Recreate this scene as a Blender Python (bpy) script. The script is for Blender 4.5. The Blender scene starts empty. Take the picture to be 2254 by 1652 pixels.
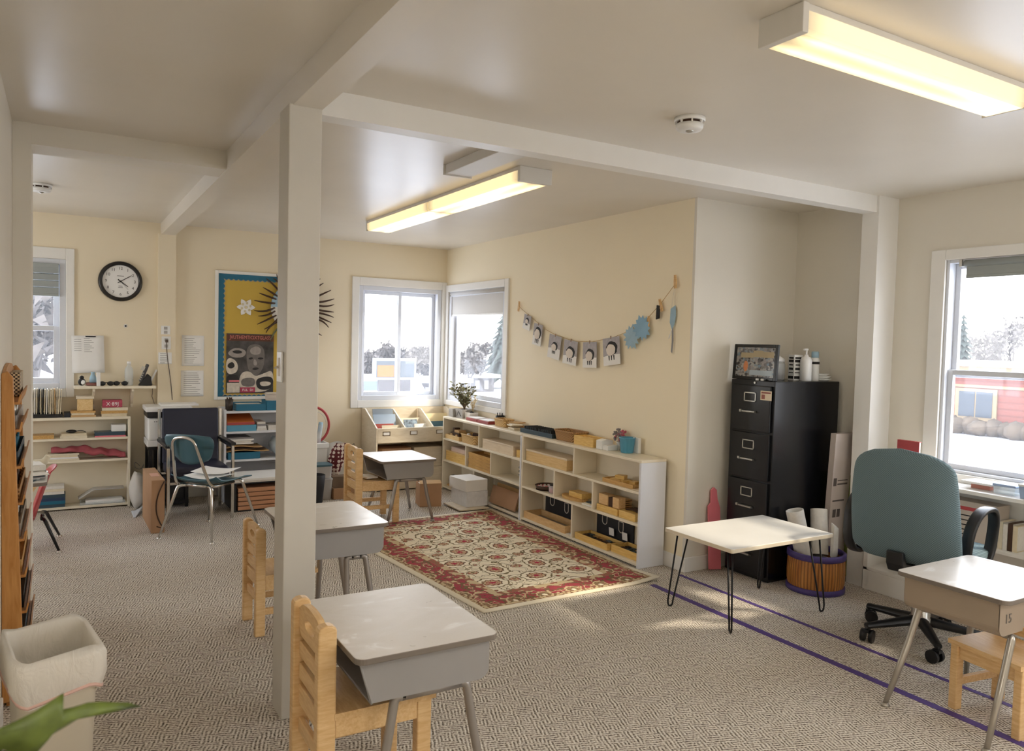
"""A small classroom: column, beams, school desks, long low shelves, corner window."""
LAMP_L, SKY, SUN, EXPO, SUND = 1.2, 4.3, 2.2, 0.97, (-.72, .46, -.66)
LAMP_FILL = 13.5  # strength of the added lamps out of view
import bpy, math, random
from mathutils import Vector, Matrix
R = math.radians
sc = bpy.context.scene
COL = sc.collection
random.seed(7)

# ---------------------------------------------------------------- materials
def lin(c):
    return tuple(((x/255)/12.92 if x/255 <= .04045 else ((x/255+.055)/1.055)**2.4) for x in c)

class NT:
    def __init__(s, name):
        s.m = bpy.data.materials.new(name); s.m.use_nodes = True
        s.t = s.m.node_tree; s.n = s.t.nodes; s.l = s.t.links
        s.b = s.n['Principled BSDF']; s.out = s.n['Material Output']
    def add(s, typ, **kw):
        nd = s.n.new(typ)
        for k, v in kw.items():
            if hasattr(nd, k): setattr(nd, k, v)
            else: nd.inputs[k.replace('_', ' ')].default_value = v
        return nd
    def link(s, a, b): s.l.new(a, b)
    def val(s, x):
        return x
    def math(s, op, a, b=None, c=None, clamp=False):
        nd = s.n.new('ShaderNodeMath'); nd.operation = op; nd.use_clamp = clamp
        for i, x in enumerate((a, b, c)):
            if x is None: continue
            if isinstance(x, (int, float)): nd.inputs[i].default_value = x
            else: s.l.new(x, nd.inputs[i])
        return nd.outputs[0]
    def mix(s, fac, a, b):
        nd = s.n.new('ShaderNodeMix'); nd.data_type = 'RGBA'
        for i, x in ((0, fac), (6, a), (7, b)):
            if isinstance(x, (int, float)): nd.inputs[i].default_value = x
            elif isinstance(x, tuple): nd.inputs[i].default_value = (*x, 1)
            else: s.l.new(x, nd.inputs[i])
        return nd.outputs[2]
    def ramp(s, fac, stops):
        nd = s.n.new('ShaderNodeValToRGB'); e = nd.color_ramp.elements
        while len(e) < len(stops): e.new(0.5)
        for el, (p, c) in zip(e, stops): el.position = p; el.color = (*c, 1)
        s.l.new(fac, nd.inputs[0]); return nd.outputs[0]
    def coord(s, kind='Object', scale=(1, 1, 1), rot=(0, 0, 0)):
        tc = s.n.new('ShaderNodeTexCoord'); mp = s.n.new('ShaderNodeMapping')
        mp.inputs['Scale'].default_value = scale; mp.inputs['Rotation'].default_value = rot
        s.l.new(tc.outputs[kind], mp.inputs[0]); return mp.outputs[0]
    def bump(s, h, strength=.3, dist=.005):
        nd = s.n.new('ShaderNodeBump'); nd.inputs['Strength'].default_value = strength; nd.inputs['Distance'].default_value = dist
        s.l.new(h, nd.inputs['Height']); s.l.new(nd.outputs[0], s.b.inputs['Normal'])

def M(name, rgb, rough=.6, metal=0, var=.06, vs=6., bump=0, bs=60., spec=.5, emit=None, es=0, trans=0, alpha=1):
    """painted / plain surface: a base colour with slight procedural mottling and optional fine bump"""
    k = NT(name); c = lin(rgb)
    k.b.inputs['Roughness'].default_value = rough; k.b.inputs['Metallic'].default_value = metal
    k.b.inputs['Specular IOR Level'].default_value = spec
    if var:
        nz = k.add('ShaderNodeTexNoise', Scale=vs, Detail=3.); k.link(k.coord(), nz.inputs['Vector'])
        d = tuple(x*(1-var) for x in c); h = tuple(min(1, x*(1+var)) for x in c)
        k.link(k.ramp(nz.outputs['Fac'], [(.3, d), (.7, h)]), k.b.inputs['Base Color'])
    else: k.b.inputs['Base Color'].default_value = (*c, 1)
    if bump:
        nb = k.add('ShaderNodeTexNoise', Scale=bs, Detail=2.); k.link(k.coord(), nb.inputs['Vector']); k.bump(nb.outputs['Fac'], bump, .004)
    if emit: k.b.inputs['Emission Color'].default_value = (*emit, 1); k.b.inputs['Emission Strength'].default_value = es
    if trans: k.b.inputs['Transmission Weight'].default_value = trans
    if alpha < 1: k.b.inputs['Alpha'].default_value = alpha
    return k.m

def wood(name, c1, c2, scale=(2, 2, 22), rough=.42, amt=5.):
    k = NT(name); co = k.coord('Object', scale)
    nz = k.add('ShaderNodeTexNoise', Scale=amt, Detail=5., Roughness=.6, Distortion=.6); k.link(co, nz.inputs['Vector'])
    k.link(k.ramp(nz.outputs['Fac'], [(.32, lin(c1)), (.68, lin(c2))]), k.b.inputs['Base Color'])
    k.b.inputs['Roughness'].default_value = rough
    k.bump(nz.outputs['Fac'], .06, .002)
    return k.m

def weave(name, c1, c2, scale, rough=.8, dist=.004, strength=.6, plane='xz'):
    """woven cloth or basket: two crossed bands"""
    k = NT(name); co = k.coord('Object')
    sp = k.add('ShaderNodeSeparateXYZ'); k.link(co, sp.inputs[0])
    ax = {'x': 0, 'y': 1, 'z': 2}
    def u(a):
        if a == 'r': return k.math('ADD', sp.outputs[0], sp.outputs[1])
        return sp.outputs[ax[a]]
    a = k.math('SINE', k.math('MULTIPLY', u(plane[0]), scale)); b = k.math('SINE', k.math('MULTIPLY', u(plane[1]), scale))
    f = k.math('MULTIPLY_ADD', k.math('MULTIPLY', a, b), .5, .5)
    k.link(k.ramp(f, [(.15, lin(c1)), (.8, lin(c2))]), k.b.inputs['Base Color'])
    k.b.inputs['Roughness'].default_value = rough; k.bump(f, strength, dist)
    return k.m

def carpet_mat():
    k = NT('berber_carpet'); co = k.coord('Object')
    nz0 = k.add('ShaderNodeTexNoise', Scale=14., Detail=2.); k.link(co, nz0.inputs['Vector'])
    sep = k.add('ShaderNodeSeparateXYZ'); k.link(co, sep.inputs[0])
    wob = k.math('MULTIPLY', k.math('SUBTRACT', nz0.outputs['Fac'], .5), .014)
    x = k.math('ADD', sep.outputs[0], wob); y = k.math('SUBTRACT', sep.outputs[1], wob)
    P = 2*math.pi
    def stripes(v, per): return k.math('MULTIPLY_ADD', k.math('SINE', k.math('MULTIPLY', v, P/per)), .5, .5)
    cn = k.add('ShaderNodeTexNoise', Scale=19., Detail=1.); k.link(co, cn.inputs['Vector']); chf = k.math('MULTIPLY_ADD', cn.outputs['Fac'], 9., -4., clamp=True)
    # slanted loops in herring-bone blocks
    s1 = stripes(k.math('ADD', k.math('MULTIPLY', x, .35), y), .0150)
    s2 = stripes(k.math('ADD', x, k.math('MULTIPLY', y, -.35)), .0150)
    nz = k.add('ShaderNodeTexNoise', Scale=120., Detail=2.); k.link(co, nz.inputs['Vector'])
    big = k.add('ShaderNodeTexNoise', Scale=1.3, Detail=3.); k.link(co, big.inputs['Vector'])
    mixv = k.n.new('ShaderNodeMix'); mixv.data_type = 'FLOAT'
    k.link(chf, mixv.inputs[0]); k.link(s1, mixv.inputs[2]); k.link(s2, mixv.inputs[3])
    h = k.math('ADD', k.math('MULTIPLY', mixv.outputs[0], .42), k.math('MULTIPLY_ADD', nz.outputs['Fac'], 1.1, -.25))
    c = k.ramp(h, [(.22, lin((100, 90, 78))), (.48, lin((206, 196, 182))), (.78, lin((246, 240, 230)))])
    tint = k.ramp(big.outputs['Fac'], [(.3, (.88, .86, .84)), (.7, (1, 1, 1))])
    mul = k.n.new('ShaderNodeMix'); mul.data_type = 'RGBA'; mul.blend_type = 'MULTIPLY'; mul.inputs[0].default_value = 1
    k.link(c, mul.inputs[6]); k.link(tint, mul.inputs[7]); k.link(mul.outputs[2], k.b.inputs['Base Color'])
    k.b.inputs['Roughness'].default_value = .95; k.b.inputs['Specular IOR Level'].default_value = .1
    k.bump(h, .8, .006)
    return k.m

def rug_mat(Wd, L):
    """oriental rug in its own u,v: u across (0..1), v along (0..1)"""
    k = NT('oriental_rug_weave'); tc = k.add('ShaderNodeTexCoord')
    sp = k.add('ShaderNodeSeparateXYZ'); k.link(tc.outputs['UV'], sp.inputs[0])
    u = k.math('MULTIPLY', sp.outputs[0], Wd); v = k.math('MULTIPLY', sp.outputs[1], L)
    cv = k.add('ShaderNodeCombineXYZ'); k.link(u, cv.inputs[0]); k.link(v, cv.inputs[1]); P = cv.outputs[0]
    d = k.math('MINIMUM', k.math('MINIMUM', u, k.math('SUBTRACT', Wd, u)), k.math('MINIMUM', v, k.math('SUBTRACT', L, v)))
    def noise(s, det=2.):
        n = k.add('ShaderNodeTexNoise', Scale=s, Detail=det); k.link(P, n.inputs['Vector']); return n.outputs['Fac']
    n1 = noise(9., 2.); n2 = noise(16., 1.); nf = noise(70., 2.); wn = noise(26., 1.)
    cream = lin((246, 236, 213)); olive = lin((118, 104, 74)); red = lin((182, 38, 74)); rose = lin((168, 96, 84)); tan = lin((210, 190, 152)); brown = lin((108, 80, 58))
    def line(f, c, w): return k.math('LESS_THAN', k.math('ABSOLUTE', k.math('SUBTRACT', f, c)), w)
    def AND(a, b): return k.math('MULTIPLY', a, b)
    def motif(uu, vv, pu, pv, ou, ov, su, sv, wob=.5):
        """distance-like value of the nearest oval medallion in a lattice"""
        fu = k.math('SUBTRACT', k.math('FRACT', k.math('ADD', k.math('DIVIDE', uu, pu), ou)), .5)
        fv = k.math('SUBTRACT', k.math('FRACT', k.math('ADD', k.math('DIVIDE', vv, pv), ov)), .5)
        a = k.math('MULTIPLY', fu, pu/su); b = k.math('MULTIPLY', fv, pv/sv)
        r = k.math('SQRT', k.math('ADD', k.math('MULTIPLY', a, a), k.math('MULTIPLY', b, b)))
        an = k.math('ARCTAN2', a, b)
        pet = k.math('MULTIPLY', k.math('SINE', k.math('MULTIPLY', an, 10.)), .07)
        return k.math('ADD', k.math('ADD', r, pet), k.math('MULTIPLY', k.math('SUBTRACT', wn, .5), wob))
    # --- field: cream ground, scrolling olive vines, leaves, oval and round medallions
    f = k.mix(k.math('MULTIPLY', nf, .25), cream, tan)
    f = k.mix(line(n1, .5, .012), f, olive); f = k.mix(line(n1, .585, .010), f, lin((150, 136, 104)))
    vor = k.add('ShaderNodeTexVoronoi', Scale=12.); k.link(P, vor.inputs['Vector'])
    leafv = k.math('ADD', vor.outputs['Distance'], k.math('MULTIPLY', k.math('SUBTRACT', wn, .5), .35))
    f = k.mix(k.math('LESS_THAN', leafv, .20), f, lin((134, 120, 90))); f = k.mix(k.math('LESS_THAN', leafv, .12), f, rose)
    for (pu, pv, ou, ov, su, sv, ring) in ((.32, .46, 0, .1, .050, .065, 1), (.32, .46, .5, .6, .062, .052, 1), (.32, .46, .5, .1, .040, .030, 0), (.32, .46, .0, .6, .036, .032, 0)):
        r = motif(u, v, pu, pv, ou, ov, su, sv)
        if ring:
            f = k.mix(k.math('LESS_THAN', r, 1.72), f, cream); f = k.mix(line(r, 1.66, .09), f, olive)
        f = k.mix(k.math('LESS_THAN', r, 1.), f, k.mix(k.math('GREATER_THAN', nf, .50), rose, tan)); f = k.mix(line(r, .98, .09), f, brown)
        f = k.mix(k.math('LESS_THAN', r, .30), f, red if ring else olive)
    # --- main border: red patches between olive and tan rosettes, all broken up by vines
    b = k.mix(k.math('GREATER_THAN', n1, .30), red, lin((170, 62, 80)))
    b = k.mix(line(n2, .5, .032), b, olive); b = k.mix(line(n2, .60, .03), b, tan); b = k.mix(line(wn, .5, .014), b, brown)
    r = motif(u, v, .21, .21, .25, .1, .040, .048)
    b = k.mix(k.math('LESS_THAN', r, 1.25), b, tan); b = k.mix(k.math('LESS_THAN', r, 1.), b, k.mix(k.math('GREATER_THAN', nf, .5), olive, lin((160, 120, 96))))
    b = k.mix(k.math('LESS_THAN', r, .35), b, cream)
    # --- guard stripes
    g = k.mix(k.math('GREATER_THAN', noise(48., 0.), .52), tan, lin((140, 104, 80)))
    col = k.mix(k.math('GREATER_THAN', d, .20), k.mix(k.math('GREATER_THAN', d, .066), g, b), k.mix(k.math('GREATER_THAN', d, .25), k.mix(k.math('GREATER_THAN', n2, .5), k.mix(k.math('GREATER_THAN', nf, .47), lin((136, 108, 84)), rose), tan), f))
    col = k.mix(k.math('LESS_THAN', d, .034), col, cream)
    col = k.mix(k.math('MULTIPLY', nf, .16), col, lin((176, 156, 126)))
    k.link(col, k.b.inputs['Base Color']); k.b.inputs['Roughness'].default_value = .95; k.b.inputs['Specular IOR Level'].default_value = .1
    k.bump(nf, .5, .004)
    return k.m

def glass_mat(name, veil=.022, tint=(1, 1, 1)):
    """window pane: mostly clear, a sharp fresnel reflection and a faint translucent veil standing in for outdoor haze and glare"""
    k = NT(name); k.n.remove(k.b)
    tr = k.add('ShaderNodeBsdfTransparent'); tr.inputs[0].default_value = (*tint, 1)
    gl = k.add('ShaderNodeBsdfGlossy', Roughness=.02); tl = k.add('ShaderNodeBsdfTranslucent'); tl.inputs[0].default_value = (.9, .93, 1, 1)
    lw = k.add('ShaderNodeLayerWeight', Blend=.5); fr = k.n.new('ShaderNodeMath'); fr.operation = 'MULTIPLY_ADD'; fr.inputs[1].default_value = .5; fr.inputs[2].default_value = .025
    k.link(k.math('POWER', lw.outputs['Facing'], 5.), fr.inputs[0])
    m1 = k.add('ShaderNodeMixShader'); m1.inputs[0].default_value = veil; k.link(tr.outputs[0], m1.inputs[1]); k.link(tl.outputs[0], m1.inputs[2])  # veil: pale haze mixed into the pane to wash out the view
    m2 = k.add('ShaderNodeMixShader'); k.link(fr.outputs[0], m2.inputs[0]); k.link(m1.outputs[0], m2.inputs[1]); k.link(gl.outputs[0], m2.inputs[2])
    k.link(m2.outputs[0], k.out.inputs[0]); return k.m

def clear_mat(name, tint=(.95, .97, .98), mixv=.25, rough=.08):
    """thin clear plastic or jar glass"""
    k = NT(name); k.b.inputs['Base Color'].default_value = (*tint, 1); k.b.inputs['Roughness'].default_value = rough
    tr = k.add('ShaderNodeBsdfTransparent'); tr.inputs[0].default_value = (*tint, 1)
    m1 = k.add('ShaderNodeMixShader'); m1.inputs[0].default_value = mixv; k.link(tr.outputs[0], m1.inputs[1]); k.link(k.b.outputs[0], m1.inputs[2])
    k.link(m1.outputs[0], k.out.inputs[0]); return k.m

# ---------------------------------------------------------------- mesh builder
class MB:
    def __init__(s): s.v = []; s.f = []; s.m = []; s.s = []; s.T = None
    def add(s, vs, fs, mat=0, smooth=False):
        o = len(s.v)
        for p in vs:
            p = Vector(p); s.v.append(tuple(s.T @ p) if s.T else tuple(p))
        for f in fs: s.f.append(tuple(i+o for i in f)); s.m.append(mat); s.s.append(smooth)
        return s
    def box(s, x0, y0, z0, x1, y1, z1, mat=0):
        x0, x1 = min(x0, x1), max(x0, x1); y0, y1 = min(y0, y1), max(y0, y1); z0, z1 = min(z0, z1), max(z0, z1)
        return s.add([(x0,y0,z0),(x1,y0,z0),(x1,y1,z0),(x0,y1,z0),(x0,y0,z1),(x1,y0,z1),(x1,y1,z1),(x0,y1,z1)],
              [(0,3,2,1),(4,5,6,7),(0,1,5,4),(1,2,6,5),(2,3,7,6),(3,0,4,7)], mat)
    def obox(s, c, size, rot=(0, 0, 0), mat=0):
        from mathutils import Euler
        old = s.T; t = Matrix.Translation(c) @ Euler(rot).to_matrix().to_4x4(); s.T = old @ t if old else t
        a, b, d = (q/2 for q in size); s.box(-a, -b, -d, a, b, d, mat); s.T = old; return s
    def prism(s, poly, axis, a0, a1, mat=0, side=None, smooth=False):
        """extrude a 2-D outline along an axis: x -> (y,z), y -> (x,z), z -> (x,y)"""
        def P(p, a): return (a, p[0], p[1]) if axis == 'x' else (p[0], a, p[1]) if axis == 'y' else (p[0], p[1], a)
        n = len(poly); area = sum(poly[i][0]*poly[(i+1) % n][1]-poly[(i+1) % n][0]*poly[i][1] for i in range(n))
        flip = (area > 0) == (axis == 'y')
        vs = [P(p, a0) for p in poly]+[P(p, a1) for p in poly]
        lo = tuple(range(n)); hi = tuple(range(n, 2*n)); fl = [tuple(reversed(lo)), hi]; sd = [(i, (i+1) % n, n+(i+1) % n, n+i) for i in range(n)]
        if flip: fl = [tuple(reversed(f)) for f in fl]; sd = [tuple(reversed(f)) for f in sd]
        s.add(vs, fl, mat); o = len(s.v)-2*n
        for f in sd: s.f.append(tuple(i+o for i in f)); s.m.append(mat if side is None else side); s.s.append(smooth)
        return s
    def tube(s, pts, r, n=8, mat=0, closed=False, caps=True):
        pts = [Vector(p) for p in pts]; N = len(pts); rr = r if isinstance(r, (list, tuple)) else [r]*N
        tang = []
        for i in range(N):
            a = pts[(i-1) % N] if closed or i > 0 else pts[i]; b = pts[(i+1) % N] if closed or i < N-1 else pts[i]
            tang.append((b-a).normalized())
        up = Vector((0, 0, 1)) if abs(tang[0].z) < .9 else Vector((1, 0, 0)); nrm = (up-tang[0]*up.dot(tang[0])).normalized()
        vs = []
        for i in range(N):
            t = tang[i]; nrm = (nrm-t*nrm.dot(t)).normalized(); bi = t.cross(nrm)
            for k in range(n):
                a = 2*math.pi*k/n; vs.append(pts[i]+(nrm*math.cos(a)+bi*math.sin(a))*rr[i])
        fs = []
        for i in range(N if closed else N-1):
            j = (i+1) % N
            for k in range(n): fs.append((i*n+k, i*n+(k+1) % n, j*n+(k+1) % n, j*n+k))
        s.add(vs, fs, mat, True)
        if caps and not closed:
            o = len(s.v)-N*n
            s.f.append(tuple(o+k for k in reversed(range(n)))); s.m.append(mat); s.s.append(False)
            s.f.append(tuple(o+(N-1)*n+k for k in range(n))); s.m.append(mat); s.s.append(False)
        return s
    def cyl(s, p0, p1, r0, r1=None, n=16, mat=0): return s.tube([p0, p1], [r0, r0 if r1 is None else r1], n, mat)
    def lathe(s, prof, c=(0, 0, 0), n=24, mat=0, smooth=True, sx=1, sy=1, caps=True):
        vs = []; fs = []
        for r, z in prof:
            for k in range(n):
                a = 2*math.pi*k/n; vs.append((c[0]+r*sx*math.cos(a), c[1]+r*sy*math.sin(a), c[2]+z))
        for i in range(len(prof)-1):
            for k in range(n): fs.append((i*n+k, i*n+(k+1) % n, (i+1)*n+(k+1) % n, (i+1)*n+k))
        s.add(vs, fs, mat, smooth)
        o = len(s.v)-len(vs)
        if not caps: return s
        if prof[0][0] > 1e-4: s.f.append(tuple(o+k for k in reversed(range(n)))); s.m.append(mat); s.s.append(False)
        if prof[-1][0] > 1e-4: s.f.append(tuple(o+(len(prof)-1)*n+k for k in range(n))); s.m.append(mat); s.s.append(False)
        return s
    def sphere(s, c, r, n=12, mat=0, fn=None):
        r = r if isinstance(r, (tuple, list)) else (r, r, r); vs = []; fs = []; h = max(4, n//2+1)
        for i in range(h+1):
            th = math.pi*i/h
            for k in range(n):
                a = 2*math.pi*k/n; d = Vector((math.sin(th)*math.cos(a), math.sin(th)*math.sin(a), -math.cos(th)))
                q = fn(d) if fn else 1
                vs.append((c[0]+d.x*r[0]*q, c[1]+d.y*r[1]*q, c[2]+d.z*r[2]*q))
        for i in range(h):
            for k in range(n): fs.append((i*n+k, i*n+(k+1) % n, (i+1)*n+(k+1) % n, (i+1)*n+k))
        return s.add(vs, fs, mat, True)
    def grid(s, fn, nu, nv, mat=0, smooth=True, closed=False):
        vs = [fn(i/nu, j/nv) for i in range(nu+(0 if closed else 1)) for j in range(nv+1)]; fs = []
        W = nv+1; N = nu if closed else nu+1
        for i in range(nu):
            for j in range(nv):
                a = i*W+j; b = ((i+1) % N)*W+j; fs.append((a, b, b+1, a+1))
        return s.add(vs, fs, mat, smooth)
    def text(s, txt, size, T, mat=0, ext=.0006, align='CENTER'):
        cu = bpy.data.curves.new('lettering', 'FONT'); cu.body = txt; cu.size = size; cu.extrude = ext; cu.align_x = align; cu.align_y = 'CENTER'; cu.resolution_u = 2
        o = bpy.data.objects.new('lettering', cu); COL.objects.link(o)
        dg = bpy.context.evaluated_depsgraph_get(); ev = o.evaluated_get(dg); me = ev.to_mesh()
        vs = [T @ v.co for v in me.vertices]; fs = [tuple(p.vertices) for p in me.polygons]
        ev.to_mesh_clear(); bpy.data.objects.remove(o); bpy.data.curves.remove(cu)
        return s.add(vs, fs, mat)
    def obj(s, name, mats, parent=None, bevel=0, seg=2, loc=None, rz=0, rot=None, sub=0, solid=0, weld=False):
        me = bpy.data.meshes.new(name); me.from_pydata(s.v, [], s.f)
        for m in (mats if isinstance(mats, (list, tuple)) else [mats]): me.materials.append(m)
        me.polygons.foreach_set('material_index', s.m); me.polygons.foreach_set('use_smooth', s.s); me.update()
        o = bpy.data.objects.new(name, me); COL.objects.link(o)
        if parent: o.parent = parent
        if loc: o.location = loc
        if rz: o.rotation_euler.z = rz
        if rot: o.rotation_euler = rot
        if weld: o.modifiers.new('w', 'WELD').merge_threshold = 1e-4
        if sub: md = o.modifiers.new('s', 'SUBSURF'); md.levels = md.render_levels = sub
        if solid: md = o.modifiers.new('t', 'SOLIDIFY'); md.thickness = solid; md.offset = 0
        if bevel:
            md = o.modifiers.new('b', 'BEVEL'); md.width = bevel; md.segments = seg; md.limit_method = 'ANGLE'; md.angle_limit = R(40)
        return o

def tag(o, label, cat, group=None, kind=None):
    o['label'] = label; o['category'] = cat
    if group: o['group'] = group
    if kind: o['kind'] = kind
    return o
def thing(name, label, cat, loc=(0, 0, 0), rz=0, group=None, kind=None):
    o = bpy.data.objects.new(name, None); COL.objects.link(o); o.empty_display_size = .05
    o.location = loc; o.rotation_euler.z = rz
    return tag(o, label, cat, group, kind)
def dup(root, loc, rz, label):
    r = root.copy(); COL.objects.link(r); r.location = loc; r.rotation_euler.z = rz; r['label'] = label
    for ch in list(root.children):
        c = ch.copy(); COL.objects.link(c); c.parent = r
        for g in list(ch.children):
            d = g.copy(); COL.objects.link(d); d.parent = c
    return r
def rrect(x0, y0, x1, y1, r, n=5):
    out = []
    for cx, cy, a0 in ((x1-r, y1-r, 0), (x0+r, y1-r, 90), (x0+r, y0+r, 180), (x1-r, y0+r, 270)):
        for i in range(n+1):
            a = R(a0+90*i/n); out.append((cx+r*math.cos(a), cy+r*math.sin(a)))
    return out
def bez(p0, p1, p2, n=8):
    p0, p1, p2 = Vector(p0), Vector(p1), Vector(p2)
    return [p0*(1-t)**2+p1*2*t*(1-t)+p2*t*t for t in (i/n for i in range(n+1))]
def roundpath(pts, r, n=5):
    """polyline with its corners rounded"""
    pts = [Vector(p) for p in pts]; out = [pts[0]]
    for i in range(1, len(pts)-1):
        a, b, c = pts[i-1], pts[i], pts[i+1]
        q = min(r, (a-b).length*.49, (c-b).length*.49)
        out += bez(b+(a-b).normalized()*q, b, b+(c-b).normalized()*q, n)
    return out+[pts[-1]]

# ---------------------------------------------------------------- palette
WALLP = M('wall_paint_off_white', (228, 222, 209), .62, var=.012, vs=2, bump=.04, bs=90)
WALLB = M('wall_paint_warm_cream', (238, 225, 198), .62, var=.012, vs=2, bump=.04, bs=90)
WALLY = M('wall_paint_cream_yellow', (246, 234, 206), .62, var=.012, vs=2, bump=.04, bs=90)
CEILP = M('ceiling_paint_satin', (224, 217, 205), .30, var=.02, vs=3, bump=.05, bs=3, spec=.45)
TRIMP = M('trim_paint_white', (238, 236, 231), .38, var=.015, bump=.03, bs=30)
VINYL = M('window_vinyl_white', (218, 221, 228), .4, var=.01)
CARPET = carpet_mat()
GLASS = glass_mat('window_glass')
SHELFP = M('shelf_paint_cream', (236, 226, 204), .4, var=.02, bump=.03, bs=25)
SHELFW = M('shelf_paint_white', (228, 230, 236), .4, var=.015, bump=.03, bs=25)
BIRCH = wood('birch_wood', (216, 174, 118), (234, 200, 148), (3, 3, 20))
BIRCHX = wood('birch_wood_crosswise', (216, 174, 118), (234, 200, 148), (20, 3, 20))
BIRCHY = wood('birch_wood_lengthwise', (216, 174, 118), (234, 200, 148), (20, 3, 20))
PINE = wood('pine_light', (214, 178, 118), (234, 204, 150), (18, 2, 18))
PINEY = wood('pine_golden', (216, 172, 92), (238, 204, 128), (18, 2, 18))
BAMB = wood('bamboo_tray', (188, 142, 78), (216, 176, 110), (20, 2, 20))
OAK = wood('oak_orange', (176, 118, 56), (204, 148, 84), (14, 14, 1.5), amt=4)
MAPLEP = wood('maple_ply_pale', (216, 202, 176), (230, 218, 196), (2, 2, 12))
RAWP = wood('raw_pale_wood', (220, 200, 170), (234, 218, 192), (12, 1.5, 12))
LAM = NT('desk_laminate_speckled')
def _lam(k):
    a = k.add('ShaderNodeTexNoise', Scale=5., Detail=4., Distortion=1.5); k.link(k.coord('Object', (1, 1.6, 1)), a.inputs['Vector'])
    b = k.add('ShaderNodeTexNoise', Scale=240.); k.link(k.coord(), b.inputs['Vector'])
    c = k.ramp(a.outputs['Fac'], [(.42, lin((222, 216, 208))), (.6, lin((228, 223, 217))), (.68, lin((246, 245, 243)))])
    k.link(k.mix(k.math('MULTIPLY', b.outputs['Fac'], .14), c, lin((140, 130, 120))), k.b.inputs['Base Color'])
    k.link(k.math('MULTIPLY_ADD', a.outputs['Fac'], .25, .2), k.b.inputs['Roughness'])
_lam(LAM); LAM = LAM.m
LAMW = M('table_laminate_white', (236, 234, 228), .3, var=.02)
EDGE = M('desk_edge_band_grey', (122, 112, 102), .5)
BOXG = M('desk_box_grey_enamel', (154, 151, 149), .4, var=.03)
BOXT = M('desk_box_taupe_enamel', (158, 142, 124), .4, var=.03)
TUBEG = M('steel_tube_grey', (160, 154, 148), .35, .6, var=.03)
TUBEN = M('steel_tube_nickel', (176, 170, 160), .28, .75, var=.02)
CHROME = M('chrome', (214, 212, 208), .16, 1, var=0)
BLACKM = M('black_metal_enamel', (20, 21, 25), .24, var=.05)
BLACKP = M('black_plastic', (22, 23, 26), .38, var=.05)
BLACKR = M('black_rod', (24, 22, 22), .4, .4)
TEALP = M('teal_plastic', (64, 100, 112), .4, var=.05)
TEALF = weave('teal_upholstery', (78, 98, 104), (114, 134, 140), 620., .9, .002, .5, 'yz')
NAVY = M('navy_vinyl', (26, 30, 52), .5, var=.08, bump=.1, bs=200)
WHITEP = M('white_plastic', (236, 236, 234), .35, var=.01)
CREAMP = M('cream_plastic', (232, 222, 202), .4, var=.015)
PAPER = M('white_paper', (240, 239, 236), .75, var=.01)
PAPERL = M('paper_page_edges', (226, 222, 214), .8, var=.05, vs=60)
CARD = M('corrugated_cardboard', (176, 138, 104), .8, var=.05)
KRAFT = M('kraft_paper', (196, 160, 112), .8, var=.05)
BLUEC = M('blue_cardstock', (28, 106, 136), .55, var=.04)
TURQ = M('turquoise_plastic', (88, 160, 192), .4, var=.03)
YELLOW = M('yellow_poster_paper', (206, 174, 76), .7, var=.03)
REDP = M('red_plastic', (178, 66, 70), .4, var=.04)
PINKF = M('pink_fabric', (168, 82, 90), .85, var=.1, vs=20, bump=.2, bs=120)
PINKB = M('pink_card', (228, 124, 136), .6, var=.04)
INK = M('black_ink', (30, 28, 28), .7, var=0)
GREYT = M('grey_text_ink', (150, 148, 146), .8, var=0)
GREYP = M('grey_paper', (150, 148, 150), .8, var=.06, vs=30)
SKYB = M('pale_blue_paper', (160, 190, 208), .75, var=.06, vs=20)
PURPLE = M('purple_tape', (84, 62, 130), .6, var=.08, vs=40)
WICK = weave('wicker_brown', (120, 82, 44), (196, 152, 96), 420., .7, .003, .8, 'rz')
WICKL = weave('wicker_light', (178, 138, 80), (226, 192, 134), 320., .7, .003, .8, 'rz')
SLATE = M('blue_grey_metal', (52, 74, 88), .4, var=.06)
DARK = M('dark_charcoal', (30, 32, 38), .6, var=.08)
BROWN = M('dark_brown', (70, 46, 30), .6, var=.1)
BONE = M('cream_paper_stack', (224, 214, 190), .8, var=.05, vs=40)
CLEAR = clear_mat('clear_plastic')
FOLD = M('manila_folder', (222, 208, 178), .75, var=.06, vs=30)
GREEN = M('leaf_green', (96, 110, 44), .5, var=.35, vs=30)
GREYPOT = M('grey_wood_planter', (168, 164, 158), .7, var=.12, vs=40)
SILVER = M('brushed_silver', (190, 188, 182), .3, .9, var=.03)
# ================================================================ the room
CZ = 2.384
def struct(name, mb, mats, label, cat, parent=None, **kw):
    o = mb.obj(name, mats, parent, **kw)
    if parent is None: tag(o, label, cat, kind='structure')
    return o
def wall(name, axis, p0, p1, u0, u1, holes, mat, label, z1=CZ):
    """a wall slab between p0 and p1 on `axis`, running u0..u1, with rectangular openings (ua,ub,za,zb)"""
    m = MB()
    def bx(a, b, c, d):
        if b-a < 1e-5 or d-c < 1e-5: return
        if axis == 'y': m.box(a, p0, c, b, p1, d)
        else: m.box(p0, a, c, p1, b, d)
    cur = u0
    for ua, ub, za, zb in sorted(holes):
        bx(cur, ua, 0, z1); bx(ua, ub, 0, za); bx(ua, ub, zb, z1); cur = ub
    bx(cur, u1, 0, z1)
    return struct(name, m, mat, label, 'wall')

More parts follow.
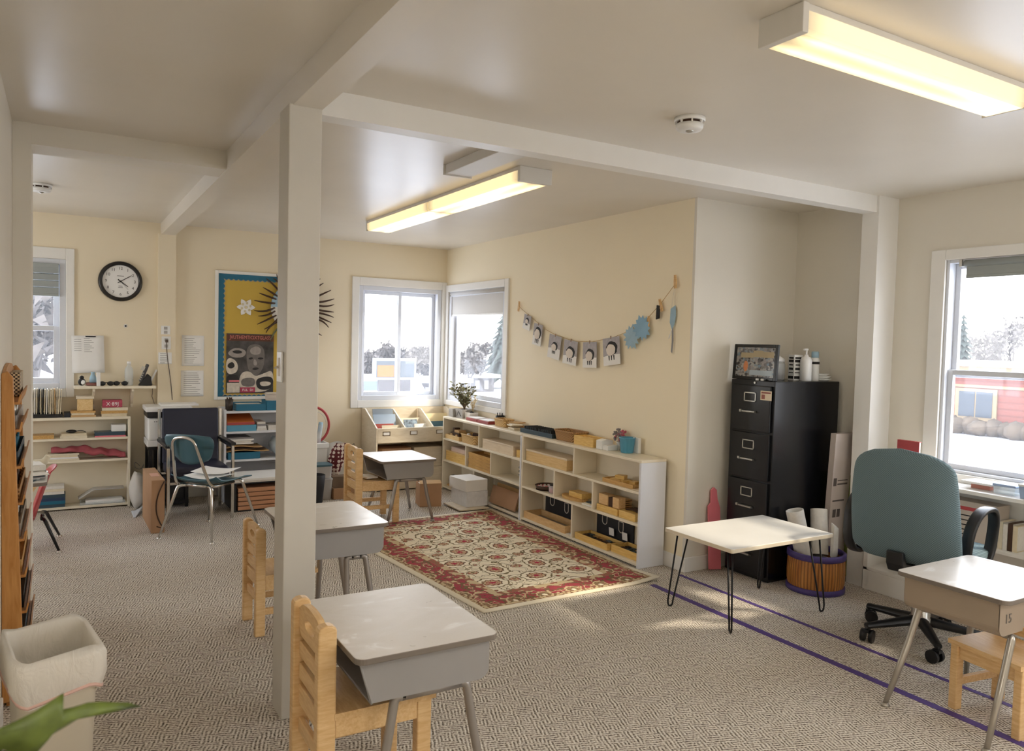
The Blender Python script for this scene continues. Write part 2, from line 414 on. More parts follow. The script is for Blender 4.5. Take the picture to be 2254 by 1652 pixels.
XL, XR, XW, YB, YF = -.20, 3.44, 4.43, 7.24, -1.6
struct('floor', MB().box(-2.5, YF-.14, -.1, 4.6, YB+.14, 0), CARPET, 'beige and brown looped berber carpet over the whole floor', 'floor')
struct('ceiling', MB().box(-2.5, YF-.14, CZ, 4.6, YB+.14, CZ+.1), CEILP, 'pale satin painted ceiling', 'ceiling')
W1 = (2.495, 3.385, .835, 1.965); W2 = (6.0, 7.17, .835, 1.945); W3 = (1.45, 2.585, .76, 1.985); W4 = (-1.05, .02, .97, 2.02); W6 = (5.1, 6.4, .8, 2.05)
wall('wall_back', 'y', YB, YB+.14, -2.4, XR+.14, [W4, W1], WALLB, 'off-white far wall with the clock and the bulletin board')
wall('wall_right', 'x', XR, XR+.14, 3.632, YB, [W2], WALLY, 'cream yellow wall behind the long low shelves')
wall('wall_alcove_back', 'y', 3.61, 3.632, XR, 4.38, [], WALLP, 'white wall end to the left of the black filing cabinet')
wall('wall_alcove_right', 'x', 4.38, 4.52, 3.01, 3.632, [], WALLP, 'cream wall behind the black filing cabinet')
W5 = (-1.5, .25, .70, 2.1)
wall('wall_right_window', 'x', XW, XW+.14, YF, 2.92, [W3, W5], WALLP, 'off-white wall around the big window on the far right')
wall('wall_left', 'x', XL-.12, XL, YF, 4.3, [], WALLP, 'white wall at the very left edge beside the wooden rack')
wall('wall_left_return', 'y', 4.3, 4.42, -2.4, XL, [], WALLP, 'back of the left wall stub')
wall('wall_left_far', 'x', -2.52, -2.4, 4.3, YB, [W6], WALLP, 'far left side wall of the back room')
wall('wall_front', 'y', YF-.14, YF, XL-.12, XW+.14, [], WALLP, 'wall opposite the clock wall')
struct('pilaster_wall_left', MB().box(XL+.0005, 4.17, 0, -.127, 4.42, CZ), WALLP, 'left wall end post under the short ceiling beam', 'post')
struct('pillar_right', MB().box(4.235, 2.90, 0, 4.52, 3.01, CZ), TRIMP, 'white wall post between filing cabinet alcove and window', 'post')
struct('column', MB().box(.708, 2.852, 0, .83, 2.995, 2.29), M('column_paint_beige_white', (207, 202, 192), .5, var=.02, bump=.05, bs=25), 'square off-white column standing in the middle of the room', 'column', bevel=.004)
struct('beam_main', MB().box(.722, YF, 2.285, .83, YB, CZ), CEILP, 'ceiling beam running from above the column to the far wall', 'beam')
struct('beam_cross_right', MB().box(.83, 2.915, 2.285, 4.45, 3.005, CZ), TRIMP, 'ceiling beam from the column to the right wall post', 'beam')
struct('beam_cross_left', MB().box(XL, 4.18, 2.29, .722, 4.40, CZ), WALLP, 'ceiling beam from the column beam to the left wall', 'beam')
struct('pilaster_wall_back', MB().box(.70, 7.185, 0, .838, YB, 2.29), WALLB, 'shallow wall post on the far wall under the long beam', 'post')
struct('baseboard_right', MB().box(XR-.014, 3.61, 0, XR, 7.2, .095), TRIMP, 'white baseboard along the cream yellow wall', 'baseboard', bevel=.004)
struct('baseboard_alcove', MB().box(XR-.014, 3.596, 0, 4.38, 3.61, .095), TRIMP, 'white baseboard under the wall end beside the filing cabinet', 'baseboard', bevel=.004)
struct('baseboard_back', MB().box(-2.3, YB-.014, 0, 3.4, YB, .095), TRIMP, 'white baseboard along the far wall', 'baseboard', bevel=.004)
struct('baseboard_left', MB().box(XL, YF, 0, XL+.013, 3.30, .095), TRIMP, 'white baseboard along the left wall', 'baseboard', bevel=.004)

# ---------------------------------------------------------------- windows
def window(name, axis, pos, hole, style, label, casing=(.075, .075, .075, .075), inset=.05, fr=.045, out=1, sw=.042):
    """casing / vinyl frame / sashes / panes; casing widths are (u low, u high, sill, head)"""
    ua, ub, za, zb = hole
    t = thing(name, label, 'window', (0, 0, 0), kind='structure')
    def bx(m, u0, u1, d0, d1, z0, z1, mat=0):
        if axis == 'y': m.box(u0, pos+d0*out, z0, u1, pos+d1*out, z1, mat)
        else: m.box(pos+d0*out, u0, z0, pos+d1*out, u1, z1, mat)
    def ring(m, u0, u1, z0, z1, w, d0, d1):
        wl, wh, wb, wt = w if isinstance(w, tuple) else (w,)*4
        bx(m, u0, u0+wl, d0, d1, z0, z1); bx(m, u1-wh, u1, d0, d1, z0, z1)
        bx(m, u0+wl, u1-wh, d0, d1, z0, z0+wb); bx(m, u0+wl, u1-wh, d0, d1, z1-wt, z1)
    a, b, c, d = casing
    m = MB(); ring(m, ua-a, ub+b, za-c, zb+d, (a or .001, b or .001, c, d), -.018, 0); m.obj('casing', TRIMP, t, bevel=.004)
    m = MB(); ring(m, ua, ub, za, zb, fr, 0, .11); m.obj('frame', VINYL, t, bevel=.003)
    u0, u1, z0, z1 = ua+fr, ub-fr, za+fr, zb-fr
    if style == 'slider':
        um = (u0+u1)/2
        for k, (p, q, dd) in enumerate(((u0, um+.02, .04), (um-.02, u1, .07))):
            m = MB(); ring(m, p, q, z0, z1, .035, dd, dd+.028); s = m.obj('sash', VINYL, t, bevel=.003)
            m = MB(); bx(m, p+.03, q-.03, dd+.012, dd+.016, z0+.03, z1-.03); m.obj('pane', GLASS, s)
    elif style == 'hung':
        zm = za+(zb-za)*.465
        for (p, q, dd) in ((zm-.022, z1, .065), (z0, zm+.022, .032)):
            m = MB(); ring(m, u0, u1, p, q, sw, dd, dd+.03); s = m.obj('sash', VINYL, t, bevel=.003)
            m = MB(); bx(m, u0+sw-.006, u1-sw+.006, dd+.013, dd+.017, p+sw-.006, q-sw+.006); m.obj('pane', GLASS, s)
        m = MB(); uc = u0+(u1-u0)*.25; bx(m, uc-.03, uc+.03, .012, .034, zm+.02, zm+.03); m.obj('sash_lock', SILVER, t)
    else:
        m = MB(); ring(m, u0, u1, z0, z1, .04, .05, .08); s = m.obj('sash', VINYL, t, bevel=.003)
        m = MB(); bx(m, u0+.035, u1-.035, .062, .066, z0+.035, z1-.035); m.obj('pane', GLASS, s)
    return t
window('window_1', 'y', YB, W1, 'slider', 'sliding half of the corner window on the far wall', (.072, .055, .072, .08))
window('window_2', 'x', XR, W2, 'fixed', 'corner window half on the cream yellow wall with a shade', (.07, .055, .05, .07), fr=.05)
window('window_3', 'x', XW, W3, 'hung', 'big sash window at the right edge looking onto a red building', (.075, .085, .05, .06), fr=.018, sw=.03)
window('window_4', 'y', YB, W4, 'hung', 'narrow strip of sash window left of the clock', (.07, .06, .07, .09), fr=.045)
window('added_window_5', 'x', XW, W5, 'hung', 'unseen sash window added for daylight further along the right wall', (.075, .085, .05, .06), fr=.04)  # out of view, added to bring more daylight into the room
window('added_window_6', 'x', -2.4, W6, 'slider', 'unseen window added for daylight in the far left side wall', (.07, .07, .07, .08), out=-1)  # out of view, added to brighten the clock wall and the floor there

SHADEF = NT('roller_shade_cloth'); _k = SHADEF
_k.b.inputs['Base Color'].default_value = (*lin((222, 220, 218)), 1); _k.b.inputs['Roughness'].default_value = .8
_tl = _k.add('ShaderNodeBsdfTranslucent'); _tl.inputs[0].default_value = (*lin((214, 212, 206)), 1)
_mx = _k.add('ShaderNodeMixShader'); _mx.inputs[0].default_value = .22; _k.link(_k.b.outputs[0], _mx.inputs[1]); _k.link(_tl.outputs[0], _mx.inputs[2]); _k.link(_mx.outputs[0], _k.out.inputs[0])
SHADEF = SHADEF.m
GREYSH = M('grey_shade_cloth', (160, 166, 164), .8, var=.02)
t = thing('roller_shade', 'white roller shade pulled a quarter down over the corner window', 'shade', (3.452, 6.58, 1.71))
MB().box(-.002, -.55, 0, .002, .55, .205).obj('cloth', SHADEF, t)
MB().box(-.005, -.55, -.014, .005, .55, .004).obj('hem_bar', WHITEP, t, bevel=.002)
MB().cyl((0, -.555, .212), (0, .555, .212), .022, n=14).obj('roller', SHADEF, t)
for s in (-1, 1): MB().box(-.02, s*.558, .19, .03, s*.572, .225).obj('bracket', SILVER, t)
t = thing('roller_shade', 'grey roller shade rolled up almost fully above the right window', 'shade', (4.438, 1.985, 1.888))
MB().box(-.002, -.50, 0, .002, .49, .062).obj('cloth', GREYSH, t)
MB().box(-.006, -.50, -.012, .006, .49, .004).obj('hem_bar', GREYSH, t, bevel=.002)
MB().cyl((0, -.51, .072), (0, .50, .072), .02, n=14).obj('roller', GREYSH, t)
for s in (-.522, .515): MB().box(-.02, s-.008, .055, .025, s+.008, .093).obj('bracket', SILVER, t)
t = thing('venetian_blind', 'grey slatted blind half drawn up in the narrow left window', 'blind', (-.51, 7.235, 1.73))
MB().box(-.48, -.025, .215, .48, .02, .25).obj('head_rail', GREYSH, t, bevel=.003)
m = MB()
for i in range(4): m.obox((0, 0, .035+i*.055), (.96, .042, .046), (R(14), 0, 0))
m.obj('slats', GREYSH, t)
MB().box(-.48, -.022, -.012, .48, .022, .008).obj('bottom_rail', GREYSH, t, bevel=.003)

# ---------------------------------------------------------------- ceiling fixtures
LENS = NT('lamp_lens_glow'); _k = LENS
_co = _k.coord('Generated'); _sp = _k.add('ShaderNodeSeparateXYZ'); _k.link(_co, _sp.inputs[0])
def lens_mat(name, axis, st):
    k = NT(name); sp = k.add('ShaderNodeSeparateXYZ'); k.link(k.coord('Generated'), sp.inputs[0])
    v = sp.outputs[axis]; w = sp.outputs[1-axis]
    a = k.math('ABSOLUTE', k.math('SUBTRACT', k.math('ABSOLUTE', k.math('SUBTRACT', v, .5)), .26))
    hot = k.math('POWER', k.math('SUBTRACT', 1., k.math('MULTIPLY', a, 2.2), clamp=True), 3.)
    edge = k.math('MINIMUM', k.math('MULTIPLY', k.math('MINIMUM', w, k.math('SUBTRACT', 1., w)), 14.), 1.)
    k.link(k.math('MULTIPLY', k.math('MULTIPLY_ADD', hot, .75*st, .42*st), k.math('MULTIPLY_ADD', edge, .6, .4)), k.b.inputs['Emission Strength'])
    k.b.inputs['Emission Color'].default_value = (1, .74, .36, 1); k.b.inputs['Base Color'].default_value = (.5, .47, .40, 1); k.b.inputs['Roughness'].default_value = .25
    return k.m
LENSX = lens_mat('lamp_lens_glow_a', 1, LAMP_L); LENSY = lens_mat('lamp_lens_glow_b', 0, LAMP_L)
LAMPW = M('lamp_housing_white', (220, 216, 208), .45, var=.01)
def strip_lamp(name, label, c, L, Wd, axis, drop=.08, units=1, group=None):
    t = thing(name, label, 'ceiling lamp', (c[0], c[1], CZ), group=group); h = Wd/2
    def bx(m, a0, b0, z0, a1, b1, z1):
        return m.box(a0, b0, z0, a1, b1, z1) if axis == 'x' else m.box(b0, a0, z0, b1, a1, z1)
    bx(MB(), -L/2, -h+.004, -.02, L/2, h-.004, 0).obj('housing', LAMPW, t, bevel=.002)
    for i in range(units):
        a, b = -L/2+i*L/units+.012, -L/2+(i+1)*L/units-.012
        prof = [(-h+.002, -.021), (-h+.004, -drop+.012), (-h+.016, -drop), (h-.016, -drop), (h-.004, -drop+.012), (h-.002, -.021)]
        m = MB(); m.prism(prof, 'x' if axis == 'x' else 'y', a, b); m.obj('diffuser', LENSX if axis == 'x' else LENSY, t)
    for e in (-L/2, L/2): bx(MB(), e-.012, -h, -drop-.002, e+.012, h, 0).obj('end_cap', LAMPW, t, bevel=.002)
    return t
strip_lamp('ceiling_lamp', 'lit fluorescent ceiling lamp at the upper right, nearest of the lamps', (2.317, 1.508), 1.165, .155, 'x')
strip_lamp('ceiling_lamp', 'double-length lit fluorescent lamp on the ceiling beyond the column', (2.197, 4.74), 2.38, .205, 'y', units=2)
t = thing('unlit_ceiling_lamp', 'short bare unlit lamp channel half hidden by the cross beam', 'ceiling lamp', (1.84, 3.42, CZ))
MB().box(-.075, -.345, -.05, .075, .345, 0).obj('housing', LAMPW, t, bevel=.003)
MB().box(-.085, .345, -.056, .085, .352, 0).obj('end_cap', LAMPW, t)
LENSFILL = M('fill_lens_neutral', (200, 196, 188), .3, var=0, emit=(1, .965, .92), es=LAMP_FILL); LENSX0, LENSY0 = LENSX, LENSY; LENSX = LENSY = LENSFILL
strip_lamp('ceiling_lamp', 'unseen fill lamp added on the ceiling behind the viewer, window side', (2.4, -.55), 1.2, .16, 'x')  # out of view, added to raise the overall room brightness
LENSX = LENSY = M('fill_lens_dim', (200, 196, 188), .3, var=0, emit=(1, .965, .92), es=LAMP_FILL*.6)
strip_lamp('ceiling_lamp', 'unseen fill lamp added on the ceiling above the viewer, left wall side', (.22, -.15), 1.2, .16, 'y')  # out of view, added to lift the dim near left area
LENSX, LENSY = LENSX0, LENSY0
def detector(label, x, y, r=.062):
    t = thing('smoke_detector', label, 'smoke detector', (x, y, CZ), group=None)
    MB().lathe([(r*1.05, 0), (r*1.05, -.012), (r, -.016)][::-1], n=28).obj('mounting_plate', WHITEP, t)
    MB().lathe([(r*.5, -.052), (r*.82, -.05), (r*.92, -.040), (r*.93, -.026)], n=28).obj('cover', WHITEP, t)
    m = MB(); m.lathe([(r*.86, -.027), (r*.86, -.015)], n=28); m.obj('vent_ring', BROWN, t)
    m = MB()
    for k in range(8):
        a = k*math.pi/4+.2; m.obox((r*.9*math.cos(a), r*.9*math.sin(a), -.021), (.012, .006, .014), (0, 0, a))
    m.obj('vent_grille', WHITEP, t)
    MB().sphere((0, 0, -.050), (r*.3, r*.3, .009), 14).obj('lens', SILVER, t)
detector('round white smoke detector on the ceiling below the near lamp', 2.228, 2.40, .060)
detector('round white smoke detector on the ceiling above the clock wall, far left', -.125, 5.86, .062)
# ================================================================ furniture
# ---- school desks -----------------------------------------------
def student_desk(label, c, rz, h, D=.46, W=.55, xs=-.17, legs=(-.085, .15), feet=(-.165, .215), splay=.035, label_no=None, rin=.035, cross=False, boxmat=None, tubemat=None, drop=.125):
    boxmat = boxmat or BOXG; tubemat = tubemat or TUBEG
    t = thing('school_desk', label, 'desk', (c[0], c[1], .0105 if h == .5 else 0), rz, 'school desks')
    m = MB(); m.prism(rrect(-D/2, -W/2, D/2, W/2, .03), 'z', h-.019, h, 0, side=1); m.obj('desktop', [LAM, EDGE], t, bevel=.003)
    y = W/2-.035; zt, zb = h-.0225, h-.022-drop; xe = D/2-.018; r = .035
    side = [(xs-.035, zt), (xs, zb)]+[(xe-r+r*math.sin(a), zb+r-r*math.cos(a)) for a in (R(q) for q in range(0, 91, 15))]+[(xe, zt)]
    m = MB()
    for s in (-1, 1): m.prism(side, 'y', s*y-.002, s*y+.002)
    path = side[1:]; inner = [(xs, zb+.004)]+[(xe-r+(r-.004)*math.sin(a), zb+r-(r-.004)*math.cos(a)) for a in (R(q) for q in range(0, 91, 15))]+[(xe-.004, zt)]
    n = len(path)
    for i in range(n-1): m.prism([path[i], path[i+1], inner[i+1], inner[i]], 'y', -y, y)
    m.tube([(xs-.035, -y, zt-.004), (xs, -y, zb), (xs, y, zb), (xs-.035, y, zt-.004)], .004, 6)
    m.obj('book_box', boxmat, t)
    if label_no:
        m = MB(); m.text(label_no, .05, Matrix.Translation((D/2-.075, y+.0035, h-.085)) @ Matrix.Rotation(R(180), 4, 'Z') @ Matrix.Rotation(R(90), 4, 'X'), ext=.0004)
        m.obj('number_label', M('number_label_ink', (110, 104, 98), .7), t)
    zr = zb-.0155
    for s in (-1, 1):
        yr = s*(y-rin)
        if cross: MB().tube([(legs[(s+1)//2], -(y-rin)+.02, zr), (legs[(s+1)//2], y-rin-.02, zr)], .0125, 10).obj('rail', tubemat, t)
        else: MB().tube([(legs[0]+.02, yr, zr), (legs[1]-.02, yr, zr)], .0142, 10).obj('rail', tubemat, t)
        for (xa, xf, d) in ((legs[0], feet[0], 1), (legs[1], feet[1], -1)):
            m = MB(); pts = roundpath([(xa+(0 if cross else d*.03), yr-(s*.03 if cross else 0), zr), (xa, yr, zr), (xa+(xf-xa)*.35, yr+s*splay*.3, zr*.62), (xf, yr+s*splay, .012)], .045, 6)
            m.tube(pts, [.0142]*(len(pts)-1)+[.010], 10); lg = m.obj('leg', tubemat, t)
            MB().lathe([(.016, 0), (.018, .004), (.01, .014)], (xf, yr+s*splay, 0), 12).obj('glide', tubemat, lg)
    return t
student_desk('school desk with scuffed grey top in front of the column, nearest one', (.93, 2.277), 0, .55, .455, .553)
student_desk('school desk half hidden behind the column', (1.10, 3.638), 0, .58, .462, .552, legs=(.045, .135), feet=(.04, .205))
student_desk('school desk at the far end of the patterned rug by the display bookcase', (2.322, 5.737), 0, .50, .465, .53)
student_desk('school desk with taupe box in front of the teal office chair', (3.226, 1.657), R(180), .55, .545, .437, xs=.09, cross=True, legs=(-.245, .15), feet=(-.262, .325), splay=.02, rin=.004, label_no='15', boxmat=BOXT, tubemat=TUBEN)

# ---- small wooden chairs ------------------------------------------
def kid_chair(label, c, rz, w=.29, H=.53, seat=.30, dep=.29, k=1.0):
    """front looks along local +x; origin on the floor midway under the seat; w = post spacing"""
    H *= k; seat *= k; dep *= k; p = .034*k; xb, xf = -dep/2, dep/2
    t = thing('wooden_chair', label, 'chair', (c[0], c[1], .0105 if k == 1.12 else 0), rz, 'small wooden chairs')
    for s in (-1, 1):
        y = s*w/2; q = .024*k
        prof = [(xb-q, 0), (xb+q, 0), (xb+q, H-.018)]+[(xb+q*math.cos(a), H-.018+.018*math.sin(a)) for a in (R(v) for v in (30, 60, 90, 120, 150))]+[(xb-q, H-.018)]
        MB().prism(prof, 'y', y-p/2, y+p/2).obj('back_leg', BIRCH, t, bevel=.005)
        MB().box(xf-p*1.2, y-p/2, 0, xf, y+p/2, seat-.018).obj('front_leg', BIRCH, t, bevel=.004)
        MB().box(xb+q, y-p*.38, seat-.075, xf-p, y+p*.38, seat-.018).obj('side_apron', BIRCHX, t, bevel=.002)
        MB().box(xb+q, y-p*.3, seat*.34, xf-p, y+p*.3, seat*.34+.03).obj('side_stretcher', BIRCHX, t, bevel=.002)
    yi = w/2-p/2
    MB().box(xf-p, -yi, seat-.075, xf-p*.3, yi, seat-.018).obj('front_apron', BIRCHY, t, bevel=.002)
    # saddle seat
    m = MB(); sx0, sx1, sy = xb+.02*k, xf+.014, w/2+p/2+.002
    def top(u, v):
        x = sx0+(sx1-sx0)*u; y = -sy+2*sy*v
        return (x, y, seat-.010*math.sin(math.pi*min(1, max(0, u)))*math.sin(math.pi*v))
    m.grid(top, 10, 10); m.box(sx0, -sy, seat-.019, sx1, sy, seat-.0105); n = 10
    for (a, b) in (((0, 0), (1, 0)), ((1, 0), (1, 1)), ((1, 1), (0, 1)), ((0, 1), (0, 0))):
        A = top(*a); B = top(*b); m.add([A, B, (B[0], B[1], seat-.011), (A[0], A[1], seat-.011)], [(0, 3, 2, 1)])
    m.obj('seat', BIRCHX, t)
    # top rail with a hand hole, arched upper edge
    z0, z1 = H-.097*k, H-.012*k; n = 24; hw, hh = .045*k, .017*k; zc = (z0+z1)/2+.004
    m = MB(); xa, xc = xb-.009*k, xb+.009*k
    outer = []; hole = []
    for i in range(n):
        a = 2*math.pi*i/n; ca, sa = math.cos(a), math.sin(a)
        f = min(yi/abs(ca) if abs(ca) > 1e-6 else 9, ((z1-zc) if sa > 0 else (zc-z0))/abs(sa) if abs(sa) > 1e-6 else 9)
        yy, zz = ca*f, zc+sa*f
        if sa > .01 and zz > z1-.001: zz += .012*k*math.cos(math.pi/2*yy/yi)
        outer.append((yy, zz)); hole.append((hw*ca, zc+hh*sa))
    vs = [(xa, *q) for q in outer]+[(xa, *q) for q in hole]+[(xc, *q) for q in outer]+[(xc, *q) for q in hole]; fs = []
    for i in range(n):
        j = (i+1) % n
        fs += [(i, n+i, n+j, j), (2*n+i, 2*n+j, 3*n+j, 3*n+i), (i, j, 2*n+j, 2*n+i), (n+i, 3*n+i, 3*n+j, n+j)]
    m.add(vs, fs); m.obj('top_rail', BIRCHY, t)
    for (a, b) in ((.370, .412), (.307, .350), (.235, .290), (.157, .196)):
        MB().box(xb-.008*k, -yi, a*k, xb+.008*k, yi, b*k).obj('back_slat', BIRCHY, t, bevel=.003)
    return t
kid_chair('small wooden slat-back chair at the scuffed desk, nearest to the viewer', (.828, 2.29), 0, .272, k=1.15)
kid_chair('small wooden slat-back chair left of the column', (.945, 3.853), R(1.5), .25, dep=.268, k=.985)
kid_chair('small wooden slat-back chair at the desk on the far end of the rug', (2.122, 5.745), R(-2), .298, k=1.12)
kid_chair('small wooden chair pushed under the desk with taupe box', (3.243, 1.565), R(172), .262, k=.96)

# ---- hairpin table --------------------------------------------------
t = thing('hairpin_table', 'low square white table on black hairpin legs in front of the filing cabinet', 'table', (3.268, 2.937, 0))
m = MB(); m.prism(rrect(-.39, -.25, .39, .25, .012), 'z', .418, .44, 0, side=1); m.obj('tabletop', [LAMW, MAPLEP], t, bevel=.003)
for sx in (-1, 1):
    for sy in (-1, 1):
        a = Vector((sx*.335, sy*.20, .417)); b = Vector((sx*.30, sy*.135, .417)) if sx*sy > 0 else Vector((sx*.25, sy*.20, .417))
        f = Vector((sx*.352, sy*.222, .006)); d = (b-a).normalized()*.019
        m = MB(); m.tube([a]+bez(f-d+Vector((0, 0, .03)), f-d*.9-Vector((0, 0, .006)), f, 4)+bez(f, f+d*.9-Vector((0, 0, .006)), f+d+Vector((0, 0, .03)), 4)[1:]+[b], .0048, 8)
        m.box(min(a.x, b.x)-.014, min(a.y, b.y)-.014, .4145, max(a.x, b.x)+.014, max(a.y, b.y)+.014, .4175); m.obj('leg', BLACKR, t)

# ---- teal plastic stacking chair ------------------------------------
def shell_chair_frame(t, w, d, sh, mat, footmat):
    """four splayed tube legs under a seat; local +x is the front"""
    for sx in (-1, 1):
        MB().tube([(sx*d*.32, -w*.30, sh-.028), (sx*d*.32, w*.30, sh-.028)], .0115, 10, 0).obj('cross_tube', mat, t)
        for sy in (-1, 1):
            m = MB(); pts = roundpath([(sx*d*.32, sy*w*.22, sh-.028), (sx*d*.36, sy*w*.36, sh-.032), (sx*d*.56, sy*w*.56, .012)], .05, 5)
            m.tube(pts, [.0115]*(len(pts)-1)+[.008], 10); lg = m.obj('leg', mat, t)
            MB().lathe([(.018, 0), (.02, .004), (.009, .014)], (sx*d*.56, sy*w*.56, 0), 12).obj('glide', footmat, lg)
t = thing('stacking_chair', 'teal plastic chair with chrome legs and papers on its seat', 'chair', (.93, 5.88, 0), R(46.5), 'plastic shell chairs')
SH = .40
shell_chair_frame(t, .375, .51, SH, CHROME, CHROME)
m = MB()
def seatf(u, v):
    x = -.20+.41*u; y = (-.205+.41*v)*(1-.12*(1-u)); e = abs(2*v-1)
    return (x, y, SH-.010+.028*e**3-.016*math.sin(math.pi*u)+(-.02*(u-.8)/.2 if u > .8 else 0)+.03*max(0, .18-u)/.18)
m.grid(seatf, 14, 14); m.obj('seat', TEALP, t, solid=.008)
m = MB()
def backf(u, v):
    a = 2*v-1; z = SH+.135+.215*u; w = .195*(1-.30*(1-u)**2); rr = 1-max(0, abs(2*u-1)-.75)*.5
    return (-.245-.05*u+.045*a*a-.01*u, a*w*rr, z-(.012*a*a if u > .5 else -.03*a*a))
m.grid(backf, 10, 14); m.obj('backrest', TEALP, t, solid=.008)
m = MB(); m.tube(roundpath([(.06, -.15, SH-.028), (-.19, -.14, SH-.028), (-.235, -.125, SH+.06), (-.315, -.085, SH+.315), (-.322, 0, SH+.338), (-.315, .085, SH+.315), (-.235, .125, SH+.06), (-.19, .14, SH-.028), (.06, .15, SH-.028)], .075, 6), .0105, 10)
m.obj('back_tube', CHROME, t)

# ---- navy armchair ----------------------------------------------------
t = thing('armchair', 'navy vinyl armchair with a square chrome frame against the clock wall', 'armchair', (.915, 6.53, 0), R(-88))
# local +x = front (towards the viewer), y = width
m = MB()
for s in (-1, 1):
    y = s*.235
    m2 = MB(); m2.box(.235, y-.011, 0, .257, y+.011, .575); m2.box(-.245, y-.011, 0, -.223, y+.011, .83); m2.box(-.223, y-.010, .298, .235, y+.010, .318); m2.box(-.223, y-.010, .553, .235, y+.010, .575)
    m2.obj('side_frame', CHROME, t, bevel=.003)
    MB().box(-.20, y-.022, .575, .262, y+.022, .598).obj('armrest', BLACKP, t, bevel=.006)
MB().box(.237, -.224, .292, .255, .224, .312).obj('front_rail', CHROME, t, bevel=.002)
MB().box(-.243, -.224, .30, -.225, .224, .318).obj('rear_rail', CHROME, t, bevel=.002)
m = MB(); m.box(-.2, -.215, .325, .245, .215, .415); m.obj('seat_cushion', NAVY, t, bevel=.03, seg=4)
m = MB(); m.prism([(-.235, .39), (-.175, .39), (-.205, .835), (-.24, .835)], 'y', -.215, .215); m.obj('backrest', NAVY, t, bevel=.014, seg=3)

# ---- teal office chair --------------------------------------------------
t = thing('office_chair', 'teal fabric swivel office chair with black loop arms at the window shelf', 'office chair', (3.72, 2.215, 0), R(8))
for a in (80, 150, 218, 290, 2):
    a = R(a); ca, sa = math.cos(a), math.sin(a); T = Matrix.Rotation(a, 4, 'Z')
    m = MB(); m.T = T; m.grid(lambda u, v: (.03+.265*u, (.030-.012*u)*math.cos(2*math.pi*v), .105-.022*u+(.026-.011*u)*math.sin(2*math.pi*v)), 8, 12)
    m.add([(.295, .018*math.cos(2*math.pi*i/12), .083+.015*math.sin(2*math.pi*i/12)) for i in range(12)], [tuple(range(12))])
    lg = m.obj('base_arm', BLACKP, t)
    m = MB(); m.T = T @ Matrix.Translation((.29, 0, 0)) @ Matrix.Rotation(R(40), 4, 'Z')
    for s in (-1, 1): m.tube([(-.012, s*.011, .031), (-.012, s*.029, .031)], .031, 18)
    m.box(-.018, -.012, .05, .016, .012, .066); m.cyl((0, 0, .06), (0, 0, .08), .008, n=10); m.obj('caster', BLACKP, lg)
MB().lathe([(.027, .27), (.02, .275), (.02, .38)], n=20).obj('gas_column', SILVER, t)
MB().lathe([(.05, .072), (.056, .085), (.052, .12), (.044, .128), (.042, .27)], n=20).obj('hub', SILVER, t)
MB().box(-.11, -.075, .38, .10, .075, .42).obj('tilt_mechanism', BLACKM, t, bevel=.012)
m = MB()
def sq(u, v, rx, ry, z0, z1, e=.32):
    th = math.pi*(u-.5); ph = 2*math.pi*v
    f = lambda w: math.copysign(abs(w)**e, w)
    return (rx*f(math.cos(th))*f(math.cos(ph)), ry*f(math.cos(th))*f(math.sin(ph)), (z0+z1)/2+(z1-z0)/2*f(math.sin(th)))
m.grid(lambda u, v: tuple(a+b for a, b in zip(sq(u, v, .24, .245, .42, .50), (.03, 0, 0))), 16, 36); m.obj('seat_cushion', TEALF, t)
# backrest: a padded shell, wide in the lower half, rounded shoulders
def bk(u, v):
    # u runs round the section (front and back), v from bottom to top
    z = .435+.555*v; w = .255*(1-.16*v**3)*math.sqrt(max(0, 1-max(0, (v-.80)/.20)**2.4))*math.sqrt(max(0, 1-max(0, (.10-v)/.10)**2))
    th = .045*math.sqrt(max(0, 1-abs(2*v-1)**5)); a = 2*math.pi*u
    c, s2 = math.cos(a), math.sin(a); f = lambda q: math.copysign(abs(q)**.55, q)
    y = w*f(c); bow = -.03*(1-(c*c))+.02
    return (-.245-.055*v+.05*math.sin(math.pi*v)*-.4+th*f(s2)+.05*(y/.255)**2, y, z)
m = MB(); m.grid(lambda u, v: bk(u, v), 40, 28, closed=True); m.obj('backrest', TEALF, t)
m = MB(); m.prism([(-.270, .445), (-.12, .405), (-.12, .385), (-.295, .40), (-.318, .44), (-.318, .50), (-.295, .50)], 'y', -.04, .04); m.obj('back_bracket', BLACKP, t, bevel=.008)
for s in (-1, 1):
    m = MB(); N = 40; y0 = s*.285+.042
    for i in range(N):
        a = 2*math.pi*i/N; e = 2.4; ca, sa = math.cos(a), math.sin(a); f = lambda q: math.copysign(abs(q)**(2/e), q)
    def loop(u, v):
        a = 2*math.pi*u; f = lambda q: math.copysign(abs(q)**.8, q)
        cx, cz = .148*f(math.cos(a)), .155*f(math.sin(a)); b = 2*math.pi*v
        n = Vector((math.cos(a), 0, math.sin(a))); q = lambda w: math.copysign(abs(w)**.5, w)
        return (.02+cx+n.x*.012*q(math.cos(b))+.03*math.sin(a), y0+s*.01*math.sin(a)+.026*q(math.sin(b)), .55+cz+n.z*.012*q(math.cos(b)))
    m.grid(loop, N, 12, closed=True); m.obj('armrest', BLACKP, t)
    MB().box(-.05, min(y0-s*.12, y0), .408, .07, max(y0-s*.12, y0), .424).obj('arm_bracket', BLACKM, t, bevel=.004)

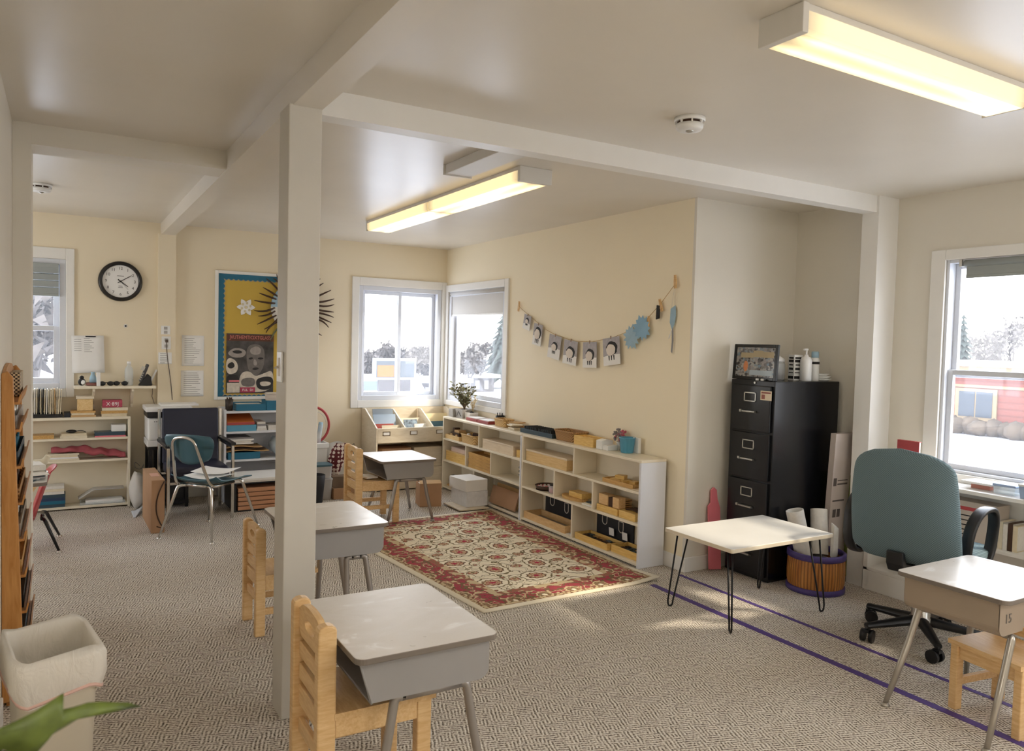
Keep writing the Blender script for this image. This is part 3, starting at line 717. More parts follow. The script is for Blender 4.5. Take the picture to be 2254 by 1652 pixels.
# ---- filing cabinet ------------------------------------------------------
cx0, cx1, cy0, cy1 = 3.726, 4.336, 3.193, 3.545
t = thing('filing_cabinet', 'tall black metal four-drawer filing cabinet in the alcove', 'filing cabinet', (cx0, (cy0+cy1)/2, 0))
hw = (cy1-cy0)/2
MB().box(.006, -hw, .012, cx1-cx0, hw, 1.246).obj('body', BLACKM, t, bevel=.004)
MB().box(.03, -hw+.02, 0, cx1-cx0-.02, hw-.02, .013).obj('plinth', BLACKM, t)
for i in range(4):
    z0 = .035+i*.2985; d = MB().box(-.012, -hw+.018, z0, .008, hw-.018, z0+.285).obj('drawer', BLACKM, t, bevel=.005)
    zc = z0+.12
    m = MB(); m.prism([(-.012, zc-.008), (-.034, zc-.004), (-.036, zc+.004), (-.028, zc+.008), (-.012, zc+.004)], 'y', -.055, .048); m.obj('handle', SILVER, d, bevel=.002)
    m = MB(); m.box(-.024, .062, zc-.007, -.011, .078, zc+.009); m.obj('latch_button', SILVER, d, bevel=.002)
    m = MB(); zl = z0+.212
    for b in ((-.048, zl-.029, .048, zl-.023), (-.048, zl+.023, .048, zl+.029), (-.048, zl-.029, -.040, zl+.029), (.040, zl-.029, .048, zl+.029)): m.box(-.016, b[0], b[1], -.011, b[2], b[3])
    m.obj('label_holder', SILVER, d)
MB().cyl((-.001, -.02, 1.232), (.006, -.02, 1.232), .007, n=14).obj('lock', SILVER, t)
t = thing('name_card', 'small printed photo card stuck on the top drawer of the filing cabinet', 'card', (3.7125, 3.243, 1.158))
MB().box(-.0008, -.043, -.029, 0, .043, .029).obj('card_sheet', M('card_cream', (222, 206, 180), .6), t)
m = MB(); m.box(-.0014, -.036, .012, -.0008, .036, .022); m.box(-.0014, .008, -.022, -.0008, .034, .006); m.obj('print', M('card_print_red', (150, 90, 80), .6), t)

# ---- long low shelves -------------------------------------------------------
def low_shelf(label, y0, y1, divs):
    """open shelf along the right wall: top, two inner shelves and staggered dividers"""
    t = thing('low_shelf', label, 'shelf', (3.21, y0, 0), 0, 'long low shelves on the right')
    L = y1-y0; D = .212
    MB().box(0, 0, .688, D, L, .706).obj('top_board', SHELFP, t, bevel=.002)
    MB().box(0, 0, 0, D, .02, .688).obj('end_panel', SHELFW, t, bevel=.002); MB().box(0, L-.02, 0, D, L, .688).obj('end_panel', SHELFP, t, bevel=.002)
    for z in (.03, .288, .497): MB().box(.001, .02, z-.017, D-.004, L-.02, z).obj('shelf_board', SHELFP, t, bevel=.002)
    MB().box(.03, .02, 0, .045, L-.02, .013).obj('toe_kick', DARK, t)
    MB().box(D-.004, .002, .012, D, L-.002, .688).obj('back_panel', SHELFP, t)
    rows = ((.03, .271), (.288, .480), (.497, .688))
    for r, ys in enumerate(divs):
        for y in ys: MB().box(.003, y-y0-.008, rows[r][0], D-.004, y-y0+.008, rows[r][1]).obj('divider', SHELFP, t, bevel=.002)
    return t
low_shelf('long low cream shelf with a white end panel next to the hairpin table', 3.79, 5.277, [[4.555], [4.80, 4.31], [4.55]])
low_shelf('long low cream shelf in the far corner under the corner window', 5.283, 6.775, [[6.11], [6.28, 5.80], [6.03]])

# ---- display bookcase -----------------------------------------------------------
t = thing('display_bookcase', 'pale wooden bookcase with three sloping open bins under the corner window', 'bookcase', (2.535, 6.80, 0))
prof = [(0, 0), (.41, 0), (.41, .765), (.33, .765), (0, .605)]
for x in (0, .875): MB().prism(prof, 'x', x, x+.016).obj('side_panel', MAPLEP, t, bevel=.003)
div = [(.015, .47), (.39, .47), (.39, .755), (.32, .755), (.015, .607)]
for x in (.29, .585): MB().prism(div, 'x', x, x+.012).obj('bin_divider', MAPLEP, t, bevel=.002)
f = MB().box(.016, 0, .462, .875, .016, .602).obj('front_board', MAPLEP, t, bevel=.003)
for x in (.103, .380, .655):
    m = MB()
    for b in ((-.037, -.019, .037, -.014), (-.037, .014, .037, .019), (-.037, -.019, -.031, .019), (.031, -.019, .037, .019)): m.box(x+b[0], -.003, .552+b[1], x+b[2], .0005, .552+b[3])
    m.obj('label_holder', M('bronze_label_holder', (130, 112, 88), .4, .5), f)
    MB().box(x-.031, -.0008, .538, x+.031, .0002, .566).obj('label_card', PAPER, f)
MB().box(.016, .016, .455, .875, .4, .468).obj('bin_floor', MAPLEP, t)
MB().box(.016, .398, .03, .875, .408, .765).obj('back_panel', MAPLEP, t)
MB().box(.016, .02, .19, .875, .398, .206).obj('lower_shelf', MAPLEP, t)
MB().box(.016, .008, .012, .875, .024, .19).obj('toe_board', MAPLEP, t, bevel=.003)

# ---- shelves on the clock wall ------------------------------------------------------
t = thing('bookshelf', 'low white bookshelf on the far left under the wall shelf', 'shelf', (-.55, 7.045, 0))
L = 1.035; D = .178
MB().box(0, 0, .728, L, D, .75).obj('top_board', SHELFP, t, bevel=.002)
for x in (0, L-.02): MB().box(x, 0, 0, x+.02, D, .728).obj('end_panel', SHELFP, t, bevel=.002)
for z in (.03, .403, .581): MB().box(.02, .002, z-.018, L-.02, D-.005, z).obj('shelf_board', SHELFP, t, bevel=.002)
MB().box(.02, D-.005, .01, L-.02, D, .728).obj('back_panel', SHELFP, t)
t = thing('wall_shelf', 'small white bracketed shelf on the wall below the clock', 'shelf', (.377, 7.238, 0))
MB().box(-.30, -.19, .978, .30, -.001, 1.0).obj('board', SHELFP, t, bevel=.002)
for x in (-.16, .125):
    MB().prism([(-.001, .81), (-.001, .977), (-.16, .977), (-.16, .955), (-.02, .84), (-.02, .81)], 'x', x-.009, x+.009).obj('bracket', SHELFP, t, bevel=.001)
t = thing('supply_shelf', 'white shelf unit below the bulletin board with blue boxes', 'shelf', (1.195, 6.90, 0))
L = .64; D = .33
for x in (0, L-.02): MB().box(x, 0, 0, x+.02, D, .80).obj('side_panel', SHELFW, t, bevel=.002)
for z in (.785, .608, .362, .06): MB().box(.02, .004, z-.018, L-.02, D-.006, z).obj('shelf_board', SHELFW, t, bevel=.002)
MB().box(.02, D-.006, .03, L-.02, D, .80).obj('back_panel', SHELFW, t)

# ---- window shelf ---------------------------------------------------------------------
t = thing('window_shelf', 'long white two-tier shelf under the right window', 'shelf', (4.215, 0.6, 0))
L = 2.285; D = .195
MB().box(-.012, 0, .69, D, L, .712).obj('top_board', TRIMP, t, bevel=.003)
MB().box(0, 0, .405, D, L, .425).obj('shelf_board', TRIMP, t, bevel=.003)
MB().box(0, 0, .12, D, L, .14).obj('shelf_board', TRIMP, t, bevel=.003)
MB().box(0, 0, 0, .018, L, .12).obj('kick_board', TRIMP, t, bevel=.003)
for y in (0, L-.03): MB().box(0, y, .12, D, y+.03, .69).obj('end_panel', TRIMP, t, bevel=.003)
MB().box(D-.006, .03, .12, D, L-.03, .69).obj('back_panel', TRIMP, t)

# ---- oak peg rack on the left wall --------------------------------------------------------
t = thing('work_rack', 'tall narrow orange wooden rack with small bins on the left wall', 'rack', (-.199, 3.42, 0))
prof = [(0, .02), (.074, .02), (.038, 1.26), (.02, 1.285), (0, 1.275)]
MB().prism(prof, 'y', 0, .02).obj('side_panel', OAK, t, bevel=.003); MB().prism(prof, 'y', .60, .62).obj('side_panel', OAK, t, bevel=.003)
bp = [(0.02, .02), (.60, .02), (.60, 1.262)]+[(.31+.29*math.cos(a), 1.262+.028*math.sin(a)*(1+.5*math.sin(a))) for a in (R(q) for q in range(0, 181, 15))]+[(.02, 1.262)]
MB().prism(bp, 'x', 0.0005, .012).obj('back_panel', OAK, t)
for i, z in enumerate((.22, .36, .50, .64, .78, .92, 1.06, 1.165)):
    m = MB(); m.box(.012, .02, z-.008, .052+.004*(7-i), .60, z+.002); m.prism([(.050+.004*(7-i), z-.008), (.058+.004*(7-i), z+.03), (.064+.004*(7-i), z+.03), (.056+.004*(7-i), z-.008)], 'y', .02, .60); m.obj('bin_ledge', OAK, t)
MB().box(.014, .02, 0, .05, .6, .02).obj('plinth', OAK, t)
# ================================================================ things on shelves, walls and floor
def blk(name, label, cat, b, mat, group=None, bevel=.002, rz=0, sunk=0):
    """a plain solid thing (box b = x0,y0,z0,x1,y1,z1) that still gets its own object, origin at its base"""
    x0, y0, z0, x1, y1, z1 = b; c = ((x0+x1)/2, (y0+y1)/2, z0); hx, hy = abs(x1-x0)/2, abs(y1-y0)/2
    o = MB().box(-hx, -hy, 0, hx, hy, z1-z0).obj(name, mat, None, bevel=bevel, loc=c, rz=rz)
    return tag(o, label, cat, group)
def book(label, b, mat, rz=0, group=None, spine='y-', name='book', pages=None):
    """flat lying book: cover boards, spine and page block"""
    x0, y0, z0, x1, y1, z1 = b; t = thing(name, label, 'book', ((x0+x1)/2, (y0+y1)/2, z0), rz, group); hx, hy, h = (x1-x0)/2, (y1-y0)/2, z1-z0; e = min(.003, h*.2)
    m = MB(); m.box(-hx, -hy, 0, hx, hy, e); m.box(-hx, -hy, h-e, hx, hy, h)
    if spine == 'y-': m.box(-hx, -hy, e, hx, -hy+e, h-e)
    elif spine == 'x-': m.box(-hx, -hy, e, -hx+e, hy, h-e)
    m.obj('cover', mat, t); i = .004
    MB().box(-hx+i, -hy+(e if spine == 'y-' else i), e, hx-i, hy-i, h-e).obj('pages', pages or PAPERL, t)
    return t
def tray(name, label, b, mat, wallt=.009, floor_mat=None, rz=0, cat='tray', group=None):
    """open box with rim walls"""
    x0, y0, z0, x1, y1, z1 = b; t = thing(name, label, cat, ((x0+x1)/2, (y0+y1)/2, z0), rz, group); hx, hy, h = (x1-x0)/2, (y1-y0)/2, z1-z0; w = wallt
    m = MB(); m.box(-hx, -hy, 0, hx, -hy+w, h); m.box(-hx, hy-w, 0, hx, hy, h); m.box(-hx, -hy+w, 0, -hx+w, hy-w, h); m.box(hx-w, -hy+w, 0, hx, hy-w, h); m.obj('rim', mat, t, bevel=.0015)
    MB().box(-hx+w, -hy+w, 0, hx-w, hy-w, min(.006, h*.4)).obj('bottom', floor_mat or mat, t)
    return t
def basket(name, label, c, hx, hy, h, mat, flare=1.12, rz=0, rim=.006, cat='basket', group=None, rnd=.35):
    t = thing(name, label, cat, c, rz, group)
    def f(u, v, inset=0):
        a = 2*math.pi*u; q = lambda w: math.copysign(abs(w)**rnd, w); k = 1+(flare-1)*v
        return ((hx*k-inset)*q(math.cos(a)), (hy*k-inset)*q(math.sin(a)), h*v+.001)
    m = MB(); m.grid(lambda u, v: f(u, v), 48, 5, closed=True); m.grid(lambda u, v: f(1-u, v, .005), 48, 5, closed=True)
    m.add([f(i/48, 0) for i in range(48)], [tuple(reversed(range(48)))]); m.obj('woven_side', mat, t)
    m = MB(); m.tube([f(i/48, 1) for i in range(48)], rim, 6, closed=True); m.obj('rim', mat, t)
    return t
def sheet(name, label, cat, c, w, h, mat, axis, lines=(), tilt=0, group=None, linemat=None, th=.0012, curl=.004):
    """paper fixed flat on a wall; c is its middle on the wall face, axis 'y' faces -y, 'x' faces -x. lines: (u0,u1,v,thick) in 0..1"""
    t = thing(name, label, cat, c, 0, group); T = Matrix.Rotation(R(tilt), 4, 'Y' if axis == 'y' else 'X')
    def P(u, v, d): return T @ (Vector((u, -d, v)) if axis == 'y' else Vector((-d, -u, v)))
    def cur(v): return .0015+curl*max(0, .5-v)**2*4
    m = MB(); m.grid(lambda a, b: P((a-.5)*w, (b-.5)*h, cur(b)), 4, 8); m.obj('paper', mat, t, solid=th)
    if lines:
        m = MB()
        for (u0, u1, v, k) in lines:
            vs = [P((u-.5)*w, (v-.5)*h+s*k, cur(v)+.0012) for u in (u0, u1) for s in (-.5, .5)]
            m.add(vs, [(0, 2, 3, 1)])
        m.obj('printed_lines', linemat or GREYT, t)
    return t
def page(n, seed, u0=.12, u1=.88, v0=.1, v1=.9, k=.004):
    r = random.Random(seed); return [(u0, u0+(u1-u0)*r.uniform(.45, 1), v1-(v1-v0)*i/(n-1), k) for i in range(n)]

# ---- wall clock
t = thing('wall_clock', 'round wall clock with a thick black rim on the far left wall', 'clock', (.4155, 7.238, 1.868)); T0 = Matrix.Rotation(R(90), 4, 'X')
m = MB(); m.T = T0; m.lathe([(.135, .004), (.135, .022), (.140, .030), (.152, .034), (.163, .026), (.167, .012), (.166, 0)], n=48); m.obj('rim', M('clock_rim_black', (26, 22, 20), .3), t)
m = MB(); m.T = T0; m.lathe([(.137, .002), (.137, .012)], n=48); m.obj('dial', PAPER, t)
m = MB()
for n in range(1, 13):
    a = R(30*n); m.text(str(n), .034, Matrix.Translation((.108*math.sin(a), -.0125, .108*math.cos(a))) @ T0)
for k, (w, z) in enumerate(((.05, .045), (.03, -.04), (.036, -.052))): m.box(-w/2, -.0128, z-.002, w/2, -.012, z+.002)
m.obj('numerals', M('clock_numerals', (70, 64, 60), .7), t)
for nm, ang, L, w, y in (('minute_hand', 57, .098, .006, .016), ('hour_hand', 127, .07, .008, .014), ('second_hand', 139, .09, .002, .018)):
    a = R(ang); m = MB(); m.T = Matrix.Rotation(a, 4, 'Y'); m.prism([(-w/2, -.025), (w/2, -.025), (w*.3, L), (-w*.3, L)], 'y', -y-.0006, -y+.0006); m.obj(nm, INK, t)
m = MB(); m.T = T0; m.lathe([(.007, .012), (.007, .02), (.003, .021)], n=14); m.obj('hub', INK, t)
t = thing('wall_hook', 'tiny dark hook on the wall under the clock', 'hook', (.456, 7.239, 1.497))
MB().lathe([(.015, 0), (.013, .004)], n=14).obj('plate', PAPER, t, rot=(R(90), 0, 0)); MB().sphere((0, -.008, 0), .008, 10).obj('knob', INK, t)
# ---- papers and outlets
t = sheet('paper_list', 'large white sheet clipped on the wall above the wall shelf', 'paper', (.179, 7.215, 1.254), .235, .308, PAPER, 'y', [(.08, .3, .9-.06*i, .003) for i in range(6)]+[(.38, .38+.18+.06*(i % 3), .92-.05*i, .004) for i in range(8)], tilt=-1.5, curl=.012)
MB().box(-.02, -.006, .142, .055, .002, .152).obj('clip', INK, t); MB().box(-.075, .002, -.148, .075, .022, .15).obj('backing_board', PAPER, t)
def outlet(label, x, z, h, y=7.184, plug=False):
    t = thing('wall_outlet', label, 'outlet', (x, y, z)); MB().box(-.036, -.006, -h/2, .036, 0, h/2).obj('plate', WHITEP, t, bevel=.002)
    for s in (-1, 1): MB().box(-.014, -.0085, s*h*.24-.014, .014, -.006, s*h*.24+.012).obj('socket', M('socket_grey', (176, 172, 168), .5), t, bevel=.002)
outlet('upper white wall plate on the post left of the bulletin board', .760, 1.471, .072); outlet('lower white outlet with the dark cord plugged in, on the far wall post', .765, 1.362, .110)
m = MB(); m.tube(bez((.768, 7.172, 1.372), (.765, 7.166, 1.28), (.79, 7.170, 1.12), 6)+bez((.79, 7.170, 1.12), (.81, 7.175, .98), (.815, 7.176, .87), 6)[1:], .0035, 6); m.box(.757, 7.158, 1.366, .779, 7.1745, 1.39); tag(m.obj('power_cord', M('cord_brown', (96, 84, 72), .6)), 'thin dark cord hanging from the lower wall outlet', 'cord')
sheet('hanging_notice', 'small white notice on the far wall post below the outlets', 'paper', (.757, 7.184, 1.23), .105, .098, PAPER, 'y', page(6, 3))
sheet('hanging_notice', 'white printed page between the wall post and the bulletin board, upper one', 'paper', (.987, 7.239, 1.297), .183, .268, PAPER, 'y', page(14, 4))
sheet('hanging_notice', 'white printed page between the wall post and the bulletin board, lower one', 'paper', (.984, 7.239, 1.009), .186, .228, PAPER, 'y', page(11, 5))
# ---- light switch on the column
t = thing('light_switch', 'white light switch plate on the left face of the column', 'light switch', (.707, 2.922, 1.327))
MB().box(-.007, -.036, -.057, 0, .036, .057).obj('plate', WHITEP, t, bevel=.002); MB().box(-.0095, -.010, -.034, -.007, .010, .034).obj('surround', M('switch_surround', (214, 208, 196), .5), t)
MB().prism([(-.008, -.004), (-.022, -.008), (-.022, -.001), (-.008, .006)], 'y', -.006, .006).obj('toggle', M('toggle_ivory', (190, 180, 164), .5), t)

# ---- bulletin board
bx0, bx1, bz0, bz1 = 1.165, 1.98, .862, 2.018; cx, cz = (bx0+bx1)/2, (bz0+bz1)/2; hw, hh = (bx1-bx0)/2, (bz1-bz0)/2
t = thing('bulletin_board', 'framed bulletin board with yellow paper and a scalloped blue border', 'bulletin board', (cx, 7.239, cz))
m = MB(); f = .028
m.box(-hw, -.022, -hh, -hw+f, 0, hh); m.box(hw-f, -.022, -hh, hw, 0, hh); m.box(-hw+f, -.022, -hh, hw-f, 0, -hh+f); m.box(-hw+f, -.022, hh-f, hw-f, 0, hh); m.obj('frame', TRIMP, t, bevel=.003)
MB().box(-hw+f, -.010, -hh+f, hw-f, 0, hh-f).obj('backing', YELLOW, t)
def scallop(d, amp=.011, per=.043):
    """inner outline of the border: scallops along a rectangle inset by d"""
    pts = []; a, b, bb = hw-d, hh-d, hh-.034
    for (x0, z0, x1, z1) in ((-a, -bb, a, -bb), (a, -bb, a, b), (a, b, -a, b), (-a, b, -a, -bb)):
        L = math.hypot(x1-x0, z1-z0); n = max(2, round(L/per))*6; nx, nz = -(z1-z0)/L, (x1-x0)/L
        for i in range(n):
            s = i/n; h = abs(math.sin(math.pi*i/6))*amp; pts.append((x0+(x1-x0)*s+nx*h, z0+(z1-z0)*s+nz*h))
    return pts
def strip(m, inner, outer_d, y):
    """flat ring between a scalloped line and the plain rectangle inset by outer_d"""
    a, b = hw-outer_d, hh-outer_d; n = len(inner); o = [(max(-a, min(a, p[0]*1.6)), max(-b, min(b, p[1]*1.35))) for p in inner]
    m.add([(p[0], y, p[1]) for p in inner]+[(p[0], y, p[1]) for p in o], [(i, (i+1) % n, n+(i+1) % n, n+i) for i in range(n)])
m = MB(); strip(m, scallop(.072), f, -.0125); m.obj('border', BLUEC, t, solid=.001)
m = MB(); m.tube([(p[0], -.0125, p[1]) for p in scallop(.073)], .0035, 5, closed=True); m.obj('border_edging', M('border_edging_grey', (170, 160, 140), .7), t)
# white paper flower
t = thing('paper_snowflake', 'white cut-paper snowflake on the yellow board', 'paper snowflake', (1.43, 7.226, 1.699)); m = MB()
pts = []
for i in range(48):
    a = 2*math.pi*i/48; r = .064+.015*math.cos(6*a)+.003*math.cos(18*a); pts.append((r*math.cos(a), r*math.sin(a)))
m.prism(pts, 'y', -.003, 0); m.obj('petals', PAPER, t); m = MB()
for i in range(6):
    a = i*math.pi/3+.3; m.sphere((.038*math.cos(a), -.004, .038*math.sin(a)), (.010, .002, .012), 8)
m.sphere((0, -.004, 0), (.014, .002, .014), 8); m.obj('cutouts', M('snowflake_grey', (214, 204, 170), .8), t)
# poster: a generic black and white portrait collage
t = thing('poster', 'black and white portrait poster with a red-lettered heading on the yellow board', 'poster', (1.472, 7.2235, 1.188)); pw, ph = .208, .27
PG = NT('poster_greys'); _n = PG.add('ShaderNodeTexNoise', Scale=11., Detail=4.); PG.link(PG.coord(), _n.inputs['Vector']); PG.link(PG.ramp(_n.outputs['Fac'], [(.3, lin((34, 32, 32))), (.75, lin((92, 88, 86)))]), PG.b.inputs['Base Color']); PG = PG.m
MB().box(-pw, -.0015, -ph, pw, 0, ph).obj('sheet', PG, t)
MB().box(-pw, -.0022, .205, pw, -.0015, .262).obj('heading_band', M('heading_dark', (96, 58, 44), .7), t)
m = MB(); m.text("JVUTHEMTICIXTGLASS", .047, Matrix.Translation((0, -.003, .236)) @ Matrix.Scale(.76, 4, (1, 0, 0)) @ T0); m.obj('lettering', M('heading_pink', (214, 132, 122), .7), t)
def blob(pts, y, name, mat, n=6):
    m = MB(); P = [Vector((p[0], p[1], 0)) for p in pts]; out = []
    for i in range(len(P)):
        a, b, c = P[i-1], P[i], P[(i+1) % len(P)]; out += bez((a+b)/2, b, (b+c)/2, n)[:-1]
    m.prism([(p.x, p.y) for p in out], 'y', y-.0005, y); return m.obj(name, mat, t)
GA, GB, GC, GD = [M(f'poster_tone_{i}', c, .7, var=.15, vs=30) for i, c in enumerate(((112, 106, 102), (158, 150, 144), (40, 38, 38), (208, 198, 184)))]
blob([(-.03, .16), (.05, .185), (.12, .15), (.13, .06), (.12, -.03), (.075, -.105), (.02, -.11), (-.02, -.05), (-.035, .05)], -.0022, 'portrait_head', GA)
blob([(.0, .14), (.06, .165), (.1, .13), (.085, .085), (.03, .08), (-.005, .1)], -.0028, 'portrait_forehead', GB)
blob([(-.02, .045), (.012, .062), (.03, .048), (.0, .035)], -.003, 'portrait_brow', GC); blob([(.06, .048), (.09, .062), (.125, .05), (.09, .036)], -.003, 'portrait_brow', GC)
blob([(.03, .04), (.05, .04), (.062, -.005), (.05, -.02), (.028, -.012)], -.003, 'portrait_nose', GB); blob([(.02, -.04), (.06, -.032), (.082, -.045), (.05, -.06), (.02, -.055)], -.003, 'portrait_mouth', GC)
blob([(-.09, -.08), (.0, -.065), (.04, -.12), (.12, -.09), (.21, -.05), (.21, -.26), (-.1, -.26)], -.0024, 'portrait_collar', GD)
blob([(-.2, .1), (-.13, .15), (-.03, .12), (-.05, .06), (-.13, .05), (-.18, .07)], -.003, 'left_photo', GB); blob([(-.17, .11), (-.1, .125), (-.06, .1), (-.12, .085)], -.0036, 'left_photo_detail', GC)
blob([(-.21, .05), (-.14, .045), (-.1, -.02), (-.12, -.09), (-.21, -.1)], -.0032, 'left_figure', GD); blob([(-.19, .0), (-.15, .02), (-.13, -.03), (-.17, -.05), (-.2, -.03)], -.0038, 'left_figure_detail', GC)
blob([(-.205, -.1), (-.1, -.1), (-.095, -.18), (-.205, -.19)], -.0038, 'small_photo', GC); MB().box(-.2, -.005, -.262, -.09, -.0045, -.175).obj('caption_panel', GD, t)
MB().box(-.185, -.006, -.165, -.095, -.0052, -.15).obj('pink_strip', PINKB, t)
blob([(-.06, -.13), (.03, -.125), (.05, -.17), (.03, -.21), (-.06, -.21), (-.085, -.17)], -.0042, 'oval_photo', GA); blob([(.06, -.13), (.19, -.11), (.215, -.17), (.18, -.24), (.08, -.24), (.05, -.19)], -.0042, 'oval_photo', GC)
blob([(.08, -.17), (.13, -.16), (.19, -.17), (.18, -.2), (.1, -.21)], -.0048, 'oval_photo_detail', GD); MB().box(-.085, -.0062, -.262, .045, -.0055, -.215).obj('red_label', M('poster_label_red', (168, 50, 80), .6), t)
m = MB(); m.text('FUL  DI', .03, Matrix.Translation((-.02, -.0065, -.24)) @ T0); m.obj('label_lettering', PAPER, t)
# sunburst mask with feather sticks
t = thing('hanging_sunburst', 'blue and white paper disc ringed with brown feather sticks, behind the column', 'paper decoration', (1.872, 7.215, 1.713))
def half(a0, a1, r, k=16): return [(0, 0)]+[(r*math.cos(R(a0+(a1-a0)*i/k)), r*math.sin(R(a0+(a1-a0)*i/k))) for i in range(k+1)]
MB().prism(half(0, 180, .225), 'y', -.004, 0).obj('blue_half', SKYB, t); MB().prism(half(180, 360, .225), 'y', -.004, 0).obj('white_half', PAPERL, t)
rr = random.Random(3)
for i in range(34):
    a = 2*math.pi*i/34+rr.uniform(-.05, .05); r0, r1 = .19, rr.uniform(.34, .385); c, s = math.cos(a), math.sin(a); b = rr.uniform(-.05, .05)
    m = MB(); m.tube(bez((r0*c, -.006, r0*s), ((r0+r1)/2*c-b*s, -.016, (r0+r1)/2*s+b*c), (r1*c-b*s*.3, -.012-.008*(i % 3), r1*s+b*c*.3-.01), 5), [.007, .009, .009, .008, .006, .003], 6); m.obj('feather', M('feather_green', (108, 112, 84), .8) if i in (22, 23, 25) else BROWN, t)
m = MB()
for i in range(26):
    a = rr.uniform(3.0, 6.4); r = rr.uniform(.02, .18); m.obox((r*math.cos(a), -.008, r*math.sin(a)), (.05, .004, .006), (0, rr.uniform(0, 3), 0))
m.obj('paper_shreds', PAPER, t)

# ---- wall shelf things (top at z = 1.0)
zs = 1.0005; yz = 7.13
t = thing('ornament', 'small black and white bird ornament at the left end of the wall shelf', 'ornament', (.132, yz, zs))
MB().sphere((0, 0, .03), (.028, .02, .03), 12).obj('body', INK, t); MB().sphere((.008, -.012, .028), (.017, .012, .02), 10).obj('belly', PAPER, t); MB().sphere((.0, 0, .066), (.016, .014, .016), 10).obj('head', INK, t)
t = thing('blue_vase', 'small blue cone-shaped vase on the wall shelf', 'vase', (.212, yz, zs+.026)); MB().lathe([(.026, 0), (.024, .04), (.013, .07), (.014, .085)], n=18).obj('body', SKYB, t)
tag(MB().lathe([(.045, 0), (.055, .012), (.05, .025), (.02, .022)], n=20).obj('clay_dish', M('clay_red_brown', (120, 72, 62), .6), None, loc=(.212, yz, zs)), 'red-brown clay dish under the blue vase on the wall shelf', 'dish')
blk('paper_holder', 'narrow white upright holder in the middle of the wall shelf', 'holder', (.236, 7.03, zs, .262, 7.075, zs+.112), PAPER)
def shades(label, x, rz):
    t = thing('sunglasses', label, 'sunglasses', (x, 7.09 if rz > 0 else 7.11, zs), rz)
    for s in (-1, 1):
        MB().sphere((s*.03, -.02, .02), (.026, .008, .019), 12).obj('lens', BLACKP, t); MB().tube(bez((s*.055, -.018, .03), (s*.062, .02, .034), (s*.058, .06, .012), 5), .003, 6).obj('temple', BROWN, t)
    MB().tube([(-.01, -.022, .028), (.01, -.022, .028)], .003, 6).obj('bridge', BROWN, t)
shades('folded dark sunglasses left of the bottle on the wall shelf, nearer the holder', .305, .08); shades('folded dark sunglasses beside the bottle on the wall shelf', .412, 0)
t = thing('water_bottle', 'clear plastic water bottle on the wall shelf', 'bottle', (.476, yz, zs)); CLR = clear_mat('bottle_plastic', (.9, .93, .95), .35)
MB().lathe([(.028, 0), (.033, .006), (.033, .05), (.030, .056), (.033, .062), (.033, .12), (.028, .145), (.013, .168), (.013, .178)], n=20).obj('body', CLR, t); MB().lathe([(.015, .176), (.015, .196), (.013, .2)], n=16).obj('cap', PAPER, t)
t = thing('cordless_phone', 'black cordless phone standing in its cradle at the right end of the wall shelf', 'phone', (.595, 7.12, zs)); MB().prism([(-.05, 0), (.055, 0), (.045, .075), (.02, .10), (-.03, .035)], 'y', -.035, .035).obj('cradle', BLACKP, t, bevel=.006)
h = MB().obox((-.006, -.01, .105), (.026, .044, .16), (0, R(20), 0)).obj('handset', M('handset_grey', (70, 70, 74), .4), t, bevel=.008)
m = MB(); m.obox((-.016, -.034, .145), (.026, .003, .035), (0, R(20), 0)); m.obj('screen', SILVER, h); m = MB()
for i in range(4):
    for j in range(3): m.obox((-.018-.0075*i+.006*(j-1), -.034, .105-.018*i), (.005, .002, .008), (0, R(20), 0))
m.obj('keys', SILVER, h)
m = MB(); m.obox((.668, 7.215, 1.07), (.012, .03, .13), (0, R(24), 0)); tag(m.obj('white_booklet', PAPER), 'white booklet leaning on the wall right of the phone', 'booklet')
m = MB(); m.tube(bez((.652, 7.195, 1.03), (.67, 7.215, .97), (.66, 7.22, .90), 6)+bez((.66, 7.22, .90), (.68, 7.22, .84), (.685, 7.2, .80), 6)[1:], .0035, 6); tag(m.obj('phone_cord', M('phone_cord_tan', (140, 126, 108), .6)), 'tan cord dropping from the phone behind the printer', 'cord')

# ---- left bookshelf: top (z .75)
zt = .7505
tray('file_rack', 'black wire file tray holding the row of folders on the left bookshelf', (-.27, 7.055, zt, -.002, 7.205, zt+.03), BLACKP, .006)
FCOL = [FOLD, BONE, PAPERL, KRAFT, INK]
rr = random.Random(11)
for i in range(19):
    x = -.262+i*.0138; o = MB().obox((0, 0, .117), (.005+.002*(i % 2), .125, .205+rr.uniform(-.02, .02)), (0, R(rr.uniform(-1.5, 3)), 0)).obj('file_folder', FCOL[4] if i in (7, 9) else FCOL[rr.choice((0, 0, 1, 2, 3))], None, loc=(x, 7.13, zt+.0065))
    tag(o, 'dark folder standing among the cream folders in the black rack' if i in (7, 9) else 'cream or tan folder standing in the black rack on the left bookshelf', 'folder', 'folders in the black rack')
book('dark grey flat book beside the folder rack on the left bookshelf', (.008, 7.06, zt, .052, 7.2, zt+.036), DARK)
for i, (a, b) in enumerate(((.055, .232), (.058, .222), (.052, .230))):
    book(['lowest of three tan books under the wooden box', 'middle of three tan books under the wooden box', 'top one of three tan books under the wooden box'][i], (a, 7.06+.004*i, zt+.016*i, b, 7.2, zt+.016*i+.0155), [KRAFT, FOLD, BAMB][i], group='books on top of the left bookshelf')
t = thing('wooden_box', 'small pale wooden lidded box standing on three books', 'box', (.155, 7.125, zt+.049)); MB().box(-.055, -.045, 0, .055, .045, .095).obj('body', PINE, t, bevel=.002); MB().box(-.064, -.052, .0955, .064, .052, .117).obj('lid', MAPLEP, t, bevel=.003)
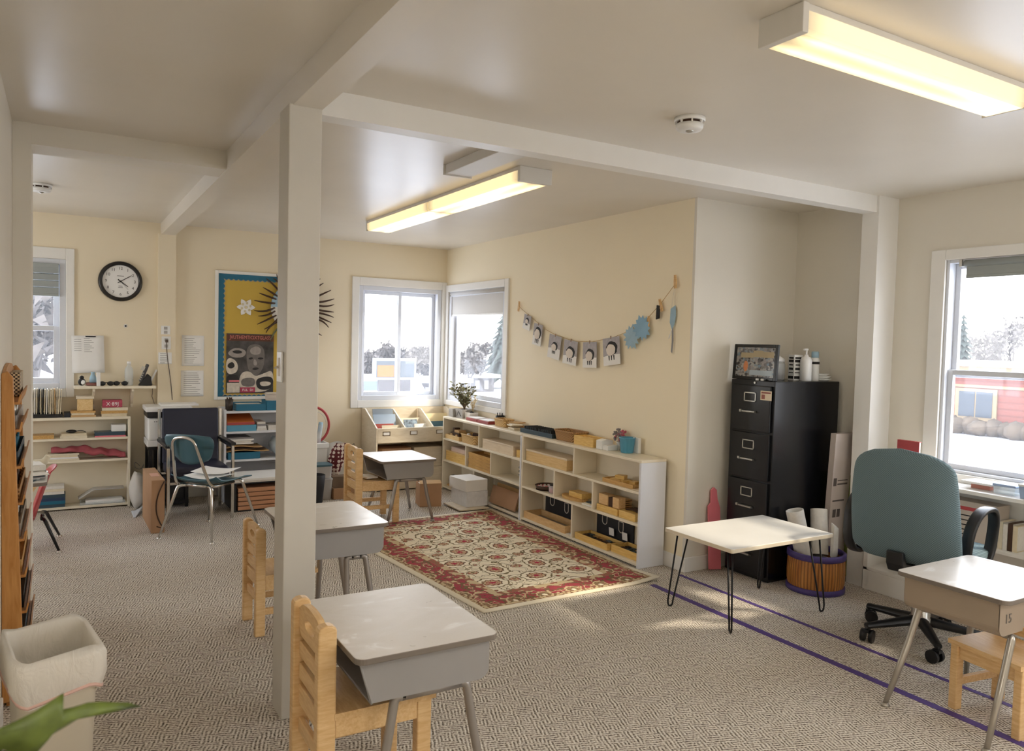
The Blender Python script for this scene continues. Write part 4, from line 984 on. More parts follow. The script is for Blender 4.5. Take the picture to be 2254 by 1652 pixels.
for i, (a, b) in enumerate(((.272, .455), (.268, .462), (.275, .466))):
    book(['lowest of three books under the pink box', 'middle of three books under the pink box', 'top one of three books under the pink box'][i], (a, 7.06, zt+.024*i, b, 7.2, zt+.024*i+.0235), [FOLD, BAMB, BONE][i], group='books on top of the left bookshelf')
t = thing('pink_box', 'pink patterned box with white characters on the left bookshelf', 'box', (.352, 7.12, zt+.0725)); MB().box(-.072, -.05, 0, .072, .05, .06).obj('body', M('pink_box_print', (176, 70, 90), .6, var=.2, vs=60), t, bevel=.002)
m = MB(); m.text('X·89J', .042, Matrix.Translation((0, -.0508, .028)) @ T0, ext=.0005); m.obj('lettering', PAPER, t)
# first inner shelf (z .581)
z1 = .5815
for i, (a, b, mt, h) in enumerate(((-.30, -.062, BAMB, .03), (-.02, .17, BONE, .018), (.225, .45, PINKB, .012))):
    book(['tan box-like book at the left of the upper inner shelf', 'cream book in the middle of the upper inner shelf', 'pink-edged book at the right of the upper inner shelf'][i], (a, 7.06, z1, b, 7.2, z1+h), mt)
book('second cream book on the upper inner shelf of the left bookshelf', (-.01, 7.06, z1+.0185, .165, 7.2, z1+.036), FOLD); book('grey book on the pink-edged book of the left bookshelf', (.222, 7.06, z1+.0125, .447, 7.2, z1+.04), SLATE)
blk('white_case', 'white plastic case on the grey book at the right of the left bookshelf', 'case', (.345, 7.075, z1+.0405, .455, 7.19, z1+.098), WHITEP, bevel=.006)
m = MB(); m.sphere((0, 0, .014), (.04, .03, .014), 10); m.tube(bez((.03, 0, .012), (.07, -.01, .03), (.10, .01, .004), 6), .003, 5); tag(m.obj('hand_tool', BLACKP, None, loc=(.06, 7.11, z1+.0365)), 'small black hand tool lying on cream books in the left bookshelf', 'tool')
# second inner shelf (z .403): pink cloth over papers
z2 = .4035
for i in range(4): blk('paper_stack', ['lowest pale folder under the pink cloth', 'second pale folder under the pink cloth', 'third pale folder under the pink cloth', 'top pale folder under the pink cloth'][i], 'papers', (-.11+.006*(i % 2), 7.055, z2+.014*i, .115-.006*(i % 3), 7.195, z2+.014*i+.0135), [BONE, PAPER, FOLD, BONE][i], group='pale folders under the pink cloth', bevel=.001)
m = MB(); m.grid(lambda u, v: (-.08+.53*u, 7.062+.125*v, max(z2+.009+.0575*max(0, min(1, (.42-u)*12+1)), z2+.078-.05*max(0, (u-.42)/.58)+.012*math.sin(9*u+2*v)*math.sin(6*v+u*4)+.034*math.sin(math.pi*v)**.5-.02+.006*math.sin(31*u))), 40, 12)
tag(m.obj('folded_cloth', PINKF, None, solid=.012), 'long folded rose pink cloth on the middle shelf of the left bookshelf', 'cloth')
# bottom (z .03)
z3 = .0305
for i in range(4): book(['lowest blue book at the bottom of the left bookshelf', 'second blue book up at the bottom of the left bookshelf', 'third blue book up at the bottom of the left bookshelf', 'top blue book of the pile in the left bookshelf'][i], (-.17+.004*i, 7.06, z3+.026*i, .015+.003*(i % 2), 7.2, z3+.026*i+.0255), [SLATE, BLUEC, M('book_navy', (40, 62, 96), .5), SLATE][i], group='blue book pile')
for i in range(3): blk('paper_stack', ['lower white pad on the blue books', 'middle cream pad on the blue books', 'top white pad on the blue books'][i], 'papers', (-.15, 7.06, z3+.1045+.022*i, .01, 7.2, z3+.1045+.022*i+.0215), [PAPERL, BONE, PAPERL][i], bevel=.001)
tray('paper_tray', 'clear letter tray with papers at the bottom right of the left bookshelf', (.12, 7.06, z3, .448, 7.2, z3+.022), CLEAR, .004)
blk('paper_stack', 'stack of white paper in the clear letter tray', 'papers', (.16, 7.07, z3+.0065, .43, 7.19, z3+.036), PAPER, bevel=.001)
m = MB(); m.grid(lambda u, v: (.11+.33*u, 7.065+.125*v, z3+.05+.07*min(1, u*3)), 12, 4); tag(m.obj('folder_sheet', M('grey_clear_folder', (186, 182, 178), .4), None, solid=.006), 'curved grey document folder over the letter tray', 'folder')
# ================================================================ long low shelves: far unit (y 5.28..6.78)
XS = 3.225; S1, S2, S3, ST = .0305, .2885, .4975, .7065
t = tray('wooden_tray', 'flat wooden tray under the little wooden cart, far top compartment', (XS, 6.45, S3, 3.39, 6.745, S3+.04), PINE)
t = thing('wooden_cart', 'little brown wooden cart model on the flat tray', 'toy', (3.30, 6.60, S3+.0065), R(90))
MB().box(-.09, -.045, .025, .09, .045, .06).obj('bed', BROWN, t, bevel=.003); MB().box(-.08, -.04, .0605, .02, .04, .085).obj('load', KRAFT, t, bevel=.004); MB().box(.03, -.03, .0605, .075, .03, .1).obj('cab', BROWN, t, bevel=.003)
for x in (-.055, .055):
    for y in (-.056, .046): MB().cyl((x, y, .024), (x, y+.010, .024), .024, n=14).obj('wheel', KRAFT, t)
t = basket('wicker_basket', 'light wicker basket with a white ball in the far top compartment', (3.30, 6.285, S3), .07, .13, .078, WICKL)
tag(MB().sphere((0, 0, .02), .022, 12).obj('white_ball', WHITEP, None, loc=(3.27, 6.33, S3+.05)), 'white ball lying in the light wicker basket', 'ball')
tag(MB().obox((0, 0, .062), (.035, .1, .035), (.2, 0, .4)).obj('dark_block', BROWN, None, loc=(3.31, 6.23, S3+.012), bevel=.003), 'small dark block in the light wicker basket', 'block')
blk('white_card', 'white card leaning at the back above the light wicker basket', 'card', (3.400, 6.10, S3+.001, 3.408, 6.26, S3+.175), PAPER)
t = thing('pale_wood_box', 'long pale wooden box with a sliding lid in the far shelf', 'box', (3.305, 5.715, S3)); MB().box(-.075, -.27, 0, .075, .27, .072).obj('body', RAWP, t, bevel=.002); MB().box(-.077, -.272, .0722, .077, .272, .086).obj('lid', RAWP, t, bevel=.002)
blk('small_wood_box', 'small golden wooden box right of the long pale box', 'box', (3.25, 5.335, S3, 3.39, 5.425, S3+.06), PINEY)
t = thing('wood_crate', 'golden wooden box under a pale paper pack, far middle compartment', 'box', (3.305, 6.52, S2)); MB().box(-.075, -.21, 0, .075, .21, .085).obj('body', PINEY, t, bevel=.002); MB().box(-.077, -.212, .0852, .077, .212, .092).obj('lid', PINE, t, bevel=.001)
blk('paper_pack', 'pale pink paper pack on the golden wooden box', 'paper', (3.25, 6.36, S2+.0925, 3.38, 6.66, S2+.135), M('pale_pink_paper', (214, 192, 178), .8, var=.06), bevel=.004)
for i in range(5): tray('bamboo_tray', ['bottom tray of five stacked wooden trays in the far shelf', 'second tray up of five stacked wooden trays', 'middle tray of five stacked wooden trays', 'fourth tray up of five stacked wooden trays', 'top tray of five stacked wooden trays in the far shelf'][i], (XS+.004*(i % 2), 5.835, S2+.028*i, 3.39, 6.245, S2+.028*i+.0275), BAMB, .010, group='stacked wooden trays')
for i in range(3):
    t = thing('glass_bowl', ['bottom one of three nested clear glass bowls', 'middle one of three nested clear glass bowls', 'top one of three nested clear glass bowls'][i], 'bowl', (3.335, 5.40, S2+.032*i), group='nested glass bowls'); MB().lathe([(.03, 0), (.034, .004), (.062, .05), (.066, .052), (.064, .056), (.05, .03), (.03, .007)], n=22).obj('bowl', CLR, t)
t = thing('bead_rack', 'wooden base holding a row of metal rings at the far bottom of the shelves', 'rack', (3.30, 6.58, S1)); MB().box(-.05, -.15, 0, .05, .15, .018).obj('base', BAMB, t, bevel=.003)
for i in range(6): m = MB(); m.tube([(.042*math.cos(a), -.12+.048*i, .062+.042*math.sin(a)) for a in (2*math.pi*k/22 for k in range(22))], .007, 6, closed=True); m.obj('ring', SILVER if i % 2 else BROWN, t)
for i, (dx, mt, h, th) in enumerate(((0, CARD, .155, .012), (.02, KRAFT, .175, .008), (.04, BROWN, .15, .006))):
    m = MB(); m.obox((.012*i, 0, h/2+.004), (th, .44-.03*i, h), (0, R(16), 0)); tag(m.obj('cardboard_folder', mt, None, loc=(3.255+dx, 5.62, S1+.004)), ['brown cardboard folder leaning in front at the far bottom shelf', 'tan folder leaning behind the brown cardboard folder', 'dark folder leaning last behind the brown cardboard folder'][i], 'folder', 'folders leaning in the far bottom shelf')
blk('dark_book', 'dark blue book standing behind the folders at the far bottom shelf', 'book', (3.375, 5.32, S1, 3.40, 5.46, S1+.225), M('book_blue_black', (36, 44, 58), .5)); blk('white_book', 'white book standing between the folders and the dark blue book', 'book', (3.34, 5.315, S1, 3.362, 5.44, S1+.165), PAPER)
tag(MB().sphere((0, 0, .03), (.025, .05, .03), 10).obj('blue_bag', BLUEC, None, loc=(3.372, 5.56, S1)), 'crumpled blue bag behind the leaning folders', 'bag')
# reams in front of the shelf
for i, (dx, dy) in enumerate(((0, .02), (-.03, -.02))): blk('cream_board', ['lower cream board lying on the carpet under the white paper blocks', 'upper cream board under the white paper blocks, shifted to the left'][i], 'board', (2.915+dx, 5.735+dy, .0005+.012*i, 3.185+dx*1.5, 6.06+dy, .012+.012*i), MAPLEP)
t = thing('paper_block', 'big lower block of white paper in front of the far shelf', 'paper', (3.075, 5.92, .0245), R(2)); MB().box(-.105, -.14, 0, .105, .14, .13).obj('sheets', M('paper_block_layers', (226, 228, 232), .75, var=.05, vs=30), t, bevel=.002)
m = MB(); tag(MB().box(-.108, -.145, 0, .108, .145, .098).obj('paper_block', PAPER, None, bevel=.003, loc=(3.068, 5.93, .1555), rz=R(4)), 'upper block of white paper in front of the far shelf, turned a little', 'paper')

# ================================================================ long low shelves: near unit (y 3.79..5.28)
t = thing('pale_wood_box', 'long wooden box with a greyish lid in the near shelf', 'box', (3.305, 4.95, S3)); MB().box(-.075, -.29, 0, .075, .29, .078).obj('body', PINE, t, bevel=.002); MB().box(-.077, -.292, .0782, .077, .292, .092).obj('lid', RAWP, t, bevel=.002)
blk('brown_block', 'small brown block right of the long box with greyish lid', 'block', (3.30, 4.575, S3, 3.345, 4.635, S3+.035), OAK)
tray('wooden_tray', 'flat wooden tray with loose blocks in the near top compartment', (XS+.01, 3.90, S3, 3.36, 4.23, S3+.028), BAMB)
for i, (dx, dy, dz, a, w) in enumerate(((.05, .22, 0, .3, .085), (.065, .15, 0, -.3, .07), (.06, .19, .0255, .5, .07), (.09, .08, 0, .2, .05))):
    tag(MB().box(-.03, -w/2, 0, .03, w/2, .025).obj('wood_block', PINEY, None, bevel=.002, loc=(XS+.02+dx, 3.92+dy, S3+.0065+dz), rz=a), ['long block at the far end of the flat tray', 'slanted block in the middle of the flat tray', 'block lying on top of two others in the flat tray', 'short block at the near end of the flat tray'][i], 'block', 'loose blocks in the flat tray')
blk('thin_panel', 'thin pale wooden panel lying right of the flat tray', 'panel', (3.225, 3.815, S3, 3.33, 3.895, S3+.006), RAWP)
t = thing('pebble_plate', 'dark round plate of pink and white pebbles in the near shelf', 'plate', (3.315, 5.045, S2)); MB().lathe([(.09, 0), (.095, .005), (.095, .02), (.09, .022)][0:1]+[(.07, .0), (.085, .006), (.098, .035), (.094, .036), (.08, .014), (0, .012)], n=28).obj('plate', BROWN, t)
rr = random.Random(9)
for k, mt in enumerate((PAPER, PINKB)):
    m = MB()
    for i in range(26):
        a, r = rr.uniform(0, 6.28), .078*math.sqrt(rr.random()); m.sphere((r*math.cos(a), r*math.sin(a), .021), (.010, .010, .008), 7)
    o = m.obj('pebbles', mt, t); o['kind'] = 'stuff'
t = thing('pebble_jar', 'small glass jar of pink beads right of the round plate', 'jar', (3.27, 4.90, S2)); MB().lathe([(.026, 0), (.03, .004), (.03, .05), (.022, .058)], n=18).obj('glass', CLR, t); MB().lathe([(.024, .058), (.024, .07)], n=18).obj('lid', BLACKP, t); MB().lathe([(.024, .005), (.026, .036), (.01, .04)], n=16).obj('beads', PINKB, t)
m = MB(); m.prism([(.072*math.cos(a), .138*math.sin(a)) for a in (2*math.pi*k/32 for k in range(32))], 'z', 0, .022); tag(m.obj('oval_board', BAMB, None, bevel=.003, loc=(3.305, 4.648, S2)), 'oval wooden board under the small wooden box, near middle compartment', 'board')
blk('small_wood_box', 'small wooden box standing on the oval wooden board', 'box', (3.27, 4.515, S2+.0225, 3.36, 4.68, S2+.06), PINEY)
for i in range(3): blk('magazine', ['lowest pale magazine right of the oval board', 'middle pale magazine right of the oval board', 'top dark magazine right of the oval board'][i], 'magazine', (3.24+.012*i, 4.335, S2+.0075*i, 3.40, 4.47-.01*i, S2+.0075*i+.007), [PAPER, BONE, SLATE][i], bevel=.0008)
blk('white_ornament', 'small white ornament lying on the magazines', 'ornament', (3.30, 4.35, S2+.0225, 3.35, 4.41, S2+.042), WHITEP, bevel=.005)
t = thing('letter_holder', 'wooden letter holder with slots and dark cards in the near shelf', 'holder', (3.305, 4.165, S2))
m = MB(); m.prism([(-.075, 0), (.08, 0), (.08, .03), (-.075, .045)], 'y', -.115, .115); m.obj('base', PINEY, t, bevel=.003)
for y0, y1 in ((-.112, -.045), (.01, .112)): MB().box(-.06, y0, .046, .0, y1, .118).obj('slot_block', BIRCHX, t, bevel=.002)
for i in range(5): MB().box(-.055+.01*i, -.042, .042, -.05+.01*i, .006, .108).obj('dark_card', BROWN, t)
for i in range(5): MB().box(.01, -.09, .036+.014*i, .075, .07, .042+.014*i).obj('slat', BAMB, t)
t = thing('wood_block', 'golden wooden block with dark bits on top, near middle compartment', 'block', (3.30, 3.945, S2)); MB().box(-.07, -.085, 0, .07, .085, .05).obj('body', PINEY, t, bevel=.003); m = MB()
for i in range(5): m.tube(bez((-.03+.02*i, -.06, .056), (-.02+.02*i, 0, .066), (-.03+.018*i, .06, .055), 4), .005, 5)
m.obj('sticks', BROWN, t)
def outline_board(label, y0, y1, z1, lab):
    t = thing('letter_board', label, 'board', (3.405, (y0+y1)/2, S1)); h = (y1-y0)/2; MB().box(0, -h, 0, .008, h, z1).obj('panel', DARK, t)
    for i, (dy, w, r) in enumerate(((h*.55, .055, .03), (-h*.35, .05, .026))):
        m = MB(); zc = z1*.70-.02*i; m.tube(roundpath([(-.001, dy-w/2, zc+.035), (-.001, dy-w/2, zc-.03), (-.001, dy, zc-.045), (-.001, dy+w/2, zc-.03), (-.001, dy+w/2, zc+.035)], .02, 4)+[(-.001, dy-w/2, zc+.035)], .003, 5); m.obj('chalk_outline', PAPERL, t)
    return t
outline_board('black board with white shield outlines behind the shallow grey tray', 4.75, 5.20, .215, 0); outline_board('black board with white outlines behind the tray of dark tiles', 4.08, 4.50, .215, 1)
tray('sand_tray', 'shallow wooden tray with a grey bottom, near bottom compartment', (XS, 4.655, S1, 3.395, 5.245, S1+.055), BIRCHY, .012, M('tray_felt_grey', (150, 138, 128), .9))
for i in range(3): blk('paper_sheet', ['lowest loose paper right of the shallow grey tray', 'middle loose paper right of the shallow grey tray', 'top loose paper right of the shallow grey tray'][i], 'paper', (3.235+.02*i, 4.572, S1+.0045*i, 3.39, 4.65-.006*i, S1+.0045*i+.004), [PAPER, GREYP, PAPERL][i], bevel=.0008)
tag(MB().sphere((0, 0, .03), (.03, .035, .03), 10, fn=lambda d: 1+.12*math.sin(9*d.x+7*d.z)).obj('pink_cloth', PINKF, None, loc=(3.36, 4.61, S1+.0135)), 'crumpled pink cloth at the corner of the shallow grey tray', 'cloth')
def tile_tray(label, b, rz, seed):
    t = tray('tile_tray', label, b, PINEY, .010, rz=rz); r = random.Random(seed); hx, hy = (b[3]-b[0])/2-.014, (b[4]-b[1])/2-.014
    for i in range(3):
        for j in range(5):
            MB().obox((-hx+hx*2*(i+.5)/3, -hy+hy*2*(j+.5)/5, .018), (hx*.5, hy*.3, .022), (0, 0, r.uniform(-.25, .25))).obj('tile', r.choice((BROWN, DARK, BROWN, BAMB, SLATE)), t)
tile_tray('wooden tray of dark tiles at the left in the near bottom compartment', (XS, 4.14, S1, 3.37, 4.525, S1+.045), 0, 1); tile_tray('wooden tray of dark tiles in the right corner of the near bottom compartment', (3.245, 3.815, S1, 3.395, 4.12, S1+.05), 0, 2)
for i, y in enumerate((4.30, 4.15)): m = MB(); m.obox((0, 0, .028), (.003, .055, .055), (0, R(-6), 0)); tag(m.obj('white_card', PAPER, None, loc=(3.386, y, S1+.052)), ['left white card standing behind the tile trays', 'right white card standing behind the tile trays'][i], 'card')

# ================================================================ on top of the low shelves (z .706)
def planter(label, x, y, w, d, h, roof=False, mt=None):
    t = thing('planter', label, 'planter', (x, y, ST)); tr = 1.1; m = MB()
    m.add([(-w/2, -d/2, 0), (w/2, -d/2, 0), (w/2, d/2, 0), (-w/2, d/2, 0), (-w/2*tr, -d/2*tr, h), (w/2*tr, -d/2*tr, h), (w/2*tr, d/2*tr, h), (-w/2*tr, d/2*tr, h)], [(0, 3, 2, 1), (0, 1, 5, 4), (1, 2, 6, 5), (2, 3, 7, 6), (3, 0, 4, 7)]); m.obj('pot', mt or GREYPOT, t, solid=.006)
    MB().box(-w*.47, -d*.47, h*.70, w*.47, d*.47, h*.84).obj('soil', BROWN, t)
    if roof: m = MB(); m.tube([(-w/2-.008, d*.3, .02), (-w/2-.010, 0, h*.75), (-w/2-.008, -d*.3, .02)], .003, 5); m.obj('gable_decoration', M('planter_line', (110, 108, 106), .7), t)
    return t
planter('small grey pot at the left end of the shelf top', 3.30, 6.71, .07, .085, .078); planter('grey wooden planter with the leafy plant on the shelf top', 3.345, 6.58, .11, .135, .085, True)
t = planter('low slatted white planter right of the grey planter', 3.355, 6.455, .08, .095, .062, mt=PAPERL); m = MB()
rr = random.Random(2)
for i in range(4): m.sphere((rr.uniform(-.02, .02), rr.uniform(-.025, .025), .058), .014, 8)
m.obj('dark_stones', DARK, t)
def sprig(name, label, c, h, n, spread, leafmat, stemmat, ls, seed):
    t = thing(name, label, 'plant', c); r = random.Random(seed); st = MB(); lf = MB()
    for i in range(n):
        a = r.uniform(0, 6.28); q = r.uniform(.3, 1)*spread; top = Vector((q*math.cos(a), q*math.sin(a), h*r.uniform(.55, 1))); P = bez((0, 0, 0), (top.x*.25, top.y*.25, top.z*.6), top, 7); st.tube(P, [.0035*(1-.08*k) for k in range(8)], 5)
        for k in range(2, 8):
            for _ in range(2):
                d = Vector((r.uniform(-1, 1), r.uniform(-1, 1), r.uniform(-.2, .9))).normalized(); sd = d.cross(Vector((r.uniform(-1, 1), r.uniform(-1, 1), .3))).normalized()*ls*.24; p = P[k]
                lf.add([p, p+d*ls*.5+sd, p+d*ls, p+d*ls*.5-sd], [(0, 1, 2, 3)])
    st.obj('stems', stemmat, t); lf.obj('leaves', leafmat, t); return t
sprig('leafy_plant', 'branching small-leaved plant growing from the grey planter', (3.345, 6.58, ST+.073), .27, 24, .155, M('olive_leaf', (106, 104, 70), .6, var=.2), M('plant_stem', (112, 96, 72), .7), .042, 5)
sprig('dry_sprig', 'pale dry sprig behind the low slatted planter', (3.365, 6.445, ST+.056), .17, 9, .05, M('pale_dry_leaf', (204, 190, 158), .7), M('pale_stem', (180, 160, 126), .7), .02, 6)
for i in range(2): tray('red_tray', ['red rimmed flat tray with papers, left of two on the shelf top', 'red rimmed flat tray with papers, right of two on the shelf top'][i], (3.27, 6.185-.222*i, ST, 3.41, 6.395-.222*i, ST+.026), M('tray_red_brown', (150, 58, 60), .45), .008, PAPER, group='red trays on the shelf top')
for i in range(2): blk('paper_stack', ['white papers in the left red rimmed tray', 'white papers in the right red rimmed tray'][i], 'papers', (3.285, 6.20-.222*i, ST+.0065, 3.398, 6.38-.222*i, ST+.032), PAPER, bevel=.001)
basket('wicker_basket', 'light wicker basket between the red trays and the black can', (3.34, 5.80, ST), .05, .09, .062, WICKL, 1.1)
t = thing('pen_can', 'small black mesh pen can at the wall side of the shelf top', 'can', (3.40, 5.985, ST)); MB().lathe([(.036, 0), (.038, .075), (.035, .075), (.033, .004)], n=20).obj('mesh_wall', DARK, t); m = MB()
for i in range(6): a = i*1.05; m.tube([(.015*math.cos(a), .015*math.sin(a), .006), (.026*math.cos(a), .026*math.sin(a), .10)], .004, 6)
m.obj('pens', INK, t)
rr = random.Random(4)
for i in range(6): tag(MB().box(-.045, -.06, 0, .045, .06, .009).obj('cream_card', [BONE, MAPLEP, KRAFT][i % 3], None, bevel=.001, loc=(3.335+rr.uniform(-.03, .03), 5.60+rr.uniform(-.05, .03), ST+.0095*i), rz=rr.uniform(-.5, .5)), ['lowest loose card of the cream heap on the shelf top', 'second loose card of the cream heap', 'third loose card of the cream heap', 'fourth loose card of the cream heap', 'fifth loose card of the cream heap', 'top loose card of the cream heap on the shelf top'][i], 'card', 'cream cards heaped on the shelf top')
t = thing('stick_bundle', 'bundle of brown wooden slats lying behind the cream cards', 'sticks', (3.40, 5.49, ST)); 
for i in range(6): MB().obox((-.03+.012*(i % 3)*1.6, .005*i, .008+.012*(i//3)), (.012, .24, .010), (0, 0, .05*(i % 2))).obj('slat', OAK if i % 2 else BAMB, t)
t = tray('tool_tray', 'blue-grey metal tray filled with rows of dark cards on the shelf top', (3.265, 4.925, ST, 3.425, 5.40, ST+.035), SLATE, .006)
for i in range(14):
    m = MB(); m.obox((-.005, -.20+.029*i, .032), (.13, .010, .05), (R(-25 if i % 3 else -8), 0, 0)); m.obj('dark_card', DARK if i % 2 else M('card_navy_black', (34, 46, 56), .5), t)
t = basket('wicker_basket', 'brown wicker basket in front of the tool tray on the shelf top', (3.345, 4.778, ST), .068, .125, .072, WICK, 1.13, rim=.007)
t = thing('wood_file_box', 'golden wooden box with an open slotted top on the shelf top', 'box', (3.32, 4.510, ST)); w = .118
m = MB(); m.box(-.055, -w, 0, -.047, w, .066); m.box(.047, -w, 0, .055, w, .066); m.box(-.047, -w, 0, .047, -w+.008, .066); m.box(-.047, w-.008, 0, .047, w, .066); m.obj('sides', PINEY, t, bevel=.001); MB().box(-.047, -w+.008, 0, .047, w-.008, .05).obj('contents', PINE, t)
t = thing('card_holder', 'small white two-part holder left of the bouquet', 'holder', (3.315, 4.30, ST))
MB().prism([(-.05, 0), (.05, 0), (.05, .062), (.0, .072), (-.05, .062)], 'y', -.012, .055).obj('tall_pocket', WHITEP, t, bevel=.003); MB().box(-.045, -.075, 0, .045, -.0125, .036).obj('low_pocket', WHITEP, t, bevel=.003)
t = thing('flower_vase', 'clear glass vase with dried grey and pink flowers on the shelf top', 'vase', (3.385, 4.225, ST)); MB().lathe([(.02, 0), (.026, .004), (.024, .03), (.034, .06), (.031, .06), (.021, .03), (.018, .006)], n=18).obj('glass', CLR, t)
for k, (mt, sd) in enumerate(((M('dried_grey', (150, 142, 140), .8), 1), (M('dried_pink', (186, 96, 112), .8), 2))):
    r = random.Random(sd); m = MB()
    for i in range(16):
        a = r.uniform(0, 6.28); q = r.uniform(.02, .05); tp = Vector((abs(q*math.cos(a))*.6-.01, q*math.sin(a)+(.03 if k == 0 else .0), r.uniform(.085, .145))); m.tube(bez((0, 0, .02), (tp.x*.3, tp.y*.3, tp.z*.7), tp, 4), .0018, 4)
        for _ in range(3): m.sphere(tuple(tp+Vector((r.uniform(-.012, .012), r.uniform(-.012, .012), r.uniform(-.02, .004)))), .008, 6)
    m.obj('flowers', mt, t)
t = thing('turquoise_cup', 'turquoise plastic cup at the near end of the shelf top', 'cup', (3.352, 4.115, ST)); MB().lathe([(.040, 0), (.044, .004), (.054, .098), (.057, .100), (.057, .106), (.052, .106), (.041, .006), (0, .005)], n=28).obj('body', TURQ, t)
t = thing('white_tag_box', 'white box standing behind the turquoise cup', 'box', (3.405, 4.075, ST)); MB().box(-.012, -.03, 0, .012, .03, .105).obj('body', WHITEP, t, bevel=.002)

# ================================================================ garland on the cream yellow wall
GP = [(5.735, 1.765), (5.68, 1.733), (5.478, 1.643), (5.324, 1.568), (5.129, 1.509), (4.869, 1.464), (4.649, 1.463), (4.397, 1.498), (4.27, 1.53), (4.033, 1.624), (3.899, 1.724), (3.766, 1.846)]
pts = []
for i in range(len(GP)-1):
    a, b = GP[i], GP[i+1]; pts += [(XR-.022, a[0]+(b[0]-a[0])*k/3, a[1]+(b[1]-a[1])*k/3) for k in range(3)]
pts.append((XR-.022, *GP[-1])); tag(MB().tube(pts, .0022, 5).obj('hanging_garland_string', M('twine', (190, 160, 110), .8)), 'twine sagging across the cream yellow wall between two clothespins', 'string')
def peg(label, y, z, tilt=0, dark=False, sc_=1):
    t = thing('clothespin', label, 'clothespin', (XR-.02, y, z)); t.rotation_euler.x = R(tilt); mt = BIRCH if not dark else BROWN
    for s in (-1, 1): MB().prism([(s*.002, -.042), (s*.009, -.042), (s*.011, .0), (s*.006, .045), (s*.001, .02)], 'x', -.005, .005).obj('jaw', mt, t)
    m = MB(); m.tube([(0, -.007, .0), (0, .007, .0)], .0045, 8); m.obj('spring', SILVER, t)
peg('clothespin fixing the left end of the garland to the wall', 5.735, 1.757, 8); peg('clothespin fixing the right end of the garland high on the wall', 3.766, 1.862, -4); peg('second clothespin just below the right end of the garland', 3.762, 1.836-.015, -8) if False else None
peg('clothespin beside the black paper strip on the garland', 3.897, 1.715, -20); peg('clothespin at the upper blue paper star', 4.02, 1.600, 10)
def penguin(label, y, z, w, h, tilt, seed, pz=.45, sc_=1.0):
    t = thing('picture_card', label, 'picture card', (XR-.0255, y, z), 0, 'penguin cards on the garland'); t.rotation_euler.x = R(-tilt); r = random.Random(seed)
    MB().box(-.0015, -w/2, -h, 0, w/2, 0).obj('card_sheet', M('card_grey_sky', (178, 174, 178), .85, var=.12, vs=40), t)
    zl, zr = -h*(.66+r.uniform(-.08, .08)), -h*(.60+r.uniform(-.08, .08)); m = MB(); m.prism([(-w/2, -h), (w/2, -h), (w/2, zl), (0, (zl+zr)/2+.008), (-w/2, zr)], 'x', -.0022, -.0015); m.obj('snow', PAPER, t)
    cz = -h*pz; bw, bh = w*.26*sc_, h*.20*sc_
    def ov(cx, cz, a, b, x, nm, mat, n=20, wob=.0): m = MB(); m.prism([((a*(1+wob*math.sin(7*q)))*math.cos(q)+cx, b*(1+wob*math.cos(5*q))*math.sin(q)+cz) for q in (2*math.pi*i/n for i in range(n))], 'x', x-.0006, x); m.obj(nm, mat, t)
    ov(-w*.03, cz+.010, bw*1.18, bh*1.18, -.0024, 'black_back', INK, wob=.06); ov(w*.03, cz, bw*.95, bh*.95, -.0032, 'white_belly', M('belly_cream', (226, 216, 206), .8), wob=.05)
    for k, dx in enumerate((-.5, 0, .5)): m = MB(); m.prism([(dx*bw-.006, cz-bh*.9), (dx*bw+.007, cz-bh*.9), (dx*bw+.003, cz-bh*1.7), (dx*bw-.004, cz-bh*1.7)], 'x', -.0034, -.0026); m.obj('foot', INK, t)
    MB().box(-.004, -.0035, -.012, .0005, .0035, .012).obj('clip', M('tiny_clip', (150, 120, 90), .6), t)
# card tops sit on the string
for i, a in enumerate((('small pale penguin card, leftmost on the garland', 5.567, 1.680, .115, .125, -14, .45, .8), ('penguin card second from the left on the garland', 5.395, 1.602, .135, .178, -9, .48, 1.25), ('penguin card third from the left with a small penguin', 5.135, 1.510, .175, .190, -9, .52, .8), ('penguin card fourth from the left hanging at the lowest point', 4.915, 1.471, .185, .188, -6, .55, 1.05), ('penguin card fifth from the left hanging at the lowest point', 4.670, 1.462, .175, .193, 2, .55, 1.0), ('penguin card rightmost of the six, before the blue paper stars', 4.415, 1.498, .195, .200, 7, .45, 1.1))):
    penguin(a[0], a[1], a[2], a[3], a[4], a[5], 30+i, a[6], a[7])
def star(label, y, z, r, seed, mt):
    rn = random.Random(seed); pts = []
    for i in range(26): q = 2*math.pi*i/26; rr_ = r*(rn.uniform(.95, 1.2) if i % 2 else rn.uniform(.7, .85)); pts.append((rr_*math.cos(q), rr_*math.sin(q)))
    tag(MB().prism(pts, 'x', -.0015, 0).obj('hanging_paper_star', mt, None, loc=(XR-.022-.003*seed, y, z)), label, 'paper star', 'blue paper stars on the garland')
star('lower pale blue ragged paper star on the garland', 4.185, 1.500, .082, 1, SKYB); star('upper blue ragged paper star on the garland', 4.075, 1.565, .085, 2, M('mid_blue_paper', (140, 178, 204), .75, var=.08))
m = MB(); m.prism([(-.014, -.045), (.018, -.05), (.014, .045), (-.018, .04)], 'x', -.006, 0); tag(m.obj('paper_strip', INK, None, loc=(XR-.02, 3.918, 1.672)), 'black paper strip pinned on the right part of the garland', 'paper strip')
t = thing('hanging_paper_tassel', 'blue-grey paper tassel on a thread at the right end of the garland', 'decoration', (XR-.012, 3.775, 1.84)); MB().tube([(0, .0, 0), (0, -.004, -.14)], .0012, 4).obj('thread', PAPERL, t); MB().tube([(0, .004, 0), (-.002, .024, -.15)], .0012, 4).obj('thread', PAPERL, t)
